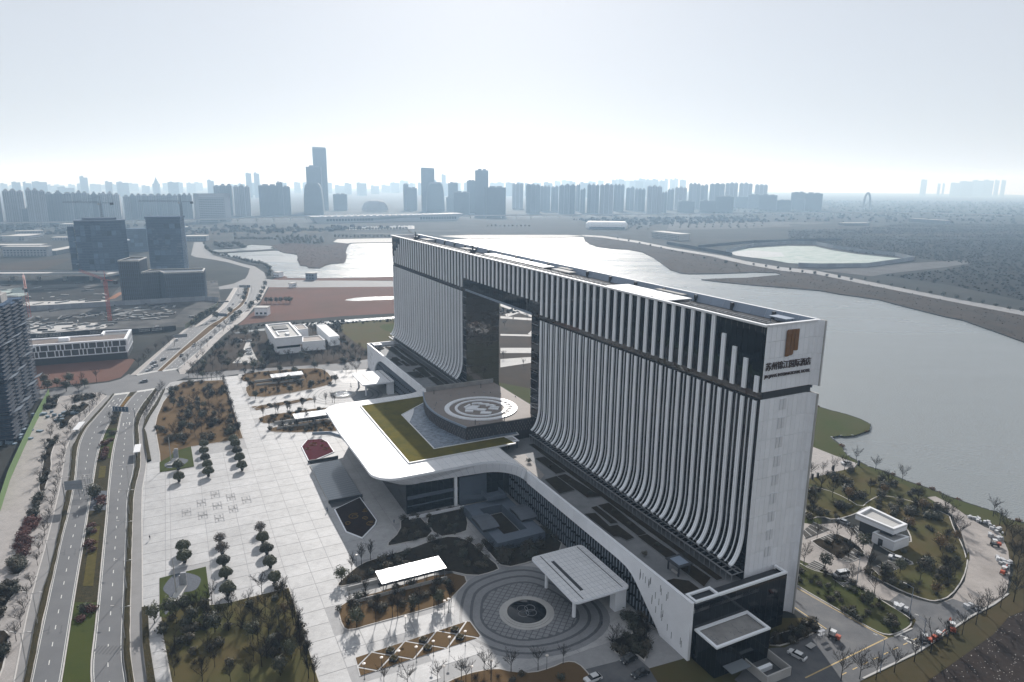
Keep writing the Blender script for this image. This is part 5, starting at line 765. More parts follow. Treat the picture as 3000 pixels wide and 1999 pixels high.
# diamond parterres: pale ribs between brown grass lozenges
def parterre(poly, nm):
    o = sheet('parterre', poly, .16, M_plaza, .1)
    a, b, c, d = [Vector(p) for p in poly]            # a-b one long side, d-c the other
    def at(u, t): return (a.lerp(b, u)).lerp(d.lerp(c, u), t)
    N = 3.6
    cells = []
    for i in range(4):
        u0 = (i) / N; L = 1 / N
        cells += [[(u0 + .05 * L, .5), (u0 + .5 * L, .03), (u0 + .95 * L, .5), (u0 + .5 * L, .97)], [(u0 - .43 * L, .02), (u0 + .43 * L, .02), (u0, .45)], [(u0 - .43 * L, .98), (u0 + .43 * L, .98), (u0, .55)]]
    for cl in cells:
        cl = clip_cell(cl, [(.01, .02), (.99, .02), (.99, .98), (.01, .98)])
        if len(cl) < 3 or abs(area(cl)) < .004: continue
        sheet('grass_lozenge', [tuple(at(u, t)) for u, t in cl], .24, M_brown, .1, o)
    k = 0
    for i in range(1, 4):
        for t in (.27, .73):
            p = at(i / N, t); pl = thing('planter', '%s clipped square box planter in the %s, %s side' % (['nearest the avenue', 'middle', 'nearest the fountain'][i - 1], nm, 'upper' if t < .5 else 'lower'), 'planter', (p.x, p.y, .24), HA + .75, 'clipped box planters')
            MB().prism([(1.05, .6), (.6, 1.05), (-.6, 1.05), (-1.05, .6), (-1.05, -.6), (-.6, -1.05), (.6, -1.05), (1.05, -.6)], 0, .55).build('planter_wall', M_pot, pl)
            for qx, qy in ((-.45, -.45), (.45, -.45), (-.45, .45), (.45, .45)):
                MB().prism([(qx - .36, qy - .36), (qx + .36, qy - .36), (qx + .36, qy + .36), (qx - .36, qy + .36)], .5, .72).build('clipped_quarter', M_hedge, pl)
parterre([D['diaN'][0], D['diaN'][1], D['diaN'][2], D['diaN'][3]], 'parterre by the near fountain')
parterre([D['diaF'][0], D['diaF'][1], D['diaF'][2], D['diaF'][3]], 'parterre by the far fountain')
# drive loop of dark setts round each fountain
def ring_poly(cs, cv, pts): return smooth_poly([W(cs + s, cv + v) for s, v in pts], 2)
LOOP = [(-15, -14), (0, -22), (14, -16), (22, -10), (24, 4), (20, 14), (6, 20), (-8, 22), (-17, 16), (-20, 2)]
def loop(cs, cv):
    base = [(s * .85, v * .85) for s, v in LOOP]
    o = sheet('drive_loop', ring_poly(cs, cv, [(s * 1.22, v * 1.22) for s, v in base]), .125, M_cobble)
    for k, f in enumerate((1.12, .95)):
        sheet('dark_sett_band', ring_poly(cs, cv, [(s * f, v * f) for s, v in base]), .135 + k * .02, M_setdark, 0, o); sheet('sett_paving', ring_poly(cs, cv, [(s * (f - .05), v * (f - .05)) for s, v in base]), .145 + k * .02, M_cobble, 0, o)
    f = .78
    sheet('dark_sett_band', ring_poly(cs, cv, [(s * f, v * f) for s, v in base]), .175, M_setdark, 0, o)
    inner = [(s * (f - .04), v * (f - .04)) for s, v in base]; ip = ring_poly(cs, cv, inner); g = 2.25
    for i in range(-12, 13):
        for j in range(-12, 13):
            cx, cy = W(cs + (i + j) * g / 2, cv + (i - j) * g / 2); h = g * .46
            c = [W(cs + (i + j) * g / 2 + h * .92, cv + (i - j) * g / 2), W(cs + (i + j) * g / 2, cv + (i - j) * g / 2 + h * .92), W(cs + (i + j) * g / 2 - h * .92, cv + (i - j) * g / 2), W(cs + (i + j) * g / 2, cv + (i - j) * g / 2 - h * .92)]
            if Vector((cx - W(cs, cv)[0], cy - W(cs, cv)[1])).length < 7.2: continue
            pc = clip_cell(ip, c)
            if len(pc) > 2 and abs(area(pc)) > .5: sheet('diamond_slab', pc, .19, M_cobble, 0, o)
loop(30.1, -50.6); loop(259, -51.4)
def fountain(cs, cv, label, m):
    x, y = W(cs, cv); f = thing('fountain', label, 'fountain', (x, y, .1), HA)
    MB().lathe([(7.9, .0), (7.9, .2), (7.0, .25), (7.0, .42), (6.3, .45), (6.3, .62), (5.7, .65), (5.6, .3)], 48).build('stepped_rim', M_conc, f)
    MB().lathe([(5.62, .48), (4.5, .62), (3.0, .70), (.01, .74)], 48).build('basin', m, f, smooth=True)
    rg = MB()
    for k in range(4):
        t = k * math.pi / 2 + .5; cx, cy = 1.55 * math.cos(t), 1.55 * math.sin(t)
        for i in range(20):
            a0, a1 = i * math.pi / 10, (i + 1) * math.pi / 10
            rg.tube((cx + 1.5 * math.cos(a0), cy + 1.5 * math.sin(a0), .74), (cx + 1.5 * math.cos(a1), cy + 1.5 * math.sin(a1), .74), .06, n=4)
    rg.build('flower_ring', M_metal, f)
fountain(30.1, -50.6, 'round dark basin fountain in the shaded drive before the near entrance', M_basin)
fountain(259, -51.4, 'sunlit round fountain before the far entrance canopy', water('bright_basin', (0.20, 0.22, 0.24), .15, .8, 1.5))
# crimson carpet bedding panels and sunken skylight court between them
def carpet(poly, label, lit):
    p = [tuple(q) for q in poly]
    o = tag(sheet('flower_bed', inset(p, .4), .55, M_flower if lit else mat('shaded_bedding', (0.026, 0.015, 0.013), .9, .3, 1.0), .5, kind=None), label, 'flower bed')  # unlit bed: the building's shade is put into a darker bedding colour
    sheet('stone_rim', p, .45, M_white, .42, o)
    cx = sum(q[0] for q in p) / len(p); cy = sum(q[1] for q in p) / len(p); rng = random.Random(5); gm = MB()
    for sx, sy, r0, tt, turns in ((-5, 3, 1.9, 0, 1.6), (3, -1, 2.3, 1.2, 1.5), (-1, -4.5, 1.6, 2.5, 1.4), (6, 4, 1.4, 4, 1.3), (0, 2, 1.3, 5, 1.2)):
        bx, by = cx + sx * HU[0] + sy * HV[0], cy + sx * HU[1] + sy * HV[1]
        pr = None
        for i in range(26):
            a = tt + i * turns * 2 * math.pi / 26; r = r0 * (1 - i / 34); q = (bx + r * math.cos(a), by + r * math.sin(a))
            if pr and inside(q, inset(p, .8)) and inside(pr, inset(p, .8)): gm.tube((pr[0], pr[1], .56), (q[0], q[1], .56), .2, n=4)
            pr = q
    gm.build('golden_scroll', M_gflow, o)
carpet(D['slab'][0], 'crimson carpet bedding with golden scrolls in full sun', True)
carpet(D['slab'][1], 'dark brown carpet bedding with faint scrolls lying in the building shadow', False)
sk = hotel_thing('skylight', 'long sloping glass skylight set in the plaza between the two flower beds', 'skylight')
MB().box(-87.2, 124, .1, -74.2, 163, .5).build('skylight_base', M_conc, sk)
for i in range(19):
    s0 = 124.3 + i * 2.02
    MB().poly([(-87, s0, .55), (-87, s0 + 1.9, .55), (-74.5, s0 + 1.9, 1.0), (-74.5, s0, 1.0)][::-1]).build('glass_strip', M_skyl, sk)
for s0, s1 in ((118, 123.8), (163.2, 166.5)):
    MB().box(-87, s0 + 1.5, .1, -74.5, s1, .16).box(-87.3, s1 - .4, .1, -74.2, s1, 1.3).build('stairwell', M_dark, sk)
rw = MB()
rl = [W(s, v) for s, v in ((201.4, -79), (198.8, -71.3), (191, -66.8), (180, -65.8))]
for i in range(3): rw.prism(clip_cell([(-9999, -9999), (9999, -9999), (9999, 9999), (-9999, 9999)], [(rl[i][0], rl[i][1]), (rl[i + 1][0], rl[i + 1][1]), (rl[i + 1][0] + .5, rl[i + 1][1] + .4), (rl[i][0] + .5, rl[i][1] + .4)]), .1, 1.1)
tag(rw.build('low_wall', M_clad), 'low curved grey wall behind the sunlit crimson bed', 'wall')

# ================================================================== right-hand side
sheet('lawn', D['shoregrass'], .05, M_shore); sheet('lawn', D['lawnmid'], .09, M_olive); sheet('lakeside_terrace', D['paver'], .13, M_walk)
sheet('lawn', D['lawnbot'], .06, mat('verge_lawn', (0.082, 0.062, 0.034), 0.95, scale=0.06, c2=(0.058, 0.054, 0.028), detail=9)); sheet('ploughed_soil', D['soil'], .12, M_soil)
sheet('brick_road', D['brick'], .07, M_brick); ar = sheet('access_road', D['asph'], .09, M_asph2)
for k, m in (('islE', M_shore), ('islF', M_olive), ('islG', M_bed)): bed('planted_island', D[k], m, .24)
bed('planted_island', D['bedN'], M_bed, .24)
for p in D['parkslots']:
    o = sheet('parking_bays', p, .275, mat('bay_paving', (0.10, 0.095, 0.09), .9, .2, 1.0)); a, b, c, d = [Vector(q) for q in p]; mk = MB()
    n = 4
    for i in range(n + 1):
        u, t = a.lerp(d, i / n) if (d - a).length < (b - a).length and False else a.lerp(b, i / n), d.lerp(c, i / n); e = (t - u); nr = Vector((-e.y, e.x)).normalized() * .09
        q = [u - nr, t - nr, t + nr, u + nr]; q = q if area(q) > 0 else q[::-1]; mk.poly([(v.x, v.y, .285) for v in q])
    mk.build('bay_lines', M_mark, o, 'stuff')

# ================================================================== lines on the access road
def ribbon(line, w, z):
    mb = MB()
    for i in range(len(line) - 1):
        a, b = Vector(line[i]), Vector(line[i + 1]); d = b - a; nr = Vector((-d.y, d.x)).normalized() * w / 2
        q = [a - nr, b - nr, b + nr, a + nr]; q = q if area(q) > 0 else q[::-1]; mb.poly([(v.x, v.y, z) for v in q])
    return mb
for k in ('y1', 'y2', 'y3'): ribbon(D['lines'][k], .35, .105).build('yellow_line', M_yellow, ar)
for k in ('w1', 'w2'):
    for i in range(len(D['lines'][k]) - 1):
        a, b = D['lines'][k][i], D['lines'][k][i + 1]; m = ribbon([a, b], .5, .24)
        mb = MB(); mb.prism([(p[0], p[1]) for p in m.v], .05, .24); mb.build('kerb', M_conc, ar)
a, b = [Vector(p) for p in D['lines']['dash']]
for i in range(8): ribbon([a.lerp(b, i / 8), a.lerp(b, i / 8 + .055)], .3, .106).build('yellow_dash', M_yellow, ar)
for p in D['lines']['arrows']: arrow(p, 2.4, 1, ar, M_mark, .106, 1.0)

# ================================================================== the hotel tower
PITCH, NF = 4.26, 76
def fs(k): return 0.6 + PITCH * k
tw = hotel_thing('hotel_tower', 'long gate-shaped hotel tower of white fins and dark glass', 'hotel')
E0, E1 = -1.0, 322.8
NEAR, FAR = (E0, 124.4), (195.5, E1)
jr = random.Random(8)
# dark cores behind the skin
MB().box(.4, E0 + .3, 67.2, 18.4, E1 - .3, 83.6).box(.4, E0 + .3, 14, 18.4, NEAR[1] - .25, 67.2).box(.4, FAR[0] + .25, 14, 18.4, E1 - .3, 67.2).build('core', M_dark, tw)
def pane(s0, s1, z0, z1, m=M_glass, nm='glass_pane', x=0.0, j=.0035):
    dy, dz = jr.uniform(-j, j) * (s1 - s0), jr.uniform(-j, j) * (z1 - z0) * .25
    MB().poly([(x, s0, z0), (x + dy, s1, z0), (x + dy + dz, s1, z1), (x + dz, s0, z1)][::-1]).build(nm, m, tw)
for k in range(-1, NF):
    c = fs(k); a, b = max(E0, c), min(E1, c + PITCH)
    if b - a < .3: continue
    lowz = 67.4 if fs(27) + 3 < c < fs(47) - 3 else 68.2
    mid = (a + b) / 2
    pane(a + .05, mid - .04, lowz, 85.4); pane(mid + .04, b - .05, lowz, 85.4)
for k in range(-1, NF):
    c = fs(k)
    if c + PITCH <= 124.8 or c >= FAR[0] - .2:
        a, b = max(E0, c), min(E1, c + PITCH)
        if b - a > .3: pane(a + .05, b - .05, 14, 66.2)
pane(fs(28) + .1, 124.3, 14, 66.2); pane(195.6, fs(46) - .1, 14, 66.2)
# floor lines across the corner panes beside the gate
fl = MB()
for z in range(19, 66, 4):
    for s0, s1 in ((118.6, 124.45), (195.45, 201.4)): fl.box(-.12, s0, z, .05, s1, z + .22)
fl.build('floor_trim', M_metal, tw)
# recessed band between the upper and the lower storeys
for s0, s1 in ((E0, 124.3), (195.6, E1)):
    n = int((s1 - s0) / PITCH / 2)
    for i in range(n): pane(s0 + (s1 - s0) * i / n + .03, s0 + (s1 - s0) * (i + 1) / n - .03, 66.25, 68.15, M_glassb, 'band_panel', .25, .006)
# upper fins
def upper_fin(k):
    z0 = 73.0 if 27 < k < 47 else 68.0
    top = {0: 72.3, 1: 76.1, 2: 78.3, 3: 81.0, NF - 1: 72.3, NF - 2: 76.1, NF - 3: 78.3, NF - 4: 81.0}.get(k, 85.6); c = fs(k)
    mb = MB().box(-.5, c - .68, z0, -.02, c - .06, top).box(-.5, c + .06, z0, -.02, c + .68, top).box(-.36, c - .06, z0 + .1, -.02, c + .06, top - .1, 1)
    mb.build('fin', [M_fin, M_finedge], tw)
for k in range(NF): upper_fin(k)
# lower fins sweep out at the foot
def curve(off=0.0, n=9):
    pts = [(-.05, 65.8), (-.05, 29.5)]
    for i in range(1, n + 1):
        t = R(78) * i / n; pts.append((-.05 - 4.6 * (1 - math.cos(t)), 29.5 - 10.6 * math.sin(t)))
    return pts
def swept(c, half, thick):
    cu = curve(); mb = MB(); a = []; b = []
    for i, (v, z) in enumerate(cu):
        p = cu[max(0, i - 1)]; q = cu[min(len(cu) - 1, i + 1)]; d = Vector((q[0] - p[0], q[1] - p[1])).normalized(); nx = Vector((d.y, -d.x)); nx = -nx if nx.x > 0 else nx
        a.append((v, z)); b.append((v + nx.x * thick, z + nx.y * thick))
    for (h0, h1, mi, th) in ((-half, -half * .09, 0, 1), (half * .09, half, 0, 1), (-half * .09, half * .09, 1, .8)):
        for i in range(len(a) - 1):
            o0 = (a[i][0] + (b[i][0] - a[i][0]) * th, a[i][1] + (b[i][1] - a[i][1]) * th); o1 = (a[i + 1][0] + (b[i + 1][0] - a[i + 1][0]) * th, a[i + 1][1] + (b[i + 1][1] - a[i + 1][1]) * th)
            A, B, C, E_ = (a[i][0], a[i][1]), o0, o1, (a[i + 1][0], a[i + 1][1])
            for y in (h0, h1):
                q = [(A[0], c + y, A[1]), (B[0], c + y, B[1]), (C[0], c + y, C[1]), (E_[0], c + y, E_[1])]; mb.poly(q if y == h0 else q[::-1], mi)
            mb.poly([(B[0], c + h0, B[1]), (B[0], c + h1, B[1]), (C[0], c + h1, C[1]), (C[0], c + h0, C[1])], mi)
    p, q = a[-1], b[-1]; cx, cz = (p[0] + q[0]) / 2, (p[1] + q[1]) / 2
    return mb, (cx, cz)
for k in list(range(0, 28)) + list(range(47, NF)):
    mb, e = swept(fs(k), .58, .5); o = mb.build('curved_fin', [M_fin, M_finedge], tw)
    MB().tube((e[0] - .25, fs(k), e[1] - .12), (e[0] + .1, fs(k), e[1] + .1), .55, n=10, cap=True).build('fin_foot', M_fin, o)
    if k not in (27, NF - 1):
        mb, e = swept(fs(k) + PITCH / 2, .11, .35); mb.build('slim_fin', [M_fin, M_fin], tw)
# glazed eaves grid at the fins' feet
for s0, s1 in ((E0, fs(27) + 1), (fs(47) - 1, E1)):
    mb = MB().box(-4.6, s0, 17.0, -4.25, s1, 17.3).box(-2.1, s0, 17.0, -1.8, s1, 17.25).box(-.6, s0, 17.0, -.3, s1, 17.25)
    s = s0
    while s < s1: mb.box(-4.3, s, 17.02, -.2, s + .22, 17.22); mb.box(-4.5, s, 14.6, -4.35, s + .16, 17.05); s += PITCH / 2
    mb.build('eaves_frame', M_metal, tw, 'stuff')
    MB().poly([(-4.3, s0, 16.95), (-.3, s0, 16.95), (-.3, s1, 16.95), (-4.3, s1, 16.95)]).build('eaves_glass', M_glassl, tw)
# gate: underside and glass flanks
MB().box(-.2, 124.0, 66.6, 19, 196, 67.15).box(-.3, 124, 67.2, -.02, 196, 67.55).build('gate_soffit', M_clad, tw)
for s, sg in ((195.45, -1), (124.45, 1)):
    for i, z in enumerate(range(15, 66, 4)):
        for v0, v1 in ((0, 4.7), (4.7, 9.4), (9.4, 14.1), (14.1, 18.7)):
            j = jr.uniform(-.02, .02); q = [(v0 + .03, s + j, z), (v1 - .03, s - j, z), (v1 - .03, s - j * .6, z + 3.85), (v0 + .03, s + j * .6, z + 3.85)]
            MB().poly(q if sg < 0 else q[::-1]).build('flank_pane', M_glassb, tw)
        MB().box(-.1, s - .12 if sg < 0 else s - .02, z - .13, 18.8, s + .02 if sg < 0 else s + .12, z).build('floor_trim', M_dark, tw)
# white end wall of upright strips, flaring out at the lake corner
PLAN = [(0, -1.25), (1.5, -1.25), (3.2, -1.25), (4.9, -1.25), (6.6, -1.25), (8.3, -1.25), (10.0, -1.25), (11.7, -1.25), (13.4, -1.25), (15.1, -1.25), (16.7, -1.25), (17.2, -1.45), (17.7, -1.95), (18.1, -2.6), (18.5, -3.5)]
def end_wall(plan, rows, y_off=0, mirror=False, nm='wall_panel'):
    for i in range(len(plan) - 1):
        (v0, s0), (v1, s1) = plan[i], plan[i + 1]
        for r in range(len(rows) - 1):
            z0, z1 = rows[r] + .03, rows[r + 1] - .03; g = .03
            q = [(v0 + g, s0 + y_off, z0), (v1 - g, s1 + y_off, z0), (v1 - g, s1 + y_off, z1), (v0 + g, s0 + y_off, z1)]
            mb = MB().poly(q); bk = [(p[0], p[1] + .3, p[2]) for p in q]; mb.loft(q, bk); mb.build(nm, M_white, tw)
end_wall(PLAN, [68.3, 72.7, 77.1, 81.5, 86.0]); end_wall(PLAN, [0, 5.5, 11, 16.4, 21.9, 27.4, 32.9, 38.4, 43.9, 49.4, 54.9, 60.3, 66.2], .12)
MB().box(.3, -1.0, 0, 18.2, -.5, 66).box(.3, -1.0, 68.2, 18.2, -.5, 85.8).box(18.3, -3.4, 0, 18.7, 2, 66.2).box(18.3, -3.4, 68.3, 18.7, 2, 86).build('end_backing', M_conc, tw)
MB().box(.9, -.85, 66.2, 18.0, -.5, 68.3).build('end_recess', M_dark, tw)
for z in (62.6, 57.4, 52.0, 46.6, 41.2, 35.8, 30.4, 25.0, 19.8):
    o = MB().box(6.9, -1.32, z, 7.9, -1.16, z + 3.0).box(8.1, -1.32, z, 9.1, -1.16, z + 3.0).build('stair_window', mat('grey_louvre', (0.78, 0.80, 0.84), .6, .05, .5), tw)
MB().box(18.5, E0, 14, 18.75, 124.4, 66.2).box(18.5, 195.5, 14, 18.75, E1, 66.2).box(18.5, E0, 67.2, 18.75, E1, 86).build('lake_front', M_clad, tw)
MB().box(0, E1, 14, 18.6, E1 + .3, 66.2).box(0, E1, 68.2, 18.6, E1 + .3, 86).build('far_end_wall', M_white, tw)
# roof: rims, deck, plant
MB().box(-.9, E0 - .3, 85.45, .15, E1 + .2, 86.0).build('roof_rim', M_roofwhite, tw); MB().box(.15, -1.6, 85.6, 18.6, -.6, 86.02).build('roof_rim', M_roofwhite, tw)
MB().poly([(.1, E0, 83.65), (18.5, E0, 83.65), (18.5, E1, 83.65), (.1, E1, 83.65)]).build('roof_deck', mat('roof_felt', (0.085, 0.088, 0.094), .9, .25, .15), tw)
MB().box(17.6, -.6, 83.6, 18.5, E1, 86.1).build('roof_rim', M_roofwhite, tw)
n = 58
for i in range(n):
    s0, s1 = E0 + (E1 - E0) * i / n + .03, E0 + (E1 - E0) * (i + 1) / n - .03
    MB().poly([(16.4, s0, 83.7), (17.55, s0, 86.05), (17.55, s1, 86.05), (16.4, s1, 83.7)]).build('parapet_panel', M_clad, tw)
for i in range(20): MB().box(16.2, 12 + i * 16, 83.7, 17.0, 12.9 + i * 16, 85.8).build('parapet_post', M_dark, tw)
rk = MB()
for v in (7.4, 9.0): rk.box(v, 2, 84.35, v + .18, E1 - 2, 84.6)
s = 3
while s < E1 - 3: rk.box(7.4, s, 83.7, 7.6, s + .25, 84.4); rk.box(9.0, s, 83.7, 9.2, s + .25, 84.4); rk.box(7.3, s, 84.55, 9.3, s + .12, 84.66); s += 3.2
rk.build('gantry_rails', M_metal, tw, 'stuff')
def fan(s, v):
    MB().lathe([(.75, 83.7), (.75, 84.5), (.6, 84.62), (.62, 84.3), (.05, 84.3)], 10, (v, s)).build('roof_fan', M_metal, tw)
for i in range(17): fan(6 + i * 2.3, 5.2)
for i in range(14): fan(92 + i * 2.6, 5.4)
for s0, s1, v0, v1, z, m in ((42, 50, 3.4, 13, 85.3, M_roofwhite), (50.6, 58.6, 3.4, 13, 85.3, M_roofwhite), (59.2, 67.2, 3.4, 13, 85.3, M_roofwhite), (67.8, 76, 3.4, 13, 85.3, M_roofwhite), (134, 164, 10.2, 16, 85.0, M_roofwhite), (164.4, 196, 10.2, 16, 85.0, M_roofwhite), (112, 126, 9.8, 13.4, 85.3, M_conc), (118, 128, 13.8, 16, 85.6, M_concd), (218, 228, 10, 14, 85.4, M_conc), (282, 294, 10, 15, 85.5, M_conc), (48, 62, 14, 16.1, 85.5, M_concd), (4.5, 10.5, 12.5, 16, 85.4, M_clad)):
    mb = MB().box(v0, s0, z - .25, v1, s1, z)
    for vv in (v0 + .3, v1 - .5):
        for ss in (s0 + .3, s1 - .5): mb.box(vv, ss, 83.65, vv + .2, ss + .2, z - .2)
    mb.build('roof_canopy', m, tw)
ld = MB()
for i in range(34): ld.box(2.6, 130 + i * 2.0, 83.7, 2.8, 130.2 + i * 2.0, 85.5); ld.box(1.2, 130 + i * 2.0, 85.3, 5.8, 130.15 + i * 2.0, 85.42)
ld.build('roof_trellis', M_conc, tw, 'stuff')
def bmu(s, sg, big):
    b = MB().box(7.4, s - 1.6, 84.6, 9.3, s + 1.6, 86.4).tube((8.3, s, 86.4), (8.3, s, 88.2), .5, n=6).tube((8.3, s - sg * 3.0, 87.4), (8.3, s + sg * big, 88.6), .28, .14, 5).tube((8.3, s + sg * big, 88.6), (7.2, s + sg * (big + 2), 90.2), .16, n=4).tube((8.3, s, 88.2), (6.6, s - sg * 3, 89.8), .2, n=4)
    b.build('cleaning_cradle_arm', M_dark, tw)
bmu(206, -1, 9); bmu(298, 1, 12)
# signs on the end wall
def text(name, body, size, loc, m, parent, rot, ext=.12, sx=1.0, align='LEFT'):
    cu = bpy.data.curves.new(name, 'FONT'); cu.body = body; cu.size = size; cu.extrude = ext; cu.align_x = align; cu.materials.append(m); cu.resolution_u = 3; cu.offset = .02 if 'hotel' in name else 0.0
    o = bpy.data.objects.new(name, cu); col.objects.link(o); o.parent = parent; o.location = loc; o.rotation_euler = rot; o.scale = (sx, 1, 1); return o
ROTE = (R(90), 0, 0)
text('hotel_name_lettering', '\u82cf\u5dde\u9526\u6c5f\u56fd\u9645\u9152\u5e97', 2.25, (.15, -1.5, 74.2), M_letter, tw, ROTE, .1, 16.3)
text('hotel_name_lettering', 'JIN JIANG INTERNATIONAL HOTEL', 1.15, (.1, -1.5, 72.1), M_letter, tw, ROTE, .1, 16.4)
lg = MB()
def lgp(pts):
    q = [(x, -1.75, z) for x, z in pts]; k = [(x, -1.4, z) for x, z in pts]; lg.poly(q); lg.loft(q, k)
lgp([(6.6, 83.8), (7.0, 84.2), (8.2, 84.2), (8.2, 83.3), (8.0, 83.1), (8.0, 77.4), (7.3, 77.2), (6.6, 77.2)]); lgp([(8.3, 84.2), (9.4, 84.2), (9.4, 83.3), (9.2, 83.1), (9.2, 77.7), (8.7, 77.4), (8.15, 77.4), (8.15, 83.1), (8.3, 83.2)]); lgp([(9.5, 84.2), (10.8, 84.2), (10.8, 78.7), (10.5, 78.5), (9.4, 78.6), (9.4, 83.1), (9.5, 83.2)])
lg.build('gold_emblem', M_gold, tw)

# ================================================================== podium
pd = hotel_thing('hotel_podium', 'low white podium with roof terraces running along the foot of the hotel tower', 'building')
VF = -22.6
# deck
MB().box(VF + .4, -5.6, 13.4, 1.0, 311, 14.3).build('terrace_deck', M_terr, pd)
MB().box(VF + 1.2, -5.0, 0, .5, 310, 13.4).build('podium_core', M_dark, pd)
# front fascia band and the swept white end walls
def fascia(s0, s1, step=4.3):
    s = s0
    while s < s1 - .01:
        e = min(s1, s + step); q = [(VF, s + .03, 12.3), (VF, e - .03, 12.3), (VF, e - .03, 16.6), (VF, s + .03, 16.6)]
        mb = MB().poly(q[::-1]); mb.loft(q, [(p[0] + .9, p[1], p[2]) for p in q]); mb.build('fascia_panel', M_white, pd); s = e
fascia(30, 84); fascia(204, 274)
def swept_end(pts, nm):
    q = [(VF, s, z) for s, z in pts]; mb = MB()
    a = area([(p[1], p[2]) for p in q]); mb.poly(q[::-1] if a > 0 else q); mb.loft(q, [(p[0] + .9, p[1], p[2]) for p in q]); o = mb.build('end_wall', M_white, pd); return o
ne = swept_end([(-5.8, 0), (5.5, 0), (6.6, 1.2), (9, 3.2), (11.5, 5.2), (13.9, 7.2), (16.5, 9.3), (19.1, 11.0), (22, 12.0), (26, 12.3), (30, 12.3), (30, 16.6), (-5.8, 16.6)], 'near')
fe = swept_end([(311, 0), (297, 0), (295, 1.5), (293.4, 4.0), (291, 6.6), (288, 8.8), (284, 10.8), (279, 12.0), (274, 12.3), (274, 16.6), (311, 16.6)], 'far')
sl = MB(); slr = random.Random(2)
for i in range(26):
    s = slr.uniform(-4, 16); z = slr.uniform(2.0 if s < 5 else 2 + (s - 5) * .9, 13); sl.box(VF - .03, s, z, VF + .02, s + .16, z + 2.0)
for i in range(16):
    s = slr.uniform(292, 309); z = slr.uniform(3, 12); sl.box(VF - .03, s, z, VF + .02, s + .16, z + 2.0)
sl.build('slot_windows', M_dark, pd, 'stuff')
MB().box(VF, -5.9, 16.55, VF + .95, 84, 16.75).build('parapet_cap', M_white, pd); MB().box(VF, 203.5, 16.55, VF + .95, 311, 16.75).build('parapet_cap', M_white, pd); MB().box(VF, 310.6, 0, -1, 311.3, 16.7).build('far_side_wall', M_white, pd)
# glazed front with upright louvres set back under the fascia
for s0, s1 in ((6, 100), (190, 297)):
    s = s0
    while s < s1: pane_q = [(VF + 1.0, s + .04, .1), (VF + 1.0, min(s1, s + 3.2) - .04, .1), (VF + 1.0, min(s1, s + 3.2) - .04, 12.3), (VF + 1.0, s + .04, 12.3)]; MB().poly(pane_q[::-1]).build('front_pane', M_glassl, pd); s += 3.2
    lv = MB(); s = s0 + .4; i = 0
    while s < s1:
        for z, h in ((.6, 3.2), (4.4, 3.2), (8.2, 3.4)):
            o = .0 if (i + int(z)) % 2 else .45
            lv.box(VF + .6, s, z + o, VF + .95, s + .22, z + h + o - .3)
        s += 1.5; i += 1
    lv.build('upright_louvres', M_louv, pd, 'stuff')
# canopy over the central lobby
def arc(cx, cy, r, a0, a1, n=8): return [(cx + r * math.cos(R(a0 + (a1 - a0) * i / n)), cy + r * math.sin(R(a0 + (a1 - a0) * i / n))) for i in range(n + 1)]
TOP = [(s, v) for s, v in ([(84, VF)] + arc(84.5, VF - 13.0, 13.0, 90, 0, 8) + [(97.3, -64)] + arc(106.5, -66.3, 9.2, 180, 270, 8) + [(120, -75.6), (150, -76.2), (178, -75.6)] + arc(181, -66.6, 9.2, 270, 360, 8) + [(190.6, -50), (191, -36)] + arc(204, -35.6, 13.0, 180, 90, 8) + [(204, VF)])]
BOT = [(s, v) for s, v in ([(84, VF)] + arc(86.5, VF - 12.0, 12.0, 90, 0, 8) + [(100.2, -58)] + arc(108, -60, 8, 180, 270, 8) + [(120, -68.2), (150, -68.6), (178, -68.2)] + arc(180, -60, 8, 270, 360, 8) + [(188, -50), (188.2, -36)] + arc(201, -35, 12.0, 180, 90, 8) + [(204, VF)])]
tp = [(v, s, 17.4) for s, v in TOP]; tm = [(v, s, 16.6) for s, v in TOP]; bt = [(v, s, 12.6) for s, v in BOT]
cn = MB()
inner = [(-15.2, 109), (-59.6, 108.2), (-59.2, 181.6), (-27, 183.5)]
cn.loft(tp, tm); cn.loft(tm, bt); cn.poly(bt)
cn.build('canopy_fascia', M_white, pd)
# fascia joints: thin upright reveals
fj = MB()
for i in range(len(TOP) - 1):
    (s0, v0), (s1, v1) = TOP[i], TOP[i + 1]; (p0, q0), (p1, q1) = BOT[i], BOT[i + 1]; L = math.hypot(s1 - s0, v1 - v0); n = max(1, int(L / 2.6))
    for k in range(n):
        t = k / n; A = Vector((v0 + (v1 - v0) * t, s0 + (s1 - s0) * t, 16.55)); B = Vector((q0 + (q1 - q0) * t, p0 + (p1 - p0) * t, 12.7)); fj.tube(A, B, .035, n=3)
fj.build('fascia_joints', M_clad, pd, 'stuff')
# panelled white roof, laid as slabs round the roof garden
topxy = [(p[0], p[1]) for p in tp]; MB().poly(tp[::-1] if area(topxy) < 0 else tp).build('roof_backing', M_concd, pd)
gin = [(-59.9, 107.8), (-59.5, 182), (-26.6, 184), (-14.8, 108.7)]
cell_n = 0
vv = -77.0
while vv < -22:
    ss = 84.0
    while ss < 205:
        c = [(vv + .03, ss + .03), (vv + 2.97, ss + .03), (vv + 2.97, ss + 5.97), (vv + .03, ss + 5.97)]; ss += 6.0
        pc = clip_cell(topxy, c)
        if len(pc) < 3 or abs(area(pc)) < .4: continue
        m = (sum(p[0] for p in pc) / len(pc), sum(p[1] for p in pc) / len(pc))
        if all(inside(p, gin) for p in [(p[0] * .98 + m[0] * .02, p[1] * .98 + m[1] * .02) for p in pc]): continue
        sheet('roof_panel', pc, 17.46, M_roofwhite, .06, pd, side=M_clad)
    vv += 3.0
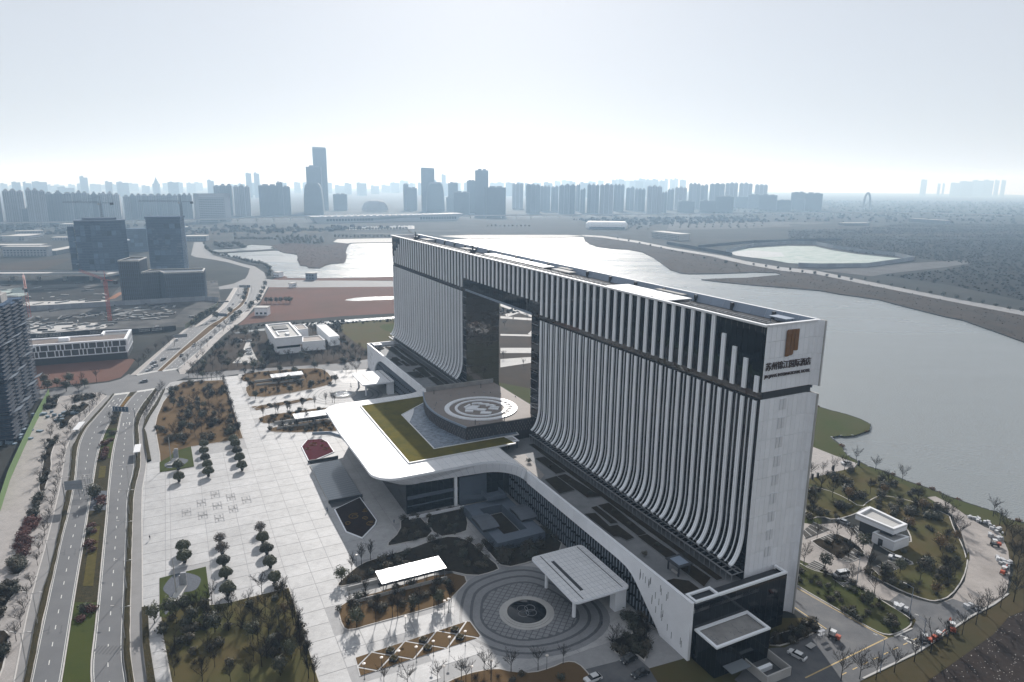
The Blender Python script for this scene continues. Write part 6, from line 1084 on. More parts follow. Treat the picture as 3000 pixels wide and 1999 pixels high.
MB().prism([(p[0], p[1]) for p in gin], 17.4, 17.72).build('roof_garden', M_roofgrass, pd)
gk = MB()
for a, b in ((0, 1), (1, 2), (3, 0)):
    A, B = Vector(gin[a]), Vector(gin[b]); d = (B - A); nr = Vector((-d.y, d.x)).normalized() * .25; q = [A - nr, B - nr, B + nr, A + nr]; gk.prism([(p.x, p.y) for p in q], 17.4, 17.95)
gk.build('garden_upstand', M_roofwhite, pd)
POOL = [(-46.3, 117.4), (-45.6, 161.5), (-31, 173.5), (-31, 121.0), (-9, 121), (-9.5, 117.6)]
MB().prism(inset(POOL, -.5), 17.5, 17.86).build('pool_rim', M_roofwhite, pd); MB().poly([(p[0], p[1], 17.9) for p in (POOL if area(POOL) > 0 else POOL[::-1])]).build('reflecting_pool', M_pool, pd)
MB().poly([(-46, 150, 17.92), (-45.5, 161.2, 17.92), (-38, 167.5, 17.92), (-41, 160, 17.92)][::-1]).build('pool_beach', M_roofwhite, pd)
# helipad block
hp = hotel_thing('helipad_block', 'dark patterned drum block with a round emblem on its flat roof', 'building')
arcp = []
for i in range(19):
    t = i / 18; s = 120 + 53 * t; v = -31.6 - 5.4 * math.sin(math.pi * t); arcp.append((v, s))
HPO = arcp + [(6, 174.5), (6, 120)]
hpp = HPO if area(HPO) > 0 else HPO[::-1]
MB().prism(hpp, 14, 23.2, 0, 0).build('drum_wall', M_darkwall, hp); MB().poly([(p[0], p[1], 23.3) for p in inset(hpp, .4)]).build('roof_screed', M_deckbr, hp)
rm = MB()
for i in range(len(arcp) - 1):
    A, B = Vector(arcp[i]), Vector(arcp[i + 1]); d = B - A; nr = Vector((-d.y, d.x)).normalized() * .3; rm.prism([(A - nr)[:], (B - nr)[:], (B + nr)[:], (A + nr)[:]], 22.9, 23.6)
rm.build('roof_edge', M_clad, hp)
for i in range(9): MB().box(-30 + i * 3.9 + .05, 173.2, 23.2, -30 + (i + 1) * 3.9 - .05, 173.9, 25.4).build('parapet_panel', M_concd, hp)
bd = MB(); br = random.Random(6)
def brick_on(p, q, z0, z1):
    d = Vector(q) - Vector(p); L = d.length; d.normalize(); nr = Vector((d.y, -d.x)); r = 0; z = z0
    while z < z1:
        x = .4 + (r % 2) * .65
        while x < L - .4:
            if br.random() < .9:
                c = Vector(p) + d * x; A, B = c + nr * .02, c + nr * .12; w = d * .13
                bd.loft([(*(A - w), z), (*(B - w), z), (*(B + w), z), (*(A + w), z)], [(*(A - w), z + .8), (*(B - w), z + .8), (*(B + w), z + .8), (*(A + w), z + .8)])
            x += 1.3
        z += 1.1; r += 1
lst = list(hpp)
for i in range(len(lst)):
    p, q = lst[i], lst[(i + 1) % len(lst)]
    if (Vector(q) - Vector(p)).length > 45: continue
    brick_on(p, q, 18.2, 22.4)
bd.build('projecting_bricks', M_stud, hp, 'stuff')
# emblem: two rings, a stepped gatehouse figure and the city's name round the rim
EC = (-16.5, 139.6)
def ring(r0, r1, z0, z1, nm, m):
    MB().lathe([(r1, z0), (r1, z1), (r0, z1), (r0, z0)], 56, EC).build(nm, m, hp)
ring(13.9, 16.0, 23.3, 23.75, 'emblem_ring', M_white); ring(10.3, 11.5, 23.3, 23.75, 'emblem_ring', M_white)
def eb(pts):
    q = [(EC[0] + a, EC[1] + b) for a, b in pts]; MB().prism(q if area(q) > 0 else q[::-1], 23.3, 23.75).build('emblem_block', M_white, hp)
eb([(-6.4, 2.6), (-6.4, 4.2), (-2.6, 6.9), (-2.6, 5.4)]); eb([(-3.0, -1.5), (-7.0, 1.0), (-6.2, 2.2), (-2.2, 4.6), (0.6, 2.6), (-1.4, 1.0), (-1.4, -.2), (1.6, -2.4), (-.2, -4.2)])
eb([(-8.2, -1.6), (-7.4, .2), (-4.4, -1.8), (-5.2, -3.4)]); eb([(-3.4, -6.8), (-2.0, -4.6), (2.0, -7.0), (.6, -8.8)]); eb([(1.0, 5.2), (1.6, 6.2), (5.8, 3.8), (5.2, 2.8)]); eb([(-1.6, 6.6), (-.8, 7.8), (3.0, 6.8), (3.4, 5.6)])
eb([(2.4, -2.4), (3.2, -1.6), (6.6, -4.2), (5.8, -5.2)]); eb([(4.0, -.6), (4.8, .2), (8.0, -2.2), (7.2, -3.0)]); eb([(3.0, 1.4), (3.6, 3.0), (6.4, 2.2), (7.4, .2), (6.2, 0), (5.4, 1.4)])
for i, chx in enumerate('SUZHOU'):
    a = R(-52 + i * 13.5); r = 12.75
    text('emblem_letter', chx, 2.5, (EC[0] + r * math.cos(a), EC[1] + r * math.sin(a), 23.35), M_white, hp, (0, 0, a + math.pi / 2), .2, .9, 'CENTER').data.align_y = 'CENTER'
for i in range(26):
    a = i * 2.4; r = 15 + (i * 37 % 60) / 10; x, y = EC[0] + r * math.cos(a) * 1.1, EC[1] + r * math.sin(a) * 1.2
    if inside((x, y), inset(hpp, 1)) and r > 16.5: MB().lathe([(.28, 23.3), (.28, 23.7), (.05, 23.8)], 6, (x, y)).build('roof_lamp', M_metal, hp)
for x, y in ((-28, 168), (-4, 168), (-27, 121.6), (-14, 121)): MB().tube((x, y, 23.3), (x, y, 25.4), .15, n=5).build('mast', M_dark, hp)
# lobby glazing under the canopy
lb = hotel_thing('lobby_block', 'dark glazed lobby block standing under the white canopy', 'building')
LB = [(-23, 101.5), (-63.2, 102), (-63.2, 186), (-23, 186.5)]
MB().prism([(v + .4 if v < -50 else v, s + (.4 if s < 150 else -.4)) for v, s in LB][::-1], 0, 12.6).build('lobby_core', M_dark, lb)
def glaze(p, q, z0, z1, n, rows, nm, m, parent, flip=False):
    for i in range(n):
        a, b = Vector(p).lerp(Vector(q), i / n), Vector(p).lerp(Vector(q), (i + 1) / n); e = (b - a) * .012
        for r in range(rows):
            za, zb = z0 + (z1 - z0) * r / rows + .04, z0 + (z1 - z0) * (r + 1) / rows - .04
            qd = [(a.x + e.x, a.y + e.y, za), (b.x - e.x, b.y - e.y, za), (b.x - e.x, b.y - e.y, zb), (a.x + e.x, a.y + e.y, zb)]; MB().poly(qd[::-1] if flip else qd).build(nm, m, parent)
glaze((-63.2, 102), (-24, 101.5), .1, 12.6, 16, 2, 'lobby_pane', M_glassl, lb); glaze((-63.2, 186), (-63.2, 102), .1, 12.6, 26, 2, 'lobby_pane', M_glassl, lb)
MB().box(-63, 101.1, 6.2, -43, 101.45, 7.5).box(-63, 101.1, 3.4, -43, 101.4, 3.7).build('floor_edge', M_rib, lb)
MB().box(-44.6, 100.4, .1, -43.6, 101.4, 12.6).build('column', M_fin, lb); MB().box(-42.6, 100.2, 0, -31.5, 101.2, 11.4).build('stair_shaft', M_rib, lb)
MB().box(-35, 90.5, 4.6, -28, 96.8, 4.9).box(-35.2, 90.3, 4.9, -34.9, 97, 6.2).box(-35, 90.3, 4.9, -28, 90.6, 6.2).box(-28.1, 90.3, 4.9, -27.8, 97, 6.2).build('stair_landing', M_rib, lb)
MB().prism([(-35, 97), (-33, 97), (-40.5, 100.6), (-42.5, 100.6)][::-1], 2.5, 4.4).build('stair_flight', M_rib, lb)
MB().box(-63.6, 97.5, .1, -42, 98.2, 1.1).build('low_wall', M_white, lb)
# entrance canopies
def porte(s0, s1, label):
    p = hotel_thing('entrance_canopy', label, 'canopy'); v0, v1 = -42.2, -23.6
    def rr(a, b, c, d, r): return arc(a + r, b + r, r, 180, 270, 5) + arc(c - r, b + r, r, 270, 360, 5) + arc(c - r, d - r, r, 0, 90, 5) + arc(a + r, d - r, r, 90, 180, 5)
    o = rr(v0, s0, v1, s1, 1.6); i = rr(v0 + .5, s0 + .5, v1, s1 - .5, 1.4)
    mb = MB(); mb.loft([(x, y, 7.5) for x, y in o], [(x, y, 8.0) for x, y in o]); mb.loft([(x, y, 7.0) for x, y in i], [(x, y, 7.5) for x, y in o]); mb.poly([(x, y, 7.0) for x, y in i][::-1]); mb.poly([(x, y, 7.98) for x, y in o]); mb.build('canopy_slab', M_white, p)
    N = 12; K = 13
    for a in range(K):
        for b in range(N):
            x0, x1 = v0 + .25 + (v1 - v0 - .5) * a / K, v0 + .25 + (v1 - v0 - .5) * (a + 1) / K; y0, y1 = s0 + .25 + (s1 - s0 - .5) * b / N, s0 + .25 + (s1 - s0 - .5) * (b + 1) / N
            if a == 3 and 1 < b < N - 2: continue
            c = clip_cell(o, [(x0 + .03, y0 + .03), (x1 - .03, y0 + .03), (x1 - .03, y1 - .03), (x0 + .03, y1 - .03)])
            if len(c) > 2: sheet('roof_tile', c, 8.05, M_roofwhite, .06, p, side=M_clad)
    MB().box(v0 + 4.6, s0 + 4.6, 8.0, v0 + 5.7, s1 - 4.8, 8.03).build('rooflight', M_dark, p); MB().box(v0 + 3.0, s0 + .8, 8.06, v0 + 3.3, s1 - .8, 8.09).box(v1 - 2.4, s0 + .8, 8.06, v1 - 2.1, s1 - .8, 8.09).build('roof_slot', M_dark, p)
    for s in (s0 + 4.8, s1 - 5.6): MB().prism(arc(v0 + 2.8, s, .55, 0, 360, 10)[:-1], .1, 7.1).build('column', M_white, p)
    for s in (s0 + 1.6, s1 - 4.2): MB().box(v1 - 4, s, .1, v1 - .2, s + 2.6, 7.0).build('entrance_pier', M_fin, p)
    MB().box(v1 - .3, s0 + 3, .1, v1 + .7, s1 - 3, 6.8).build('doors', M_dark, p)
porte(17.9, 44.2, 'white flat-roofed porte cochere over the shaded near entrance'); porte(246.4, 274.0, 'white flat-roofed porte cochere at the far entrance, half in sun')
# bright roof sheets over the underground ramps
def ramp(s0, s1, v0, v1, label, m=M_gleam):
    p = hotel_thing('ramp_shelter', label, 'shelter'); n = 12
    for i in range(n):
        a, b = v0 + (v1 - v0) * i / n, v0 + (v1 - v0) * (i + 1) / n; t = random.Random(i).uniform(-.05, .05)
        MB().poly([(a + .03, s0, 3.95 + t), (b - .03, s0, 3.95 - t), (b - .03, s1, 4.1 - t), (a + .03, s1, 4.1 + t)]).build('roof_sheet', m, p)
    MB().box(v0, s0, 3.7, v1, s0 + .3, 3.9).box(v0, s1 - .3, 3.7, v1, s1, 3.9).build('roof_beam', M_metal, p)
    for i in range(7):
        x = v0 + .5 + (v1 - v0 - 1) * i / 6
        for s in (s0 + .3, s1 - .5): MB().box(x - .1, s, .1, x + .1, s + .2, 3.75).build('post', M_metal, p)
    MB().box(v0 - 9, s0 - .4, .1, v1, s0 - .1, 1.2).box(v0 - 9, s1 - .6, .1, v1, s1 - .2, 1.5).box(v0 - 9, s0, .12, v0, s1 - .7, .17).build('ramp_walls', M_conc, p)
    MB().box(v0 + .5, s0 + .3, .1, v1 + 3, s1 - .7, .2).build('ramp_floor', M_dark, p)
ramp(56.2, 63.5, -85.5, -65, 'gleaming flat roof over the ramp in the near shaded garden'); ramp(216, 224.3, -84.5, -66, 'gleaming flat roof over the ramp beside the white canopy tip'); ramp(298.5, 306.3, -85, -66, 'gleaming flat roof over the farthest ramp by the cross road')
# terrace planters, paths, pergolas
def tbeds(fn):
    for q in ([(79.2, -17.6), (79.9, -12.4), (67.2, -12.5), (66.9, -18.6)], [(79.9, -12.0), (80.1, -8.5), (58.8, -6.8), (60.1, -11.6)], [(50.2, -18.8), (49.3, -15.4), (39.8, -16.2), (39.4, -13.5), (30.8, -13.5), (30.4, -16.4), (32.9, -17.0), (34.2, -18.6)],
              [(53.1, -14.4), (53.2, -12.3), (40.8, -12.5), (41.2, -14.8)], [(53.5, -11.4), (53.5, -7.3), (31.1, -8.5), (31.1, -11.6)], [(30.7, -11.9), (30.6, -8.6), (3.6, -7.6), (1.2, -12.1)], [(98, -11.5), (98, -7.5), (82, -7.4), (82, -11.4)], [(7.6, -17), (7.8, -21), (1, -21), (1, -14), (5, -14)], [(112, -6.8), (112, -4.8), (2, -4.8), (2, -6.8)]):
        p = [(v, fn(s)) for s, v in q]; o = sheet('terrace_bed', p if area(p) > 0 else p[::-1], 14.75, M_bed, .45, pd); sheet('bed_kerb', inset(p, -.18), 14.6, M_terr, .3, pd)
tbeds(lambda s: s); tbeds(lambda s: 306 - s)
MB().prism([(-12.9, 104.4), (-15.6, 83.4), (-18.8, 80.5), (-18.8, 104)], 14.32, 14.38).build('terrace_slabs', M_walk, pd)
def pergola(s, v, label, m):
    x, y = W(s, v); p = thing('pergola', label, 'pergola', (x, y, 14.3), HA)
    MB().box(-2.6, -2.9, 3.0, 2.6, 2.9, 3.3).build('flat_roof', m, p); MB().box(-1.7, -2.0, 3.3, 1.7, 2.0, 3.36).build('roof_light', M_conc if m is not M_dark else M_clad, p)
    for a in (-1.9, 1.9):
        for b in (-2.2, 2.2): MB().box(a - .18, b - .18, 0, a + .18, b + .18, 3.0).build('post', M_dark, p)
    MB().box(-1.6, -1.0, .0, -1.0, 1.2, .45).build('bench', M_conc, p)
pergola(10.5, -13, 'dark open pergola at the near end of the roof terrace', M_dark); pergola(114, -14.5, 'pale square pergola on the terrace beside the roof garden', M_white); pergola(196, -15, 'dark pergola on the terrace beyond the helipad block', M_dark); pergola(303, -18, 'pale pergola at the far corner of the podium roof', M_white)
# glazed annexes at the near end
an = hotel_thing('glass_annexe', 'dark glass annexe boxes with pale rims at the near end of the podium', 'building')
def rimbox(v0, s0, v1, s1, z, rim=.7, deck=None):
    mb = MB().box(v0, s0, z - .5, v1, s0 + rim, z).box(v0, s1 - rim, z - .5, v1, s1, z).box(v0, s0 + rim, z - .5, v0 + rim, s1 - rim, z).box(v1 - rim, s0 + rim, z - .5, v1, s1 - rim, z); mb.build('parapet', M_fin, an)
    MB().poly([(v0 + .2, s0 + .2, z - .8), (v1 - .2, s0 + .2, z - .8), (v1 - .2, s1 - .2, z - .8), (v0 + .2, s1 - .2, z - .8)]).build('roof_deck', deck or M_concd, an)
MB().box(-20.6, -5.2, 0, 11, -1.4, 15.3).build('annexe_core', M_dark, an); rimbox(-21, -5.6, -12.8, -1.6, 16.6, .7, M_dark); MB().box(-12.8, -5.6, 16.0, 11.4, -4.9, 16.6).box(10.7, -4.9, 16.0, 11.4, -1.5, 16.6).build('parapet', M_fin, an)
glaze((-21, -5.6), (11.4, -5.6), .1, 16.0, 14, 1, 'annexe_pane', M_glass, an); glaze((11.4, -5.6), (11.4, -1.5), .1, 16.0, 2, 1, 'annexe_pane', M_glass, an)
MB().box(-20.3, -13.2, 0, -3.3, -5.7, 8.0).build('annexe_core', M_dark, an); rimbox(-20.9, -13.9, -2.7, -5.7, 8.9)
glaze((-20.9, -13.9), (-2.7, -13.9), .1, 8.4, 11, 1, 'annexe_pane', M_glassl, an); glaze((-2.7, -13.9), (-2.7, -5.7), .1, 8.4, 5, 1, 'annexe_pane', M_glassl, an); glaze((-20.9, -5.7), (-20.9, -13.9), .1, 8.4, 5, 1, 'annexe_pane', M_glassl, an)
db = MB(); dr = random.Random(9)
for i in range(30):
    x, y, a, L = dr.uniform(-19, -4), dr.uniform(-12.6, -7), dr.uniform(0, 3.1), dr.uniform(.2, 1.1); db.tube((x, y, 8.15), (x + L * math.cos(a), y + L * math.sin(a), 8.18), .07, n=4)
db.build('roof_litter', M_metal, an, 'stuff')
MB().box(-11, -21.4, .1, -2.7, -21.0, 2.6).box(-11, -21, .1, -10.7, -14, 2.6).box(-3.0, -21, .1, -2.7, -14, 2.6).build('light_well', M_conc, an); MB().box(-10.5, -17.6, .1, -5, -16.6, 1.3).build('plant_unit', M_fin, an)
o = MB().box(-18.5, -17.2, 2.9, -12, -14.0, 3.0).build('door_canopy', M_skyl, an)
# courtyard pavilion in the shaded garden
cp = hotel_thing('courtyard_pavilion', 'grey tiled pavilion round a small court in the shaded garden', 'pavilion')
c0 = MB()
for a in ((-44, 88.8, -26, 93.3), (-44, 63.5, -26, 68.2), (-44, 68.2, -39.6, 88.8), (-30.6, 68.2, -26, 88.8)): c0.box(a[0], a[1], .1, a[2], a[3], 3.4)
c0.build('gallery', M_rib, cp)
for (v0, v1, s0, s1, nm) in ((-46, -39.4, 71.8, 82.8, 1), (-30.8, -24.2, 72.4, 83.5, 2)):
    for i in range(5):
        a, b = s0 + (s1 - s0) * i / 5, s0 + (s1 - s0) * (i + 1) / 5; za, zb = 5.2 - .9 * ((i / 5 - .5) ** 2) * 4 + .2, 5.2 - .9 * (((i + 1) / 5 - .5) ** 2) * 4 + .2
        MB().poly([(v0, a, za), (v1, a, za), (v1, b - .05, zb), (v0, b - .05, zb)]).build('roof_slope', mat('tile_grey', (0.085, 0.10, 0.125), .6, .1, .5), cp)
    MB().box(v0 + .6, s0 + .6, 3.3, v1 - .6, s1 - .6, 4.4).build('clerestory', M_dark, cp)
MB().poly([(-39, 69, .3), (-31, 69, .3), (-31, 88, .3), (-39, 88, .3)]).build('court_bed', M_bed, cp)

# lettering curves become meshes so that every letter group is its own solid
dg = bpy.context.evaluated_depsgraph_get()
for o in [o for o in list(bpy.data.objects) if o.type == 'FONT']:
    me = bpy.data.meshes.new_from_object(o.evaluated_get(dg)); n = bpy.data.objects.new(o.name, me); col.objects.link(n)
    nm = o.name; n.parent = o.parent; n.location = o.location; n.rotation_euler = o.rotation_euler; n.scale = o.scale
    if o.scale[0] > 5: n.scale = (o.scale[0] / max(v.co.x for v in me.vertices), 1, 1)
    bpy.data.objects.remove(o); n.name = nm
ONES = ['', 'first', 'second', 'third', 'fourth', 'fifth', 'sixth', 'seventh', 'eighth', 'ninth', 'tenth', 'eleventh', 'twelfth', 'thirteenth', 'fourteenth', 'fifteenth', 'sixteenth', 'seventeenth', 'eighteenth', 'nineteenth']
TENS = {2: ('twentieth', 'twenty'), 3: ('thirtieth', 'thirty'), 4: ('fortieth', 'forty'), 5: ('fiftieth', 'fifty'), 6: ('sixtieth', 'sixty'), 7: ('seventieth', 'seventy'), 8: ('eightieth', 'eighty'), 9: ('ninetieth', 'ninety'), 10: ('hundredth', 'hundred')}
def nth(i):
    if i < 20: return ONES[i]
    t, o = divmod(i, 10); return TENS[t][0] if o == 0 else TENS[t][1] + '-' + ONES[o]
# ================================================================== skyline across the lake
def grid_tower(t, w, d, h, m_wall, m_win, floor=3.4, bay=4.5, band=.42, crown=True, rng=random):
    """storeys of real spandrels and piers standing proud of the glazing"""
    MB().box(-w / 2 + .5, -d / 2 + .5, 0, w / 2 - .5, d / 2 - .5, h - .4).build('glazing', m_win, t)
    mb = MB(); z = 0.0
    while z < h - .5: mb.box(-w / 2, -d / 2, z, w / 2, d / 2, z + floor * band); z += floor
    mb.box(-w / 2 - .3, -d / 2 - .3, h - 1.8, w / 2 + .3, d / 2 + .3, h); mb.build('floor_bands', m_wall, t, 'stuff')
    n = max(2, int(w / bay)); pb = MB()
    for i in range(n + 1):
        x = -w / 2 + w * i / n; pb.box(x - .6, -d / 2 - .4, 0, x + .6, -d / 2 + .6, h - 1)
    for i in range(max(2, int(d / bay)) + 1):
        y = -d / 2 + d * i / max(2, int(d / bay)); pb.box(-w / 2 - .4, y - .6, 0, -w / 2 + .6, y + .6, h - 1); pb.box(w / 2 - .6, y - .6, 0, w / 2 + .4, y + .6, h - 1)
    pb.build('piers', m_wall, t, 'stuff')
    if crown:
        MB().box(-w * .3, -d * .3, h, -w * .02, d * .3, h + rng.uniform(3, 6)).build('roof_plant', m_wall, t); MB().box(w * .08, -d * .25, h, w * .34, d * .25, h + rng.uniform(2.5, 5)).build('roof_plant', m_wall, t)
fr = random.Random(21)
order = {}
FAR = sorted(D['far'], key=lambda f: f[0] / f[1])
NAMES = {'resid': ('apartment_tower', 'hazy grey apartment tower with rooftop plant rooms, %s from the left of its kind', 'apartment towers on the skyline', 'tower'), 'office': ('office_tower', 'hazy blue-grey office block across the lake, %s from the left of its kind', 'office blocks on the skyline', 'office'),
         'plain': ('distant_tower', 'faint pale tower block on the hazy horizon, %s from the left', 'faint tower blocks on the horizon', 'tower')}
for f in FAR:
    x, y, wd, h, kind = f; order[kind] = order.get(kind, 0) + 1; i = order[kind]
    rz = math.atan2(-x, y) + fr.uniform(-.2, .2); wd = max(8, wd)
    if kind in NAMES:
        nm, lab, grp, cat = NAMES[kind]; t = thing(nm, lab % nth(i), cat, (x, y, 0), rz, grp)
    if kind == 'resid':
        d = max(14, min(24, wd * .45)); k = 3 if wd > 40 else 2
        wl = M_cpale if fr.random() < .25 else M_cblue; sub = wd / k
        MB().box(-wd / 2 + 1, -d / 2 + 3, 0, wd / 2 - 1, d / 2, h - 3).build('spine_wall', wl, t)
        for j in range(k):
            cx = -wd / 2 + sub * (j + .5); hh = h - (0 if j == k // 2 else fr.uniform(0, 5)); mb = MB(); z = 0
            MB().box(cx - sub * .42 + .4, -d / 2 + .4, 0, cx + sub * .42 - .4, 0, hh - .5).build('bay_glazing', M_cwin, t)
            while z < hh - 1: mb.box(cx - sub * .42, -d / 2, z, cx + sub * .42, -.2, z + 1.35); z += 3.1
            for q in (-.42, -.14, .14, .42): mb.box(cx + sub * q - .7, -d / 2 - .3, 0, cx + sub * q + .7, -.5, hh)
            mb.box(cx - sub * .3, -d * .35, hh, cx + sub * .3, d * .2, hh + 3.2); mb.build('bay_front', wl, t, 'stuff')
            MB().box(cx - sub * .16, -d * .2, hh + 3, cx + sub * .16, d * .2, hh + fr.uniform(4.5, 7)).build('roof_plant', wl, t)
    elif kind == 'office':
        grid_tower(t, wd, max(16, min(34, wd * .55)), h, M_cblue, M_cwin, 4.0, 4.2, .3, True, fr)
    elif kind == 'gridoffice':
        t = thing('white_office', 'broad white office slab with a regular grid of square windows left of the skyscrapers', 'office', (x, y, 0), rz)
        grid_tower(t, wd, 26, h, M_cpale, M_cwin, 5.2, 6.2, .5, False, fr); MB().box(-wd / 2 - .5, -13.6, h * .86, wd / 2 + .5, 13.6, h).build('solid_attic', M_cpale, t); MB().box(-wd / 2 - .5, -13.6, 0, -wd / 2 + 9, 13.6, h).build('side_pier', M_cpale, t); MB().box(wd / 2 - 16, -13.6, 0, wd / 2 + .5, 13.6, h).build('side_pier', M_cpale, t)
    elif kind == 'super':
        j = order[kind]; t = thing('skyscraper', ['tallest slender skyscraper with a slanted glass crown', 'tall flat-topped skyscraper right of the round-shouldered tower'][j - 1], 'skyscraper', (x, y, 0), rz)
        grid_tower(t, wd, wd * .8, h - 6, M_cblue, M_cwin, 4.4, 4.0, .26, False, fr)
        MB().poly([(-wd / 2, -wd * .4, h - 6), (wd / 2, -wd * .4, h - 6), (wd / 2, -wd * .4, h - 2), (-wd / 2, -wd * .4, h)]).poly([(-wd / 2, -wd * .4, h), (wd / 2, -wd * .4, h - 2), (wd / 2, wd * .4, h - 4), (-wd / 2, wd * .4, h - 2)]).poly([(-wd / 2, wd * .4, h - 6), (-wd / 2, -wd * .4, h - 6), (-wd / 2, -wd * .4, h), (-wd / 2, wd * .4, h - 2)]).build('crown', M_cblue, t)
    elif kind == 'round':
        j = order[kind]; t = thing('round_shouldered_tower', ['dark round-shouldered tower in front of the tallest skyscraper', 'dark round-shouldered tower in the middle of the skyline'][j - 1], 'tower', (x, y, 0), rz)
        prof = [(-.5, 0), (-.47, .55), (-.42, .82), (-.36, .94), (-.24, 1), (.26, 1), (.36, .93), (.42, .8), (.47, .5), (.5, 0)]
        for nm, sc, yy, m in (('glazing', .94, .46, M_cwin), ('shell', 1.0, .4, M_cblue)):
            P_ = [(a * wd * sc, b * h * (sc if b else 1)) for a, b in prof]; dd = wd * yy; mb = MB(); A = [(p[0], -dd, p[1]) for p in P_]; B = [(p[0], dd, p[1]) for p in P_]
            mb.loft(A, B); mb.poly(A); mb.poly(B[::-1]); mb.build(nm, m, t)
        mb = MB(); z = 4
        while z < h * .93: ww = wd * .46 * (1 if z < h * .6 else 1 - .5 * (z / h - .6)); mb.box(-ww, -wd * .475, z, ww, -wd * .44, z + 1.4); z += 4.2
        mb.build('floor_bands', M_cblue, t, 'stuff')
    elif kind == 'pagoda':
        t = thing('pointed_tower', 'faint tower with a pointed stepped roof on the left horizon', 'tower', (x, y, 0), 0)
        MB().box(-wd / 2, -15, 0, wd / 2, 15, h * .7).build('tower_body', M_cblue, t); MB().lathe([(wd * .5, h * .7), (wd * .36, h * .82), (wd * .3, h * .82), (wd * .16, h * .95), (wd * .05, h), (.01, h * 1.18)], 8).build('pointed_roof', M_cblue, t)
    elif kind == 'plain':
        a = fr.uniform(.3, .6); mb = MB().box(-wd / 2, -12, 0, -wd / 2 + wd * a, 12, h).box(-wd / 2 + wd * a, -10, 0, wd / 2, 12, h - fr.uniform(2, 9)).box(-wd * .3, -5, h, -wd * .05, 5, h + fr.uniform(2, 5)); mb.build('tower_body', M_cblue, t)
# station, dome, pavilion, arch
st = thing('railway_station', 'long low white station hall with curved ends beyond the lake', 'station', (-395, 2180, 0), math.atan2(215, 410))
L = 232
prof = [(-L, 9), (-L * .96, 0), (L * .96, 0), (L + 14, 23), (L * .5, 21), (-L * .5, 19), (-L - 8, 19)]
mb = MB(); A = [(p[0], -30, p[1]) for p in prof]; B = [(p[0], 30, p[1]) for p in prof]; mb.loft(A, B); mb.poly(A); mb.poly(B[::-1]); mb.build('hall_shell', M_cpale, st)
for i in range(16): MB().box(-L * .85 + i * 9, -30.6, 5, -L * .85 + i * 9 + 7, -30.1, 12).build('window_bay', M_cwin, st)
for i in range(14): MB().box(L * .42 + i * 9, -30.6, 6, L * .42 + i * 9 + 7, -30.1, 14).build('window_bay', M_cwin, st)
mb = MB(); mb.loft([(x, -30.4, 9 + 4 * math.sin(x / 45)) for x in range(-100, 101, 10)], [(x, -30.4, 14 + 2.5 * math.sin(x / 45 + .9)) for x in range(-100, 101, 10)], closed=False); mb.build('wave_band', M_cblue, st)
for i in range(22): MB().box(-L + 20 + i * 20, -20, 20, -L + 30 + i * 20, -12, 22.5).build('roof_light', M_roofwhite, st)
x, y, wd, h = D['dome']
dm = thing('domed_hall', 'pale ellipsoidal domed hall behind the station', 'building', (x, y, 0), .1)
for i in range(6):
    mb = MB(); rows = []
    for a in range(7):
        th = R(15 * a * .99); row = []
        for b in range(5):
            ph = 2 * math.pi * (i + b / 4 * .97) / 6; row.append((wd / 2 * math.cos(th) ** .6 * math.cos(ph), 35 * math.cos(th) ** .6 * math.sin(ph), 4 + (h - 4) * math.sin(th)))
        rows.append(row)
    for a in range(6): mb.loft(rows[a], rows[a + 1], closed=False)
    mb.build('dome_shell', M_cpale, dm, smooth=True)
x, y, wd, h = D['pill']
pv = thing('lakeside_pavilion', 'white pill-shaped pavilion near the end of the lake', 'pavilion', (x, y, 0), -.05)
sec = [(math.copysign(abs(math.cos(R(a))) ** .5, math.cos(R(a))), max(0, .5 + .62 * math.copysign(abs(math.sin(R(a))) ** .6, math.sin(R(a))))) for a in range(-60, 241, 20)]
mb = MB(); A = [(-wd / 2 + 6, p[0] * 20, p[1] * h * .9) for p in sec]; B = [(wd / 2 - 6, p[0] * 20, p[1] * h * .9) for p in sec]; mb.loft(A, B, closed=False); mb.poly(A); mb.poly(B[::-1])
mb.loft([(-wd / 2, p[0] * 12, h * .2 + p[1] * h * .5) for p in sec], A, closed=False); mb.loft(B, [(wd / 2, p[0] * 12, h * .2 + p[1] * h * .5) for p in sec], closed=False); mb.build('white_shell', M_white, pv, smooth=True); MB().box(-wd / 2 + 8, -20.8, h * .1, wd / 2 - 8, -19, h * .32).build('glazed_front', M_cwin, pv)
x, y, wd, h = D['arch']
av = thing('arch_tower', 'slender pointed arch standing alone in the flat land', 'arch', (x, y, 0), 0); mb = MB(); pts = [(-wd / 2 * math.cos(R(a)) , h * math.sin(R(a)) ** .8) for a in range(0, 181, 12)]
for i in range(len(pts) - 1): mb.tube((pts[i][0], 0, pts[i][1]), (pts[i + 1][0], 0, pts[i + 1][1]), 5.5, n=6)
mb.build('arch_rib', M_cblue, av); MB().box(-wd / 2, -6, 0, wd / 2, 6, 4).build('plinth', M_cblue, av)
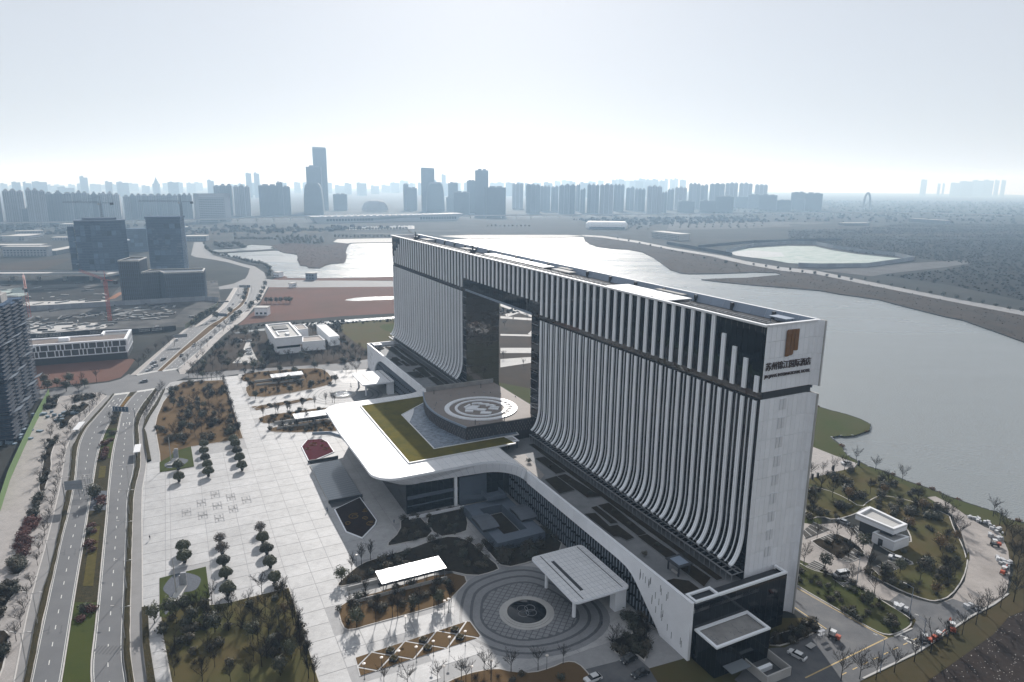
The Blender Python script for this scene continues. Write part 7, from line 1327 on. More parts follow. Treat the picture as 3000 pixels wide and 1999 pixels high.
# elevated railway across the scene
def viaduct(line, z, wdt, label, step=55):
    t = thing('viaduct', label, 'viaduct'); pts = resample([tuple(p) for p in line], step)
    for i in range(len(pts) - 1):
        a, b = pts[i], pts[i + 1]; d = (b - a); n = Vector((-d.y, d.x)).normalized() * wdt / 2
        MB().prism([tuple(a - n), tuple(b - n), tuple(b + n), tuple(a + n)], z - 2.4, z, 0, None, True).build('deck_span', M_conc, t)
        MB().prism([(a.x - 1.6, a.y - 1.6), (a.x + 1.6, a.y - 1.6), (a.x + 1.6, a.y + 1.6), (a.x - 1.6, a.y + 1.6)], 0, z - 2.4).build('pier', M_conc, t)
        for s in (-1, 1): MB().prism([tuple(a + n * s), tuple(b + n * s), tuple(b + n * s * .94), tuple(a + n * s * .94)], z, z + 1.3).build('parapet', M_fence, t)
viaduct(D['viaduct'], 11, 14, 'long elevated railway crossing the flat land below the skyline'); viaduct(D['viaductL'], 9, 26, 'elevated road in front of the towers under construction', 30)
sheet('promenade', D['prom'], .14, M_conc); sheet('promenade', D['prom2'], .14, M_conc)
sheet('car_park', D['carpk'], .3, M_conc)
mb = MB(); r2 = random.Random(5)
for p in scatter(D['carpk'], 420, r2): mb.box(p[0] - 1, p[1] - 2.3, .3, p[0] + 1, p[1] + 2.3, 1.0); mb.box(p[0] - .9, p[1] - 1.2, 1.0, p[0] + .9, p[1] + 1.4, 1.6)
tag(mb.build('parked_cars', mat('far_car_paint', (.55, .56, .58), .3, .4, .2), None, 'stuff'), 'dense rows of tiny parked cars before the station', 'cars')
# low far sheds and site buildings
def shed(a, b, h, d, label, m=M_cpale, name='low_building'):
    a, b = Vector(a), Vector(b); c = (a + b) / 2; e = b - a; L_ = max(6, e.length); t = thing(name, label, 'building', (c.x, c.y, 0), math.atan2(e.y, e.x))
    MB().box(-L_ / 2, 0, 0, L_ / 2, d, h).build('wall', m, t); MB().box(-L_ / 2 - .4, -.4, h, L_ / 2 + .4, d + .4, h + .6).build('roof', M_conc, t); n = max(3, int(L_ / 5))
    for r in range(max(1, int(h / 4))):
        for i in range(n): x0 = -L_ / 2 + L_ * (i + .2) / n; MB().box(x0, -.12, 1.2 + r * 3.7, x0 + L_ * .6 / n, .05, 3.0 + r * 3.7).build('window', M_cwin, t)
s = D['sheds']
shed(s[0], s[1], 15, 16, 'long white three-storey block beside the towers under construction'); shed(s[2], s[3], 9, 12, 'low white shed at the left edge, behind the white block'); shed(s[4], s[5], 9, 18, 'pale low hall behind the white block on the left')
shed(D['boxR'][0], D['boxR'][1], 14, 30, 'square grey building by the lakeside road near the site', M_conc); shed(D['boxR2'][0], D['boxR2'][1], 12, 20, 'long grey shed far out on the right', M_cblue); shed(D['boxR3'][0], D['boxR3'][1], 9, 25, 'pale hangar beyond the netted ground', M_cblue)
shed(D['hut'][0], D['hut'][1], 4.5, 5, 'tiny white kiosk beside the broad road by the lake', M_white); shed(D['dock2'][0], D['dock2'][1], 8, 8, 'dark box hut at the near lake shore', M_clad); shed(D['dock'][0], D['dock'][1], 6, 8, 'round-roofed white hut at the lake corner by the junction', M_white)
r6 = random.Random(12); k6 = 0
for i in range(60):
    x, y = r6.uniform(-1150, -560), r6.uniform(1010, 1760)
    if x / y > -.47 or x / y < -.86 or k6 > 21: continue
    k6 += 1; L6 = r6.uniform(35, 95); a6 = r6.choice((.1, .15, .2, 1.7)); shed((x, y), (x + L6 * math.cos(a6), y + L6 * math.sin(a6)), r6.choice((5, 7, 10, 13)), r6.uniform(14, 30), 'pale-roofed low block in the left middle distance, number %s of the scatter' % nth(k6), M_cpale if k6 % 3 else M_cblue)
bt = D['boxT']; shed(bt[0], bt[1], 7, 9, 'white pump house on the pink fallow field', M_white)
# ================================================================== towers going up on the left
M_netp = mat('netting_panel', (0.090, 0.135, 0.205), 0.9, 0.15, 0.3, rnd=0.5)
M_catch = mat('catch_net', (0.24, 0.29, 0.36), 0.8, 0.15, 0.5)
def slab_tower(t, poly, h, floor=3.3, m=M_net, ledge=.35):
    MB().prism(poly, 0, h).build('netted_shell', m, t); mb = MB(); z = floor; q = inset(poly, -ledge)
    while z < h: mb.prism(q, z, z + .35, 0, None, True); z += floor
    mb.build('slab_edges', M_slabc, t, 'stuff')
    pp = q if area(q) > 0 else q[::-1]; pr = random.Random(int(h * 10))
    for i in range(len(pp)):
        a, b = Vector(pp[i]), Vector(pp[(i + 1) % len(pp)]); L = (b - a).length; n = max(1, int(L / 6.5)); nr = Vector(((b - a).y, -(b - a).x)).normalized() * .08
        for k in range(n):
            for z0 in range(2, int(h) - 8, 7):
                if pr.random() < .55: continue
                u, w_ = a.lerp(b, (k + .05) / n) + nr, a.lerp(b, (k + .95) / n) + nr; MB().poly([(u.x, u.y, z0), (w_.x, w_.y, z0), (w_.x, w_.y, z0 + 6.3), (u.x, u.y, z0 + 6.3)]).build('net_panel', M_netp, t)
def crane(loc, h, jib, rz, label, m, tilt=0.0):
    t = thing('tower_crane', label, 'crane', loc, rz); mb = MB(); w_ = 1.0
    for a in (-w_, w_):
        for b in (-w_, w_): mb.tube((a, b, 0), (a, b, h), .17, n=4)
    z = 0; k = 0
    while z < h - 2:
        for a in (-w_, w_): mb.tube((a, -w_, z), (a, w_, z + 2.5), .1, n=3); mb.tube((-w_, a, z + 2.5), (w_, a, z), .1, n=3)
        z += 2.5
    mb.build('mast', m, t)
    jb = MB()
    for yy, zz in ((-.7, h), (.7, h), (0, h + 1.6)): jb.tube((2, yy, zz), (jib, yy, zz + tilt * jib), .14, n=4)
    x = 2
    while x < jib - 2: jb.tube((x, -.7, h + tilt * x), (x + 2, 0, h + 1.6 + tilt * x), .09, n=3); jb.tube((x + 2, 0, h + 1.6 + tilt * x), (x + 4, .7, h + tilt * x), .09, n=3); x += 4
    jb.build('jib', m, t)
    MB().tube((-2, -.5, h + .3), (-16, -.5, h + .3), .2, n=4).tube((-2, .5, h + .3), (-16, .5, h + .3), .2, n=4).build('counter_jib', m, t); MB().box(-17, -1.1, h - 2.2, -13.5, 1.1, h + .8).build('counterweight', M_dark, t)
    MB().tube((0, 0, h), (0, 0, h + 8), .35, .15, 5).tube((0, 0, h + 8), (jib * .65, 0, h + 1.6 + tilt * jib * .65), .07, n=3).tube((0, 0, h + 8), (-14, 0, h + .5), .07, n=3).build('top_mast', m, t); MB().box(.8, 1.0, h - 2.4, 2.6, 2.4, h).build('cab', M_metal, t)
x, y, wd, h = D['mid']['cyl']; x += 6; wd *= .84
t = thing('netted_tower', 'broad curved tower wrapped in blue-grey scaffold netting', 'tower', (x, y, 0), .55)
pl_ = [(-wd / 2, -8)] + [(-wd / 2 + wd * i / 10, -8 - 9 * math.sin(math.pi * i / 10)) for i in range(1, 10)] + [(wd / 2, -8), (wd / 2, 16), (-wd / 2, 16)]
slab_tower(t, pl_, h); MB().prism(inset(pl_, -.6), h, h + 1.2).prism(inset(pl_, 9), h + 1.2, h + 4).build('top_works', M_slabc, t); slab_tower(t, [(-wd / 2 - 8, 2), (-wd / 2 - 1, -2), (-wd / 2 - 1, 14), (-wd / 2 - 8, 14)], h - 7)
for z in (16, 44): MB().prism([(wd / 2, -12), (wd / 2 + 3, -14), (wd / 2 + 3, 10), (wd / 2, 10)], z, z + .4).prism([(-wd / 2 - 3, -12), (-wd / 2, -10), (-wd / 2, 10), (-wd / 2 - 3, 10)], z, z + .4).build('catch_platform', M_catch, t)
x, y, wd, h = D['mid']['tw']; x += 7; wd *= .92
t = thing('netted_tower', 'square tower under construction with blue netting and a crane beside it', 'tower', (x, y, 0), .28); q = [(-wd * .42, -10), (wd * .42, -10), (wd * .42, 22), (-wd * .42, 22)]; slab_tower(t, q, h)
mb = MB(); r3 = random.Random(3)
for i in range(40): xx = r3.uniform(-wd * .4, wd * .36); zz = 3.3 * r3.randint(4, 18) + .5; mb.box(xx, -10.2, zz, xx + r3.uniform(2, 4), -10.02, zz + 1.6)
mb.build('open_bays', M_slabc, t, 'stuff'); MB().prism(inset(q, -1), h, h + 2.4).build('top_works', M_net, t)
mb = MB()
for zz in range(0, 60, 5): mb.tube((wd * .46, -9, zz), (wd * .46, 12, zz + 5), .2, n=3).tube((wd * .46, 12, zz), (wd * .46, -9, zz + 5), .2, n=3)
mb.build('side_scaffold', M_slabc, t, 'stuff')
x, y, wd, h = D['mid']['mid']; t = thing('netted_block', 'lower netted block between the two towers under construction', 'building', (x, y, 0), .3); slab_tower(t, [(-wd / 2, -10), (wd / 2, -10), (wd / 2, 15), (-wd / 2, 15)], h)
x, y, wd, h = D['mid']['offA']; off = thing('dark_office', 'dark glass office with slanted roofs and upright ribs in front of the netted towers', 'office', (x, y, 0), .35)
def ribbed(poly, h, m=M_glass):
    MB().prism(poly, 0, h).build('glass_body', M_cwin, off); mb = MB(); pp = poly if area(poly) > 0 else poly[::-1]
    for i in range(len(pp)):
        a, b = Vector(pp[i]), Vector(pp[(i + 1) % len(pp)]); d = b - a; n = int(d.length / 1.9); d.normalize(); nr = Vector((d.y, -d.x))
        for k in range(n): c = a + d * (k + .5) * 1.9; mb.prism([tuple(c - d * .25), tuple(c - d * .25 + nr * .6), tuple(c + d * .25 + nr * .6), tuple(c + d * .25)], 1, h + .4)
    mb.build('upright_ribs', M_rib, off, 'stuff')
    fl_ = MB()
    for z in range(4, int(h), 4): fl_.prism(inset(pp, -.15), z, z + .5, 0, None, True)
    fl_.build('floor_edges', M_rib, off, 'stuff'); fl_ = MB(); q = inset(pp, -.3); r_ = inset(pp, 1.2); fl_.loft([(*p, h + 1.2) for p in q], [(*p, h + 1.2) for p in r_]); fl_.loft([(*p, h - .5) for p in q], [(*p, h + 1.2) for p in q]); fl_.build('roof_rim', M_conc, off)
ribbed([(-16, -8), (3, -12), (6, 20), (-10, 24)], h); ribbed([(4, -10), (20, -4), (26, -20), (62, -18), (62, 8), (10, 14)], 28)
c0 = D['mid']['cyl']; crane((c0[0] + 4, c0[1] + 10, 60), 31, 52, math.pi - .1, 'dark tower crane rising behind the curved netted tower', M_dark); crane((-447, 935, 0), 92, 58, math.pi - .05, 'tall dark tower crane beside the square netted tower', M_dark)
x, y, _, h = D['redcrane']; crane((x, y, 0), 36, 40, 2.6, 'red tower crane standing in the excavated site', M_orange, .12); x, y, _, h = D['redcrane2']; crane((x, y, 0), 27, 26, 2.2, 'small red-masted crane in front of the scaffolded towers', M_orange, .3)
# scaffolded towers at the left edge
def scaf_tower(loc, rz, label, h):
    t = thing('scaffolded_tower', label, 'tower', loc, rz)
    poly = [(0, 0), (-7, 0), (-7, 2.5), (-13, 2.5), (-13, 0), (-22, 0), (-22, 24), (0, 24), (0, 16), (-2.5, 16), (-2.5, 9), (0, 9)]
    MB().prism(poly, 0, h - 4).build('concrete_shell', M_net, t); mb = MB(); pp = poly if area(poly) > 0 else poly[::-1]; q = inset(pp, -1.2); q2 = inset(pp, -.5); z = 1.8
    while z < h - 4: mb.prism(q, z, z + .14, 0, None, True); mb.loft([(*p, z + .9) for p in q], [(*p, z + 1.1) for p in q]); z += 1.9
    for i in range(len(q)):
        a, b = Vector(q[i]), Vector(q[(i + 1) % len(q)]); n = max(1, int((b - a).length / 1.6))
        for k in range(n): c = a.lerp(b, k / n); mb.tube((c.x, c.y, 0), (c.x, c.y, h - 3.5), .07, n=3)
    mb.build('scaffold', M_scaf, t, 'stuff')
    for z in (14, 30, 46):
        for (ax, ay, bx, by, nx, ny) in ((0, 0, -7, 0, 0, -1), (0, 9, 0, 0, 1, 0), (0, 24, 0, 16, 1, 0), (-13, 0, -22, 0, 0, -1)):
            e = 1.2; MB().poly([(ax + nx * e, ay + ny * e, z), (bx + nx * e, by + ny * e, z), (bx + nx * 4.4, by + ny * 4.4, z + 1.5), (ax + nx * 4.4, ay + ny * 4.4, z + 1.5)]).build('catch_platform', M_catch, t)
    MB().box(-15, 5, h - 4, -5, 17, h).box(-9, 8, h, -6, 12, h + 1.5).build('roof_house', M_concd, t)
    return t
scaf_tower((-255, 342, 0), .42, 'grey residential tower in scaffolding with pale catch platforms, the one set back', 62); scaf_tower((-233, 301, 0), .42, 'scaffolded tower at the left edge, nearest the green hoarding', 66)
mb = MB(); r4 = random.Random(14)
for i in range(90):
    a = r4.random(); x, y = -225 + r4.uniform(-14, 0) - 22 * a, 300 + r4.uniform(-45, 45); mb.box(x, y, .05, x + r4.uniform(.8, 3), y + r4.uniform(.8, 3), r4.uniform(.4, 1.6))
tag(mb.build('site_litter', mat('blue_sheeting', (.22, .30, .38), .7, .4, .3), None, 'stuff'), 'heaps of sheeting and material behind the green hoarding', 'materials')
# hoardings and fences
def hoarding(line, h, step, name, label, m, cat='hoarding', thick=.12, text_rows=0, cap=None):
    t = thing(name, label, cat); pts = resample([tuple(p) for p in line], step); rr = random.Random(int(h * 10))
    for i in range(len(pts) - 1):
        a, b = pts[i], pts[i + 1]; d = (b - a).normalized(); n = Vector((-d.y, d.x)) * thick / 2; e = d * .03; MB().prism([tuple(a + e - n), tuple(b - e - n), tuple(b - e + n), tuple(a + e + n)], .02, h).build('panel', m, t)
        MB().tube((a.x, a.y, 0), (a.x, a.y, h + .15), .1, n=4).build('post', M_metal, t)
        if text_rows and i % 4 in (1, 2):
            nn = Vector((-d.y, d.x)); nn = nn if nn.y < 0 else -nn; ch = MB()
            for r in range(text_rows):
                u = .06
                while u < .9:
                    p = a.lerp(b, u) + nn * (thick / 2 + .02); q = a.lerp(b, u + .085 / step * 6) + nn * (thick / 2 + .02); z0 = h * (.62 - .3 * r); ch.poly([(p.x, p.y, z0), (q.x, q.y, z0), (q.x, q.y, z0 + h * .16), (p.x, p.y, z0 + h * .16)]); u += .16 / step * 6
            ch.build('slogan_lettering', M_mark, t, 'stuff')
    return t
mb = MB(); r5 = random.Random(19)
for poly, n in ((D['siteL'], 110), (D['pit2'], 60), (D['snow1'], 30)):
    for p in scatter(poly, n, r5):
        a = r5.uniform(0, 3.1); l0, l1, hh = r5.uniform(3, 16), r5.uniform(.6, 3.4), r5.uniform(.2, 1.6); ca, sa = math.cos(a), math.sin(a)
        mb.prism([(p[0] + x * ca - y * sa, p[1] + x * sa + y * ca) for x, y in ((0, 0), (l0, 0), (l0, l1), (0, l1))], .1, hh, r5.choice((0, 0, 1, 2)))
tag(mb.build('site_clutter', [mat('grey_stock', (.16, .165, .17), .8, .3, .3), mat('pale_stock', (.30, .31, .32), .8, .2, .3), mat('dark_stock', (.03, .033, .04), .8, .3, .3)], None, 'stuff'), 'stacks of building material strewn over the excavated site', 'materials')
hoarding(D['hoardG'], 4.4, 6, 'green_hoarding', 'bright green site hoarding with white slogans beside the scaffolded towers', M_green, text_rows=1); hoarding(D['hoardB'][0], 4.0, 9, 'black_hoarding', 'black site hoarding with white slogans behind the framed white building', M_black, text_rows=2); hoarding(D['hoardB'][1], 4.2, 9, 'olive_hoarding', 'olive site hoarding running along the main road', M_olvh, text_rows=1)
hoarding(D['fenceW'], 4.8, 4.5, 'panel_fence', 'long pale grey panel fence round the excavated site', M_fence, 'fence'); hoarding(D['fenceR'], 6.5, 14, 'panel_fence', 'grey panel fence curving round the netted ground', M_fence, 'fence'); hoarding(D['fenceR3'], 6, 14, 'dark_hoarding', 'dark hoarding along the lakeside road left of the netted ground', M_black, 'hoarding'); hoarding(D['fenceR4'], 5, 16, 'dark_hoarding', 'dark hoarding behind the netted ground', M_black, 'hoarding')
# framed low building on the left
a, b = Vector((-320, 431)), Vector((-264, 455)); d = b - a; L_ = d.length
fb = thing('framed_building', 'low white building with big framed windows on the pink lawn at left', 'building', (a.x, a.y, 0), math.atan2(d.y, d.x))
MB().box(.5, .6, 0, L_ - .5, 22, 5.0).build('dark_base', M_dark, fb); MB().box(.6, .7, 5.2, L_ - .6, 21, 13.2).build('glazed_body', mat('dim_rooms', (.06, .065, .075), .5, .3, .4), fb); MB().box(L_ - 17, 14, 0, L_ - .5, 34, 13.2).build('wing_wall', mat('dim_rooms', (.06, .065, .075)), fb)
MB().box(0, 0, 4.7, L_, 22, 5.3).box(0, 0, 9.1, L_, 22, 9.5).box(-.1, -.1, 13.2, L_ + .1, 1.6, 14.2).box(-.1, 20.4, 13.2, L_ - 16, 22, 14.2).box(-.1, 1.6, 13.2, 1.6, 20.4, 14.2).box(L_ - 1.6, 1.6, 13.2, L_ + .1, 34, 14.2).box(L_ - 18, 32.4, 13.2, L_ - 1.6, 34, 14.2).box(L_ - 18, 20.4, 13.2, L_ - 16.4, 32.4, 14.2).build('white_frame', M_white, fb)
MB().poly([(1.5, 1.5, 13.5), (L_ - 1.5, 1.5, 13.5), (L_ - 1.5, 20.5, 13.5), (1.5, 20.5, 13.5)]).build('roof_deck', mat('brown_roof', (.22, .19, .175), .9, .15, .2), fb); MB().box(20, 8, 13.6, 26, 13, 16).build('roof_house', M_white, fb)
xx = 0; kk = 0
while xx < L_:
    for z0, z1, o in ((5.3, 9.1, 0), (9.5, 13.2, 1)): MB().box(xx + o * 1.2, -.05, z0, xx + .55 + o * 1.2, .6, z1).build('pier', M_white, fb)
    xx += (4.6, 2.3, 2.3, 4.6)[kk % 4]; kk += 1
for i in range(10):
    y0 = .3 + i * 3.6
    for z0, z1 in ((5.3, 9.1), (9.5, 13.2)): MB().box(L_ - .6, y0, z0, L_ + .05, y0 + .5, z1).build('pier', M_white, fb)
MB().box(L_ - .6, 22, 4.7, L_ + .02, 34, 5.3).box(L_ - .6, 22, 9.1, L_ + .02, 34, 9.5).build('white_frame', M_white, fb)
# white civic building by the far entrance
def quadbox(t, q, z0, z1, nm, m): MB().prism(q, z0, z1, 0, None, True).build(nm, m, t)
cv = thing('civic_building', 'white box building with an overhanging upper storey near the canal', 'building'); q = [(-190.6, 515.8), (-174.6, 525.6), (-150.5, 477.3), (-166.9, 468.3)]
quadbox(cv, inset(q, 1.0), 0, 4.2, 'base_wall', M_white); quadbox(cv, inset(q, 1.4), 4.2, 6.2, 'window_band', M_glass); quadbox(cv, q, 6.2, 11.4, 'upper_wall', M_white)
qq = q if area(q) > 0 else q[::-1]; r_ = inset(qq, 1.4); mb = MB(); mb.loft([(*p, 12.4) for p in qq], [(*p, 12.4) for p in r_]); mb.loft([(*p, 11.3) for p in qq], [(*p, 12.4) for p in qq]); mb.loft([(*p, 12.4) for p in r_], [(*p, 11.42) for p in r_]); mb.build('parapet', M_roofwhite, cv); MB().poly([(*p, 11.45) for p in r_]).build('roof_deck', M_conc, cv)
def at2(u, v): return Vector(q[0]).lerp(Vector(q[3]), u).lerp(Vector(q[1]).lerp(Vector(q[2]), u), v)
for i in range(6):
    p0, p1, p2, p3 = at2(.16 + i * .045, .2), at2(.19 + i * .045, .2), at2(.19 + i * .045, .75), at2(.16 + i * .045, .75); MB().prism([tuple(p0), tuple(p1), tuple(p2), tuple(p3)], 11.5, 12.3).build('solar_row', M_dark, cv)
for (u0, v0, u1, v1, z) in ((.52, .2, .56, .7, 12.3), (.56, .2, .8, .25, 12.3), (.7, .5, .82, .62, 12.8)): MB().prism([tuple(at2(u0, v0)), tuple(at2(u1, v0)), tuple(at2(u1, v1)), tuple(at2(u0, v1))], 11.5, z).build('roof_duct', M_roofwhite, cv)
for q3, nm, lb_ in (([(-151.9, 480.9), (-136.9, 487.1), (-145.7, 502.9), (-156.3, 496.5)], 'wing_wall', 0), ([(-177.3, 540.6), (-170, 544.5), (-161.2, 527.7), (-167.3, 521.8)], 'wing_wall', 1)):
    quadbox(cv, q3, 0, 6.4, nm, M_white); q4 = inset(q3, .6); q5 = q3 if area(q3) > 0 else q3[::-1]; mb = MB(); mb.loft([(*p, 6.4) for p in q5], [(*p, 7.1) for p in q5]); mb.loft([(*p, 7.1) for p in q5], [(*p, 7.1) for p in q4]); mb.loft([(*p, 7.1) for p in q4], [(*p, 6.5) for p in q4]); mb.build('parapet', M_roofwhite, cv); MB().poly([(*p, 6.5) for p in q4]).build('roof_deck', M_deckbr, cv)
gh = thing('ribbed_pavilion', 'narrow pavilion with a slatted bright roof beside the white civic building', 'pavilion'); q = [(-158, 539.7), (-151.3, 543.5), (-130, 502), (-136.3, 497.3)]; quadbox(gh, q, 0, 6.2, 'wall', M_fin)
for i in range(22):
    u = i / 22; p = [Vector(q[0]).lerp(Vector(q[3]), u), Vector(q[1]).lerp(Vector(q[2]), u), Vector(q[1]).lerp(Vector(q[2]), u + .028), Vector(q[0]).lerp(Vector(q[3]), u + .028)]; MB().prism([tuple(a) for a in p], 6.2, 7.0).build('roof_slat', M_roofwhite, gh)
# service building in the right-hand car park
sb = thing('service_building', 'small white service building with stacked flat roofs in the lakeside car park', 'building'); q = [tuple(p) for p in D['gb_up']]; quadbox(sb, inset(q, 1.2), 0, 4.6, 'glazed_base', M_dark); quadbox(sb, q, 4.6, 6.0, 'upper_wall', M_white)
def rim(t, q, z0, z1, w_, deck): 
    a_ = q if area(q) > 0 else q[::-1]; b_ = inset(a_, w_); mb = MB(); mb.loft([(*p, z0) for p in a_], [(*p, z1) for p in a_]); mb.loft([(*p, z1) for p in a_], [(*p, z1) for p in b_]); mb.loft([(*p, z1) for p in b_], [(*p, z0) for p in b_]); mb.build('roof_rim', M_roofwhite, t); MB().poly([(*p, z0 + .05) for p in b_]).build('roof_deck', deck, t)
rim(sb, q, 6.0, 6.8, 1.0, M_conc); q = [tuple(p) for p in D['gb_lo']]; quadbox(sb, q, 0, 3.0, 'lower_wall', M_white); rim(sb, q, 3.0, 3.6, .7, M_concd); p = Vector(q[0]).lerp(Vector(q[3]), .3); r_ = Vector(q[0]).lerp(Vector(q[3]), .5); MB().prism([tuple(p), tuple(r_), (r_.x - .15, r_.y - .15), (p.x - .15, p.y - .15)], .1, 2.5).build('doorway', M_dark, sb)
# ================================================================== hazy air over the whole place
hz = MB().box(-9600, -900, -3, 9600, 13800, 330).build('haze', [], None, 'stuff')
hm = bpy.data.materials.new('hazy_air'); hm.use_nodes = True; n_ = hm.node_tree.nodes; n_.remove(n_['Principled BSDF']); vol = n_.new('ShaderNodeVolumePrincipled')
vol.inputs['Density'].default_value = 0.00017; vol.inputs['Color'].default_value = (0.49, 0.73, 1.0, 1); vol.inputs['Absorption Color'].default_value = (1, 1, 1, 1); vol.inputs['Anisotropy'].default_value = 0.32
hm.node_tree.links.new(vol.outputs[0], n_['Material Output'].inputs['Volume']); hz.data.materials.append(hm)

# ================================================================== vegetation
def bare_tree(seed, h=8.0, limbs=6, up=.75, spread=.55, twr=.024):
    """returns (trunk mesh, crown mesh) of a leafless tree of height h"""
    r = random.Random(seed); tr = MB(); cr = MB(); th = h * r.uniform(.24, .3)
    tr.tube((0, 0, -.1), (0, 0, th), h * .016, h * .011, 6); top = Vector((0, 0, th))
    lead = top + Vector((r.uniform(-.3, .3), r.uniform(-.3, .3), h * .5)); tr.tube(top, lead, h * .010, h * .003, 4)
    axes = [(top, lead)]
    for i in range(limbs):
        a = 2 * math.pi * i / limbs + r.uniform(-.4, .4); d = Vector((math.cos(a) * spread, math.sin(a) * spread, up)).normalized(); b = top + Vector((0, 0, r.uniform(-.04, .2) * h)); e = b + d * h * r.uniform(.34, .5)
        tr.tube(b, e, h * .007, h * .0028, 4); axes.append((b, e))
    for (p, e) in axes:
        d = (e - p).normalized()
        for k in range(9):
            t = .2 + .8 * k / 8; o = p.lerp(e, t); q = (d * .8 + Vector((r.uniform(-1, 1), r.uniform(-1, 1), r.uniform(0, .7)))).normalized(); L = h * r.uniform(.12, .24) * (1.15 - .4 * t); f = o + q * L; cr.tube(o, f, h * .0032, twr * .7, 3)
            for j in range(4):
                q2 = (q + Vector((r.uniform(-.9, .9), r.uniform(-.9, .9), r.uniform(-.1, .7)))).normalized(); s_ = o.lerp(f, r.uniform(.25, 1)); cr.tube(s_, s_ + q2 * L * r.uniform(.4, .75), twr, twr * .5, 3)
    return tr.mesh('trunk', M_bark), cr.mesh('crown', M_twig)
def leaf_blob(seed, n, rx, rz, cz, size, m, hollow=.55, dome=False, lump=.18):
    r = random.Random(seed); mb = MB(); ph = [r.uniform(0, 6.28) for _ in range(6)]
    for i in range(n):
        while True:
            d = Vector((r.gauss(0, 1), r.gauss(0, 1), r.gauss(0, 1)))
            if d.length > .01: d.normalize(); break
        if dome: d.z = abs(d.z) if r.random() < .8 else d.z * .25
        k = (r.uniform(hollow, 1)) * (1 + lump * math.sin(3 * math.atan2(d.y, d.x) + ph[0]) + lump * math.sin(5 * d.z + ph[1] + 2 * math.atan2(d.y, d.x)))
        c = Vector((d.x * rx * k, d.y * rx * k, cz + d.z * rz * k)); nn = (d + Vector((r.uniform(-.8, .8), r.uniform(-.8, .8), r.uniform(-.5, .8)))).normalized(); a = nn.orthogonal().normalized(); b = nn.cross(a); t = r.uniform(0, 3.1); u = (a * math.cos(t) + b * math.sin(t)) * size * r.uniform(.6, 1.2); v = (b * math.cos(t) - a * math.sin(t)) * size * r.uniform(.4, .8)
        mb.poly([c - u, c - v * .9, c + u, c + v])
    return mb.mesh('crown', m)
BARE = [bare_tree(s, 8.0, 5 + s % 3, .8, .5 + .1 * (s % 3)) for s in range(6)]
BAREF = [bare_tree(20 + s, 8.0, 6, 1.2, .34, .028) for s in range(3)]        # fastigiate avenue trees
def trunk_mesh(h, r_, n=4, seed=1):
    mb = MB().tube((0, 0, -.1), (0, 0, h), r_, r_ * .6, 6); rr = random.Random(seed)
    for i in range(n): a = 6.28 * i / n + rr.uniform(0, .8); mb.tube((0, 0, h * .7), (math.cos(a) * h * .45, math.sin(a) * h * .45, h * 1.35), r_ * .5, r_ * .25, 4)
    return mb.mesh('trunk', M_bark)
TRUNK = trunk_mesh(2.4, .16)
EVER = [leaf_blob(40 + i, 620, 2.3, 2.1, 3.9, .32, (M_leaf, M_leaf2)[i % 2]) for i in range(4)]
EVLOW = [leaf_blob(60 + i, 150, 3.2, 3.0, 4.6, .85, M_leaf2, .5) for i in range(3)]
SHRUB = [leaf_blob(70 + i, 260, 1.25, .95, .75, .24, (M_shrub, M_leaf2, M_shrub)[i % 3], .5) for i in range(3)]
def twig_bush(seed):
    r = random.Random(seed); mb = MB()
    for i in range(46):
        a = r.uniform(0, 6.28); e = r.uniform(.25, 1.4); d = Vector((math.cos(a) * math.cos(e), math.sin(a) * math.cos(e), math.sin(e))); p = Vector((r.uniform(-.3, .3), r.uniform(-.3, .3), .1)); q = p + d * r.uniform(.8, 1.7); mb.tube(p, q, .035, .014, 3)
        for k in range(2): f = p.lerp(q, r.uniform(.4, .9)); mb.tube(f, f + (d + Vector((r.uniform(-.8, .8), r.uniform(-.8, .8), r.uniform(-.1, .5)))) * r.uniform(.25, .5), .02, .01, 3)
    return mb.mesh('twig_bush', M_twig)
SHRUB += [twig_bush(7), twig_bush(8)]
REDS = leaf_blob(80, 260, 1.4, .8, .6, .24, M_red, .5); RUST = leaf_blob(81, 420, 2.0, 1.8, 3.3, .28, M_rust, .35); REED = leaf_blob(82, 160, 1.6, .9, .7, .3, M_reed, .3)
DENSE = [leaf_blob(90 + i, 1500, 1.95, 2.1, 0, .27, M_leaf2 if i % 2 else M_leaf, .7, True, .05) for i in range(3)]
DENSEB = leaf_blob(95, 900, 2.0, 2.2, 0, .2, mat('bronze_leaves', (.085, .068, .055), .8, .3, 1.2), .45, True, .06)
vr = random.Random(77)
def tree(kind, p, sc, label, group, z=0.1, cat='tree', name='bare_tree'):
    a, b = vr.choice(kind) if isinstance(kind, list) else kind
    if name == 'bare_tree': name = 'upright_tree' if any(a is k[0] for k in BAREF) else ('evergreen_tree' if a is TRUNK else name)
    t = thing(name, label, cat, (p[0], p[1], z), vr.uniform(0, 6.28), group); t.scale = (sc * vr.uniform(.9, 1.1),) * 2 + (sc,)
    link('trunk', a, t); link('crown', b, t); return t
def solo(me, p, sc, label, group, name='shrub', cat='shrub', z=.2):
    o = link(name, me); o.location = (p[0], p[1], z); o.rotation_euler = (0, 0, vr.uniform(0, 6.28)); o.scale = (sc * vr.uniform(.85, 1.2), sc * vr.uniform(.85, 1.2), sc * vr.uniform(.8, 1.15)); return tag(o, label, cat, group)
def near(pts): return sorted(pts, key=lambda p: p[0] ** 2 + p[1] ** 2)
EVT = [(TRUNK, m) for m in EVER]
for i, p in enumerate(near(D['t_left'])): tree(BARE, p, vr.uniform(.62, .8), 'bare street tree, %s from the camera along the left footway' % nth(i + 1), 'bare trees along the left footway')
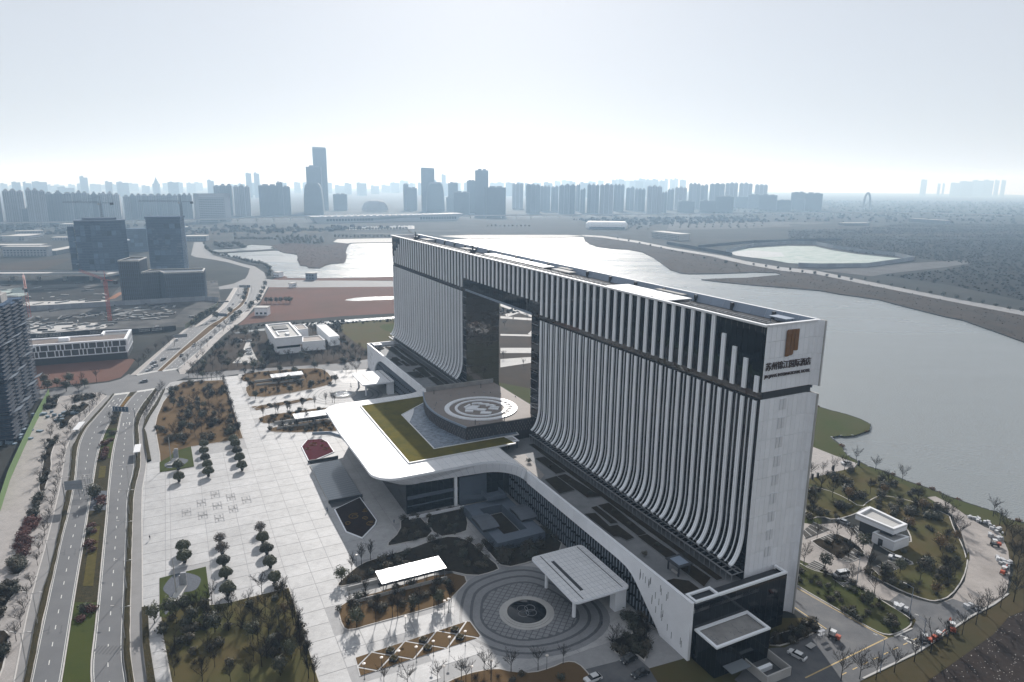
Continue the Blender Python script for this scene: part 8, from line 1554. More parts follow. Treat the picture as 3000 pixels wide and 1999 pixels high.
for i, p in enumerate(near(D['t_leftin'])): tree(BARE, p, vr.uniform(.7, .9), 'spreading bare tree in the left planting beds, %s from the camera' % nth(i + 1), 'bare trees in the left planting beds')
for i, p in enumerate(near(D['t_serv'])): tree(BARE, p, .8, 'bare tree in the hedge strip by the service lane, %s from the camera' % nth(i + 1), 'bare trees along the service lane')
tree(BARE, D['t_median'][0], .75, 'lone bare tree on the central reservation', None)
for i, p in enumerate(near(D['t_ave_up'])): tree(BAREF, p, vr.uniform(.8, .95), 'slim upright bare tree on the far park edge of the avenue, %s from the camera' % nth(i + 1), 'upright trees on the far avenue edge', .2)
for i, p in enumerate(near(D['t_ave_low'])): tree(BAREF, p, vr.uniform(.9, 1.15), 'slim upright bare tree on the near park edge of the avenue, %s from the camera' % nth(i + 1), 'upright trees on the near avenue edge', .2)
for i, p in enumerate(near(D['t_islA'] + D['t_islA2'])): tree(BAREF if i % 3 else EVT, p, .85, 'tree on the farthest planted island, %s from the camera' % nth(i + 1), 'trees on the farthest island', .22)
for i, p in enumerate(near(D['t_mid'])): tree(BAREF, p, .85, 'bare tree on the islands left of the white canopy, %s from the camera' % nth(i + 1), 'trees on the islands by the white canopy', .2)
for i, p in enumerate(near(D['t_D'])): tree(BAREF if i % 4 else EVT, p, vr.uniform(.85, 1.0), 'tree round the near ramp shelter, %s from the camera' % nth(i + 1), 'trees round the near ramp shelter', .2)
for i, p in enumerate(near(D['t_bot'])): tree(BARE, p, vr.uniform(.75, .95), 'bare tree on the island at the bottom edge, %s from the camera' % nth(i + 1), 'trees on the bottom island', .2)
for i, p in enumerate(near(D['t_road'])): tree(BARE, p, vr.uniform(.95, 1.2), 'bare tree on the verge of the access road, %s from the camera' % nth(i + 1), 'bare trees on the access road verge')
for i, p in enumerate(near(D['t_parkR'])): tree(BARE if i % 5 else EVT, p, vr.uniform(.75, 1.05), 'tree in the lakeside car park, %s from the camera' % nth(i + 1), 'trees in the lakeside car park', .2)
for i, p in enumerate(near(D['t_shore'])): tree(BARE, p, vr.uniform(.85, 1.15), 'bare tree on the lake shore, %s from the camera' % nth(i + 1), 'bare trees on the lake shore')
for i, p in enumerate(near(D['t_white'])): tree(BARE, p, vr.uniform(.8, 1.1), 'bare tree round the white civic building, %s from the camera' % nth(i + 1), 'trees round the civic building')
for i, p in enumerate(near(D['t_parkW'])): tree(BARE if i % 3 else EVT, p, vr.uniform(.8, 1.1), 'tree in the park beyond the cross road, %s from the camera' % nth(i + 1), 'trees beyond the cross road')
for i, p in enumerate(near(D['t_parkup'])): tree(BARE if i % 6 else EVT, p, vr.uniform(.65, .95), 'tree in the upper park, %s from the camera' % nth(i + 1), 'trees in the upper park', .2)
for i, p in enumerate(near(D['t_parklow'])): tree(BARE if i % 7 else EVT, p, vr.uniform(.7, 1.0), 'tree in the lower park, %s from the camera' % nth(i + 1), 'trees in the lower park', .2)
for i, p in enumerate(near(D['t_road2b'] + D['t_road2'])): tree(BARE if i < 18 else [(TRUNK, EVLOW[0]), (TRUNK, EVLOW[1])], p, vr.uniform(.7, .95), 'roadside tree beyond the junction, %s from the camera' % nth(i + 1), 'roadside trees beyond the junction')
for i, p in enumerate(near([(x, y) for x, y in scatter(D['parkB'], 26, vr, 5)])): tree(BARE, p, vr.uniform(.7, 1.0), 'bare tree in the park seen through the gate, %s from the camera' % nth(i + 1), 'trees seen through the gate')
for i, p in enumerate(near(D['t_leftcorner'])): tree(EVT if i % 4 else BARE, p, vr.uniform(.9, 1.3), 'tree on the corner by the pink lawn, %s from the camera' % nth(i + 1), 'trees on the left corner')
for i, p in enumerate(near(D['t_field'])): tree(EVT, p, 1.1, 'small tree behind the pump house, %s from the camera' % nth(i + 1), 'trees behind the pump house')
for key, lab, grp, sc in (('t_far1', 'round dark tree in the far roadside row, %s from the left', 'far roadside row', 1.5), ('t_far2', 'round dark tree in the row before the station, %s from the left', 'row before the station', 1.3), ('t_far3', 'small round tree on the far promenade, %s from the left', 'promenade row', 1.0), ('t_grove', 'dark tree in the grove on the far shore, %s from the left', 'far shore grove', 1.2), ('t_lakerow', 'round dark tree along the curved lakeside road, %s from the camera', 'lakeside road row', .95), ('t_rightrow', 'young tree along the road on the right bank, %s from the camera', 'right bank row', .7), ('t_farR', 'small tree on the waste land beyond the lake, %s from the left', 'waste land trees', 1.0)):
    pts = sorted(D[key], key=lambda p: p[0] / p[1]) if 'left' in lab else near(D[key])
    for i, p in enumerate(pts): solo(vr.choice(EVLOW), p, sc * vr.uniform(.75, 1.15), lab % nth(i + 1), grp, 'tree', 'tree', 0)
# clipped globe trees in black tubs on the plaza
POT = MB().lathe([(.01, .02), (.5, .02), (.64, .75), (.7, .78), (.7, .86), (.58, .86), (.58, .74), (.01, .74)], 14).mesh('tub', M_pot)
STEM = MB().tube((0, 0, .7), (0, 0, 2.0), .16, .13, 6).mesh('stem', M_bark)
for a in range(7):
    t = a * .9; mbs = None
mbs = MB().tube((0, 0, .7), (0, 0, 1.9), .17, .14, 6)
for a in range(8): mbs.tube((0, 0, 1.85), (1.1 * math.cos(a * .785), 1.1 * math.sin(a * .785), 2.9 + .3 * (a % 2)), .08, .03, 4)
STEM = mbs.mesh('stem', M_bark)
rows_ = (('t_globe1', 'far left'), ('t_globe2', 'far middle'), ('t_globe3', 'far right'), ('t_globe4', 'near left'), ('t_globe5', 'near middle'), ('t_globe6', 'near right'))
for key, rn in rows_:
    for i, p in enumerate(near(D[key])):
        t = thing('tub_tree', 'clipped globe tree in a black tub, %s of the %s row on the plaza' % (nth(i + 1), rn), 'tree', (p[0], p[1], .1), vr.uniform(0, 6), 'clipped tub trees on the plaza'); s_ = vr.uniform(.92, 1.08); t.scale = (s_,) * 3
        link('tub', POT, t); link('stem', STEM, t); bronze = key in ('t_globe5', 't_globe6') and i >= len(D[key]) - (2 if key == 't_globe5' else 1)
        c = link('crown', DENSEB if bronze else DENSE[(i + len(key)) % 3], t); c.location = (0, 0, 1.95); c.scale = (1.12, 1.12, 1.1)
# shrub beds
def shrubs(poly, n, label, grp, meshes=SHRUB, sc=(.7, 1.3), gap=1.2, z=.2, excl=()):
    pts = [p for p in scatter(poly, n, vr, gap) if not any(inside(p, e) for e in excl)]
    for i, p in enumerate(near(pts)): solo(vr.choice(meshes), p, vr.uniform(*sc), label + ', %s from the camera' % nth(i + 1), grp, z=z)
def thicket(pts, label, meshes=SHRUB, sc=(.7, 1.3), z=.2):
    """shrubbery too dense to tell plant from plant: one mass"""
    mb = MB()
    for p in pts:
        me = vr.choice(meshes); mi = {'shrub_leaves': 0, 'dark_leaves': 1, 'twigs': 2}.get(me.materials[0].name, 0); k = len(mb.v); a = vr.uniform(0, 6.28); c, s_ = math.cos(a), math.sin(a); f = vr.uniform(*sc)
        mb.v += [(p[0] + (v.co.x * c - v.co.y * s_) * f, p[1] + (v.co.x * s_ + v.co.y * c) * f, z + v.co.z * f) for v in me.vertices]
        for q in me.polygons: mb.f.append(tuple(k + i for i in q.vertices)); mb.m.append(mi)
    return tag(mb.build('shrubbery', [M_shrub, M_leaf2, M_twig] if meshes is SHRUB else [meshes[0].materials[0]], None, 'stuff'), label, 'shrubbery')
def massed(poly, n, label, grp=None, meshes=SHRUB, sc=(.7, 1.3), gap=1.2, z=.2, excl=()):
    thicket([p for p in scatter(poly, n, vr, gap) if not any(inside(p, e) for e in excl)], label, meshes, sc, z)
sl_ = [D['bedgrass_low'], D['bedgrass_up']]
UP = P_up = [(p[0], p[1]) for p in D['park_up']]
massed(UP, 80, 'dark undergrowth among the trees of the upper park', 'upper park shrubs', sc=(1.0, 2.0), gap=1.6, excl=sl_)
LOWC = [p for p in D['park_low']]
thicket([p for p in scatter(LOWC, 60, vr, 1.4) if not inside(p, D['bedgrass_low']) and p[1] > 150 + (p[0] + 75) ** 2 * .004], 'dark undergrowth among the trees of the lower park', SHRUB, (.8, 1.7))
shrubs(D['islA'], 46, 'dark clipped shrub on the farthest planted island', 'farthest island shrubs', sc=(.9, 1.6)); shrubs(D['islB'], 26, 'dark shrub on the island below the far parterre', 'middle island shrubs'); shrubs(D['islC'], 26, 'dark shrub on the island behind the sunlit crimson bed', 'island shrubs behind the crimson bed')
massed(D['D1'], 48, 'dark shrubs in the shaded garden round the near ramp shelter', 'near shelter shrubs', sc=(.7, 1.5), excl=[[W(s, v) for s, v in ((55, -87), (64.5, -87), (64.5, -64), (55, -64))]])
shrubs(D['D2'], 26, 'dark shrub along the path beside the near ramp shelter', 'shelter path shrubs', sc=(.8, 1.4)); shrubs(D['D3'], 14, 'low shrub in the small bed before the lobby', 'lobby bed shrubs'); shrubs(D['D4'], 20, 'shrub in the pond garden beside the lobby', 'pond garden shrubs'); massed(D['D5'], 34, 'tall shrubs between the pavilion and the near entrance', 'pavilion shrubs', sc=(1.0, 1.8)); massed(D['bedR'], 30, 'dense shrubs beside the podium end wall', 'podium end shrubs', sc=(.9, 1.5)); shrubs(D['botisl'], 16, 'low shrub on the bottom island', 'bottom island shrubs', sc=(.6, 1.0))
shrubs(D['islE'], 46, 'rounded shrub on the island beside the access road', 'access road shrubs', sc=(.6, 1.2)); massed(D['islF'], 80, 'shrubs in the lakeside garden by the service building', 'lakeside garden shrubs', sc=(.8, 1.9), excl=[D['gb_up'], D['gb_lo']]); shrubs(D['islG'], 12, 'low shrub on the car park island', 'car park shrubs'); massed(D['bedN'], 24, 'shrubs in the bed by the annexe', 'annexe shrubs', sc=(.8, 1.3)); massed(D['lawnmid'], 30, 'shrubs on the lawn by the lake terrace', 'lake lawn shrubs', sc=(.9, 1.9))
massed(D['parkW'], 90, 'shrubs in the park beyond the cross road', 'shrubs beyond the cross road', sc=(1.2, 2.4), gap=2.5)
BN = ['at the far corner', 'behind the bus shelter', 'in the long bed beside the footway trees', 'by the trellis frames', 'full of crimson leaves, farther one', 'full of crimson leaves, nearer one', 'in the kerbed rectangular bed', 'in the curved bed at the left edge', 'in the lawn at the bottom left corner', 'in the bed against the green hoarding']
for k, p in enumerate(D['bedsL']): massed(p, 16 if k not in (4, 5) else 14, 'shrubs ' + BN[k], None, [REDS] if k in (4, 5) else SHRUB, (.8, 1.5), 1.0, .3)
rr_ = [W_ for W_ in []]
MED = par(D['rdL'][1]); MED2 = par(D['rdR'][0])
for i, f in enumerate((.42, .44, .455, .47, .36, .35, .34, .315, .3, .155, .16, .15)):
    j = int(f * 59); p = Vector(MED[j]).lerp(Vector(MED2[j]), vr.uniform(.25, .75)); solo(REDS if i % 3 else SHRUB[1], p, vr.uniform(1.0, 1.7), 'rounded reddish shrub on the central reservation, %s from the far end' % nth(i + 1), 'central reservation shrubs')
for i, f in enumerate((.62, .64, .66, .68, .70, .73, .80, .82, .84, .86)):
    j = int(f * 59); p = Vector(MED[j]).lerp(Vector(MED2[j]), vr.uniform(.3, .7)); solo(REDS if i < 5 else SHRUB[0], p, vr.uniform(1.0, 1.6), 'dark shrub on the far half of the central reservation, %s in line' % nth(i + 1), 'far reservation shrubs')
p = Vector(MED[26]).lerp(Vector(MED2[26]), .3); tree([(TRUNK, EVER[1])], p, 1.15, 'large dark evergreen on the central reservation beside the plaza', None, .2, name='evergreen_tree')
for i, p in enumerate([(W(72, -142)), (W(71, -146))]): tree([(TRUNK, EVER[0])], p, 1.0, 'evergreen by the stone monument on the near lawn, ' + ('plaza side', 'road side')[i], 'monument evergreens', .2, name='evergreen_tree')
for i, p in enumerate(scatter(D['islF'], 7, vr, 6)): tree([(TRUNK, RUST)], p, vr.uniform(.8, 1.2), 'rusty-leaved tree in the lakeside garden, number %s in from its first corner' % nth(i + 1), 'rusty trees', .2, name='rusty_tree')
tree([(TRUNK, RUST)], W(58, -113), .9, 'yellow-leaved tree at the avenue edge of the lower park', None, .2, name='yellow_tree')
bl = [p for p in scatter(D['backlawn'], 60, vr, 9) if not inside(p, D['parkB'])]
for i, p in enumerate(near(bl)): tree(BARE, p, vr.uniform(.75, 1.1), 'bare tree on the lawn behind the hotel, %s from the camera' % nth(i + 1), 'trees behind the hotel')
for i, (s_, v_) in enumerate(((21, -16.8), (96, -15.5), (88, -10), (74, -10), (62, -9), (47, -9.5), (38, -10), (24, -10), (12, -10), (240, -14), (232, -13), (225, -15), (270, -12))): solo(SHRUB[i % 3], W(s_, v_), vr.uniform(.5, .9), 'small shrub on the hotel roof terrace, %s of the line' % nth(i + 1), 'terrace shrubs', z=14.75)
# reeds and shore stones
for i in range(26):
    a, b = Vector(D['lake'][98 - 0]) if False else None, None
SH = [tuple(p) for p in D['lake']]
nearshore = [p for p in SH if 60 < p[0] < 330 and 150 < p[1] < 420]
for i in range(len(nearshore) - 1):
    a, b = Vector(nearshore[i]), Vector(nearshore[i + 1])
    if (b - a).length > 60: continue
    for k in range(max(1, int((b - a).length / 7))):
        p = a.lerp(b, vr.random())
        if vr.random() < .5: solo(REED, (p.x, p.y), vr.uniform(.5, 1.1), 'clump of dry reeds on the near lake shore', 'shore reeds', 'reed_clump', 'reeds', -.5)
        else:
            mb = MB().lathe([(.01, 0), (.5, .05), (.42, .35), (.01, .5)], 6, (0, 0)); o = mb.build('shore_stone', M_stone); o.location = (p.x, p.y, -.3); o.scale = (vr.uniform(.8, 2), vr.uniform(.8, 1.6), vr.uniform(.7, 1.2)); tag(o, 'pale stone on the near lake shore', 'stone', 'shore stones')
# far waste land: uncountable scrub, one mass
def mass(polys, n, rng, hr, label, name, m, step=None):
    mb = MB()
    for poly, cnt in zip(polys, n):
        for p in scatter(poly, cnt, rng):
            s_ = rng.uniform(*hr); k = len(mb.v); N = 5
            mb.v += [(p[0] + s_ * math.cos(6.28 * i / N + p[0]) * rng.uniform(.7, 1.2), p[1] + s_ * math.sin(6.28 * i / N + p[0]) * rng.uniform(.7, 1.2), .1) for i in range(N)] + [(p[0] + s_ * .75 * math.cos(6.28 * i / N + p[1]) * rng.uniform(.6, 1.2), p[1] + s_ * .75 * math.sin(6.28 * i / N + p[1]), s_ * rng.uniform(.6, 1.0)) for i in range(N)] + [(p[0], p[1], s_ * rng.uniform(.9, 1.3))]
            for i in range(N): j = (i + 1) % N; mb.f += [(k + i, k + j, k + N + j, k + N + i), (k + N + i, k + N + j, k + 2 * N)]; mb.m += [0, 0]
    tag(mb.build(name, m, None, 'stuff'), label, 'scrub')
MS = mat('scrub_leaves', (.024, .026, .025), .95, scale=.05, c2=(.052, .048, .042)); rg_ = random.Random(31)
mass([D['scrub']], [12000], rg_, (.8, 2.4), 'dark leafless scrub covering the flat land beyond the lake', 'scrub', MS)
mass([[(700, 2350), (5200, 2350), (6000, 6000), (1500, 6000)], [(-1500, 1500), (-560, 1560), (-300, 1900), (-1700, 1780)], [(300, 2050), (900, 2350), (800, 2650), (200, 2400)]], [4200, 420, 380], rg_, (3, 9), 'far woods and hedges on the plain', 'far_woods', MS)
mass([D['canal'] and [(-215, 560), (-100, 590), (20, 640), (60, 680), (40, 690), (-110, 600), (-225, 575)]], [260], rg_, (.8, 1.6), 'dark weedy hedge along the canal bank', 'canal_weeds', MS)
mass([D['penin'], D['rightbank']], [900, 1500], rg_, (.3, .9), 'tufts of dry grass on the lake banks', 'bank_tufts', mat('dry_tufts', (.05, .042, .034), .95, scale=.05, c2=(.085, .062, .046)))
mb = MB(); rs = random.Random(8)
for p in scatter(D['soil'], 320, rs): s_ = rs.uniform(.05, .16); mb.poly([(p[0] - s_, p[1], .14), (p[0], p[1] - s_, .14), (p[0] + s_, p[1], .2), (p[0], p[1] + s_, .17)])
tag(mb.build('soil_litter', mat('pale_litter', (.45, .44, .42), .9, .3, 1), None, 'stuff'), 'scattered pale litter on the dark ploughed soil', 'litter')
# ================================================================== street furniture
def lamp_post(p, h, rz, label, grp, arms=1, m=M_metal):
    t = thing('street_lamp', label, 'lamp', (p[0], p[1], .1), rz, grp); MB().tube((0, 0, 0), (0, 0, h), .12, .07, 6).build('post', m, t)
    for s_ in ((1,) if arms == 1 else (1, -1)):
        MB().tube((0, 0, h - .2), (s_ * 1.9, 0, h + .35), .06, .05, 4).build('arm', m, t); MB().box(s_ * 1.9 - .1 if s_ > 0 else -2.7, -.16, h + .28, s_ * 1.9 + .8 if s_ > 0 else -1.8, .16, h + .42).build('lamp_head', M_conc, t)
for i, p in enumerate(near(D['lampL'])): lamp_post(p, 10, math.pi if p[0] > -140 else 0.2, 'tall street lamp on the main road, %s from the camera' % nth(i + 1), 'main road lamps', 2, M_conc)
for i, p in enumerate(near(D['lampR'])): lamp_post(p, 9.5, 2.4, 'street lamp by the access road, %s from the camera' % nth(i + 1), 'access road lamps', 1, M_clad)
for i, p in enumerate(near(D['lampP'])):
    t = thing('garden_lamp', 'slender garden lamp with a disc head on the forecourt, %s from the camera' % nth(i + 1), 'lamp', (p[0], p[1], .1), 0, 'forecourt garden lamps'); MB().tube((0, 0, 0), (0, 0, 4.2), .07, .05, 5).build('post', M_dark, t); MB().lathe([(.01, 4.1), (.1, 4.15), (.42, 4.3), (.42, 4.4), (.01, 4.5)], 10).build('disc_head', mat('lamp_disc', (.75, .68, .62), .4, .02, 1), t); MB().lathe([(.25, 0), (.25, .06), (.01, .06)], 8).build('base_plate', M_dark, t)
for i, p in enumerate(near(D['bollM'])): tag(MB().box(-.35, -.35, 0, .35, .35, 2.3).box(-.4, -.4, 2.3, .4, .4, 2.4).build('stone_pillar', M_dark), 'dark stone pillar by the lake terrace, %s from the camera' % nth(i + 1), 'pillar', 'terrace pillars').location = (p[0], p[1], .1)
def bus_stop(a, b, label):
    a, b = Vector(a), Vector(b); d = b - a; L_ = max(9, d.length); t = thing('bus_shelter', label, 'bus shelter', ((a.x + b.x) / 2, (a.y + b.y) / 2, .1), math.atan2(d.y, d.x)); MB().box(-L_ / 2, -1.3, 2.9, L_ / 2, 1.3, 3.1).build('roof', M_roofwhite, t)
    for k in range(4): MB().box(-L_ / 2 + .5 + (L_ - 1.2) * k / 3, -.1, 0, -L_ / 2 + .7 + (L_ - 1.2) * k / 3, .1, 2.9).build('post', M_metal, t)
    MB().box(-L_ / 2 + .6, -.05, .5, -L_ / 2 + 3, .05, 2.4).build('poster_panel', M_metal, t); MB().box(-1.5, -.5, .4, 3, -.1, .5).build('bench', M_dark, t)
bus_stop(D['busst'][0], D['busst'][1], 'white-roofed bus shelter on the left side of the main road'); bus_stop(D['busst2'][0], D['busst2'][1], 'white-roofed bus shelter by the service lane hedge')
def gantry(p, rz, label, w_, h, back=False, bd=(8.5, 2.6)):
    t = thing('road_sign', label, 'road sign', (p[0], p[1], .1), rz); MB().tube((0, 0, 0), (0, 0, h + 1), .2, .15, 8).build('post', M_metal, t); MB().tube((0, 0, h - .6), (-w_, 0, h - .6), .1, n=5).tube((0, 0, h + .6), (-w_, 0, h + .6), .1, n=5).build('arm', M_metal, t); MB().box(-w_, -.16, h - bd[1] / 2, -w_ + bd[0], -.1, h + bd[1] / 2).build('panel', M_signback if back else M_signblue, t)
    if not back:
        mk = MB()
        for k in range(4): x0 = -w_ + 1 + k * 1.9; mk.box(x0, -.2, h - .9, x0 + .18, -.17, h + .5); mk.poly([(x0 - .25, -.19, h + .4), (x0 + .43, -.19, h + .4), (x0 + .09, -.19, h + 1.0)])
        mk.build('lane_arrows', M_mark, t)
    else:
        fr_ = MB()
        for k in range(5): fr_.box(-w_ + k * bd[0] / 4 - .05, -.22, h - bd[1] / 2, -w_ + k * bd[0] / 4 + .05, -.17, h + bd[1] / 2)
        fr_.box(-w_, -.22, h - .05, -w_ + bd[0], -.17, h + .05); fr_.build('rear_frame', M_conc, t)
gantry(D['gantry1'][0], -.12, 'wide blue lane sign on a mast over the right carriageway', 11.5, 7.2); gantry((D['gantry2'][0][0], D['gantry2'][0][1]), math.pi + .25, 'pale square back of a road sign over the left carriageway', 6.5, 7.0, True, (6, 3.6)); gantry(D['gantry3'][0], math.pi + .5, 'grey back of a road sign near the junction, left of the road', 9, 7, True); gantry(D['gantry4'][0], -.2, 'blue lane sign over the road beyond the junction', 11, 7); gantry(D['gantry4'][1], math.pi + .1, 'grey sign back beside the second junction', 10, 7, True); gantry(D['gantry4'][2], -.1, 'blue lane sign before the second junction', 10, 7)
# pylons and stone monuments on the two small lawns
for p, lab in ((D['mono_low'][0], 'pale stone slab monument with a tall pylon on the near lawn'), (D['mono_up'][0], 'pale stone slab monument with a slim pylon on the far lawn')):
    t = thing('monument', lab, 'monument', (p[0], p[1], .25), .15); MB().box(-1.2, -4.5, 0, 1.2, 3.5, .6).build('plinth', M_conc, t); MB().prism([(-.5, 3.6), (1.1, 3.8), (1.0, 4.4), (-.4, 4.3)], 0, 4.6).prism([(-1.3, 4.5), (-.2, 4.6), (-.3, 5.2), (-1.2, 5.1)], 0, 3.2).build('standing_stone', M_stone, t); MB().tube((-.8, 0, .5), (-.8, 0, 11.5), .22, .12, 6).build('pylon', M_conc, t)
# small garden structures on the left footway
for i, p in enumerate(((-171, 255), (-166, 246))):
    t = thing('trellis_frame', ('metal trellis frame on the left footway, farther one', 'metal trellis frame on the left footway, nearer one')[i], 'trellis', (p[0], p[1], .1), .3, 'left footway trellises'); mb = MB()
    for a in (-1.5, 0, 1.5):
        for b in (-1.5, 1.5): mb.tube((a, b, 0), (a * 1.2, b * 1.2, 3.4), .09, n=4)
    mb.build('legs', M_metal, t); MB().box(-2, -2, 3.4, 2, -1.8, 3.55).box(-2, 1.8, 3.4, 2, 2, 3.55).box(-2, -.1, 3.4, 2, .1, 3.55).build('top_bars', M_conc, t)
# ================================================================== vehicles and people
def car_meshes(paint, van=False):
    L_, wd = (4.7, 1.85) if not van else (5.3, 2.0); h1 = .95 if not van else 1.15; h2 = 1.45 if not van else 2.2; x0 = -L_ / 2
    prof = [(x0, .45), (x0 + .05, .8), (x0 + .15, h1), (x0 + L_ * .24, h1 + .05), (x0 + L_ * .95, h1 + .02), (x0 + L_ - .02, .8), (x0 + L_, .4), (x0 + L_ - .1, .25), (x0 + .1, .25)] if not van else [(x0, .4), (x0, h1), (x0 + .9, h1 + .1), (x0 + L_ - .02, h1 + .1), (x0 + L_, .35), (x0 + .1, .25)]
    b = MB(); A = [(x, -wd / 2, z) for x, z in prof]; B = [(x, wd / 2, z) for x, z in prof]; b.loft(A, B); b.poly(A); b.poly(B[::-1])
    c = [(x0 + L_ * .24, h1), (x0 + L_ * .40, h2), (x0 + L_ * .76, h2), (x0 + L_ * .94, h1)] if not van else [(x0 + .75, h1), (x0 + 1.35, h2 - .06), (x0 + L_ - .25, h2 - .06), (x0 + L_ - .06, h1)]
    g_ = MB(); a0 = [(x, -wd / 2 * (.96 if z == h1 else .8), z + (.03 if z == h1 else 0)) for x, z in c]; b0 = [(x, -y, z) for x, y, z in a0]; g_.loft(a0, b0); g_.poly(a0); g_.poly(b0[::-1])
    r_ = MB().box(c[1][0] - .05, -wd * .4, h2 - .01, c[2][0] + .05, wd * .4, h2 + .05)
    wh = MB()
    wh.tube((0, -.11, 0), (0, .11, 0), .33, n=12, cap=True); wr = MB().tube((0, -.125, 0), (0, .125, 0), .18, n=8, cap=True)
    hl = MB().box(-.08, -.22, -.09, .04, .22, .09)
    return dict(body=b.mesh('body', paint), win=g_.mesh('windows', M_carglass), roof=r_.mesh('roof', paint), wheel=wh.mesh('wheel', M_rubber), rim=wr.mesh('rim', M_metal), head=hl.mesh('headlight', M_mark), L=L_, W=wd)
CM = {'w': car_meshes(M_cw), 'd': car_meshes(M_cd), 's': car_meshes(M_cs), 'v': car_meshes(M_cw, True)}
def car(pts, c, label, z=.1, name='parked_car', cat='car'):
    a, b = Vector(pts[0]), Vector(pts[1]); m = (a + b) / 2; d = b - a; t = thing(name, label, cat, (m.x, m.y, z), math.atan2(d.y, d.x)); k = CM[c]
    link('body', k['body'], t); link('windows', k['win'], t); link('roof', k['roof'], t)
    for x in (-k['L'] * .31, k['L'] * .31):
        for y in (-k['W'] / 2 + .08, k['W'] / 2 - .08): w_ = link('wheel', k['wheel'], t); w_.location = (x, y, .33); link('rim', k['rim'], w_)
    for y in (-.6, .6): link('headlight', k['head'], t).location = (-k['L'] / 2, y, .68)
C_ = D['cars']
car(C_['inter'], 's', 'silver car turning in the middle of the junction', name='car'); car(C_['q1'], 'w', 'white car first in the queue at the junction', name='car'); car(C_['q2'], 'w', 'white car second in the queue at the junction', name='car'); car(C_['q3'], 's', 'silver car third in the queue at the junction', name='car'); car(C_['q4'], 'd', 'dark car last in the queue at the junction', name='car')
car(C_['white1'], 'w', 'white saloon parked in the shadow beside the annexe'); car(C_['white2'], 'w', 'white saloon in the lakeside parking bays', .3); car(C_['lakecar'], 'w', 'white car on the pale lakeside terrace', .15); car(C_['lot'], 's', 'silver car parked behind the bare trees of the lakeside car park', .12); car(C_['dark1'], 'd', 'dark saloon in the bottom car park, farther one', .14); car(C_['dark2'], 'd', 'dark saloon in the bottom car park, nearer one', .14); car(C_['wht3'], 'w', 'white car at the bottom edge by the island', .14); car(C_['van'], 'v', 'white van parked on the island beside the access road', .25, 'van', 'van')
for i, k in enumerate(('w1', 'w2', 'w3', 'w4', 'w5')): car(C_[k], 'w', 'white car in the small park beyond the cross road, %s from the back' % nth(i + 1), .12)
ro, k7 = random.Random(4), 0
for key, dr in (('road2L', 1), ('road2R', -1)):
    A_, B_ = par(D[key][0]), par(D[key][1])
    for i in (6, 11, 15, 21, 26, 33, 41, 50):
        if ro.random() < .25: continue
        p = Vector(A_[i]).lerp(Vector(B_[i]), ro.choice((.18, .5, .82))); q = p + (Vector(A_[i]) - Vector(A_[i + 1])).normalized() * dr * 2; k7 += 1
        car([tuple(p), tuple(q)], ro.choice('wwds'), 'car driving on the wide road beyond the junction, %s counted outwards' % nth(k7), .09, 'car')
def machine(p, rz, label, boom, name='loader', z=.1):
    t = thing(name, label, 'machine', (p[0], p[1], z), rz); MB().box(-1.3, -.65, .5, .9, .65, 1.15).build('chassis', M_dark, t); MB().prism([(-1.9, -.62), (-.7, -.62), (-.7, .62), (-1.9, .62)], .6, 1.5).build('counterweight', M_mach, t)
    for a in (-.6, .55):
        for b in (-.58, .58): MB().box(a, b, 1.1, a + .08, b + .08, 2.25).build('cab_post', M_dark, t)
    MB().box(-.7, -.68, 2.25, .7, .68, 2.38).build('cab_roof', M_cw, t)
    for a in (-1.1, .8):
        for b in (-.7, .7): w_ = link('wheel', CM['w']['wheel'], t); w_.location = (a, b, .33)
    if boom: MB().tube((.8, 0, 1.2), (2.6, 0, 2.3), .16, n=5).tube((2.6, 0, 2.3), (3.6, 0, .6), .13, n=5).build('boom', M_mach, t); MB().box(3.2, -.5, .2, 3.9, .5, .7).build('bucket', M_dark, t)
    else:
        MB().box(.95, -.45, .1, 1.1, -.35, 2.9).box(.95, .35, .1, 1.1, .45, 2.9).build('mast', M_dark, t); MB().box(1.1, -.4, .1, 2.2, -.25, .18).box(1.1, .25, .1, 2.2, .4, .18).build('forks', M_dark, t)
f_ = D['fork']; machine(f_[0], 2.4, 'orange and white forklift on the asphalt beside the annexe', False, 'forklift'); tr_ = D['trac']
machine(tr_[0], 2.9, 'orange forklift by the kerb, left of two machines', False, 'forklift'); machine(tr_[1], .4, 'red excavator by the kerb behind a bare tree', True); machine(tr_[2], 1.2, 'orange loader on the verge, farther along the access road', True); machine(tr_[4], 2.8, 'orange forklift among the rubble on the brick road', False, 'forklift'); machine(tr_[6], .7, 'yellow and orange loader at the bend of the brick road', True)
for i, p in enumerate(D['debris']):
    rr = random.Random(i); n_p = rr.randint(3, 5)
    for k in range(n_p):
        o = MB().prism([(-.6, -.4), (.5, -.5), (.6, .4), (-.4, .5)], 0, .9).build('rubble_bag', M_rubble); o.location = (p[0] + rr.uniform(-1.4, 1.4), p[1] + rr.uniform(-1.4, 1.4), .1); o.rotation_euler = (0, 0, rr.uniform(0, 3)); s_ = rr.uniform(.6, 1.3); o.scale = (s_, s_ * .9, s_); tag(o, 'pale sack or block in the heaps along the brick road', 'sack', 'sacks along the brick road')
t = thing('pipe_rack', 'small metal rack on the asphalt beside the forklift', 'rack', (D['rack'][0][0], D['rack'][0][1], .1), .5)
for a in (-1, 0, 1): MB().tube((a, -.4, 0), (a, -.4, 2.4), .06, n=4).tube((a, .4, 0), (a, .4, 2.4), .06, n=4).build('upright', M_metal, t)
MB().box(-1.1, -.45, 1.2, 1.1, .45, 1.26).box(-1.1, -.45, 2.3, 1.1, .45, 2.36).build('shelf', M_metal, t)
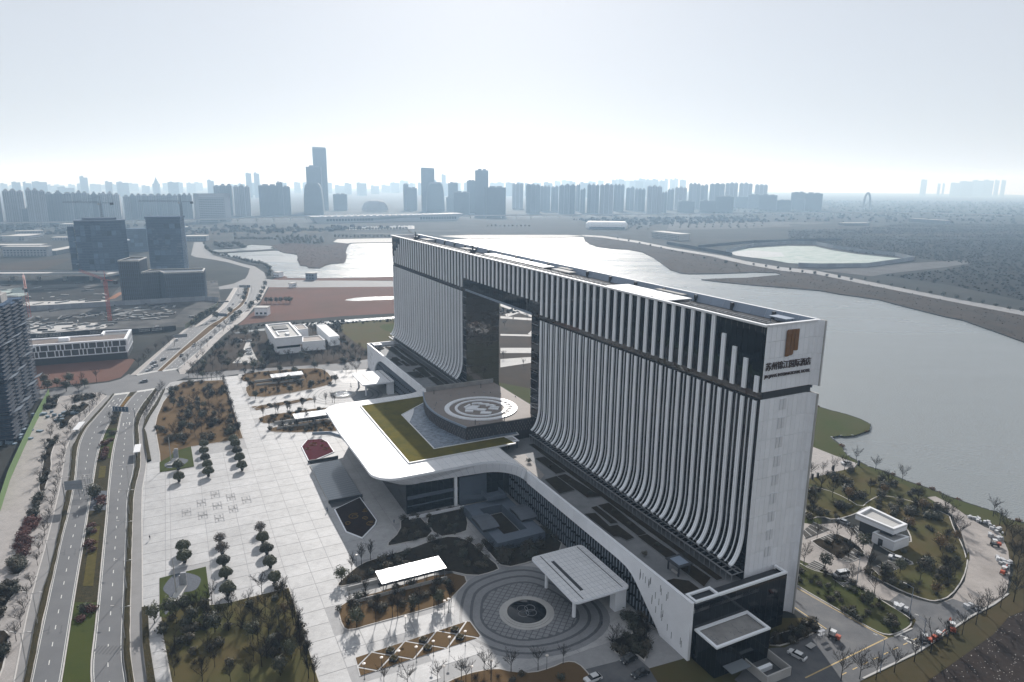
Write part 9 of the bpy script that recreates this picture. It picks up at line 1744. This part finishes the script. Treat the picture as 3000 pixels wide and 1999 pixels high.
t = thing('platform_trolley', 'flat trolley standing in the shadow near the white saloon', 'trolley', (D['trolley'][0][0], D['trolley'][0][1], .1), .6); MB().box(-1.3, -.8, .4, 1.3, .8, .5).build('deck', M_conc, t); MB().tube((1.3, -.7, .5), (1.5, -.7, 1.3), .05, n=4).tube((1.3, .7, .5), (1.5, .7, 1.3), .05, n=4).tube((1.5, -.7, 1.3), (1.5, .7, 1.3), .05, n=4).build('handle', M_metal, t)
for a in (-1, 1):
    for b in (-.6, .6): MB().tube((a, b - .06, .2), (a, b + .06, .2), .2, n=8, cap=True).build('wheel', M_rubber, t)
# people: one continuous skinned body each, walking
def person_mesh(shirt, trousers, phase):
    J = [(0, 0, .95), (0, 0, 1.2), (0, .02, 1.43), (0, .02, 1.52), (0, .03, 1.64), (.1, 0, .92), (.11, .16 * phase, .5), (.11, .05 * phase, .08), (.11, .05 * phase + .12, .04), (-.1, 0, .92), (-.11, -.02 * phase, .5), (-.11, -.26 * phase, .1), (-.11, -.26 * phase + .12, .05), (.19, 0, 1.42), (.24, -.08 * phase, 1.15), (.23, .04, .9), (-.19, 0, 1.42), (-.24, .1 * phase, 1.15), (-.23, .2 * phase, .93)]
    Ed = [(0, 1), (1, 2), (2, 3), (3, 4), (0, 5), (5, 6), (6, 7), (7, 8), (0, 9), (9, 10), (10, 11), (11, 12), (2, 13), (13, 14), (14, 15), (2, 16), (16, 17), (17, 18)]
    Rd = [.15, .15, .15, .06, .11, .1, .07, .05, .045, .1, .07, .05, .045, .075, .055, .04, .075, .055, .04]
    me = bpy.data.meshes.new('person'); me.from_pydata(J, Ed, []); o = bpy.data.objects.new('person', me); col.objects.link(o); o.modifiers.new('s', 'SKIN')
    for i, v in enumerate(me.skin_vertices[0].data): v.radius = (Rd[i], Rd[i] * .85); v.use_root = (i == 0)
    o.modifiers.new('b', 'SUBSURF').levels = 1; dg_ = bpy.context.evaluated_depsgraph_get(); dg_.update(); out = bpy.data.meshes.new_from_object(o.evaluated_get(dg_)); bpy.data.objects.remove(o)
    for m in (trousers, shirt, M_skin): out.materials.append(m)
    for p in out.polygons: p.material_index = 2 if p.center.z > 1.5 else (1 if p.center.z > .92 else 0); p.use_smooth = True
    return out
M_skin = mat('skin', (.42, .26, .19), .6, .05, 2); PM = [person_mesh(M_dark, M_cd, 1), person_mesh(mat('blue_jacket', (.05, .09, .17), .8, .1, 1), M_dark, -1)]
PL = ['person in dark clothes walking on the sunlit plaza near the meander paving', 'person in dark clothes beside the shaded crimson bed', 'person in dark clothes on the drive behind the near fountain', 'person in dark clothes on the shaded ramp by the lobby', 'person walking on the sunlit far drive, farther of two', 'person walking on the sunlit far drive, nearer of two', 'person standing by the column of the far porte cochere', 'person on the lakeside terrace, left of two', 'person on the lakeside terrace, right of two', 'person standing at the plaza edge beside the skylight']
for i, p in enumerate(D['people']): o = link('person', PM[i % 2]); o.location = (p[0], p[1], .12); o.rotation_euler = (0, 0, i * 1.3); tag(o, PL[i], 'person')
HAIR = MB().lathe([(.115, 1.66), (.125, 1.72), (.1, 1.78), (.01, 1.8)], 8).mesh('hair', M_dark)
for o in [o for o in bpy.data.objects if o.name.startswith('person')]: h_ = link('hair', HAIR, o); h_.location = (0, .02, -.02)
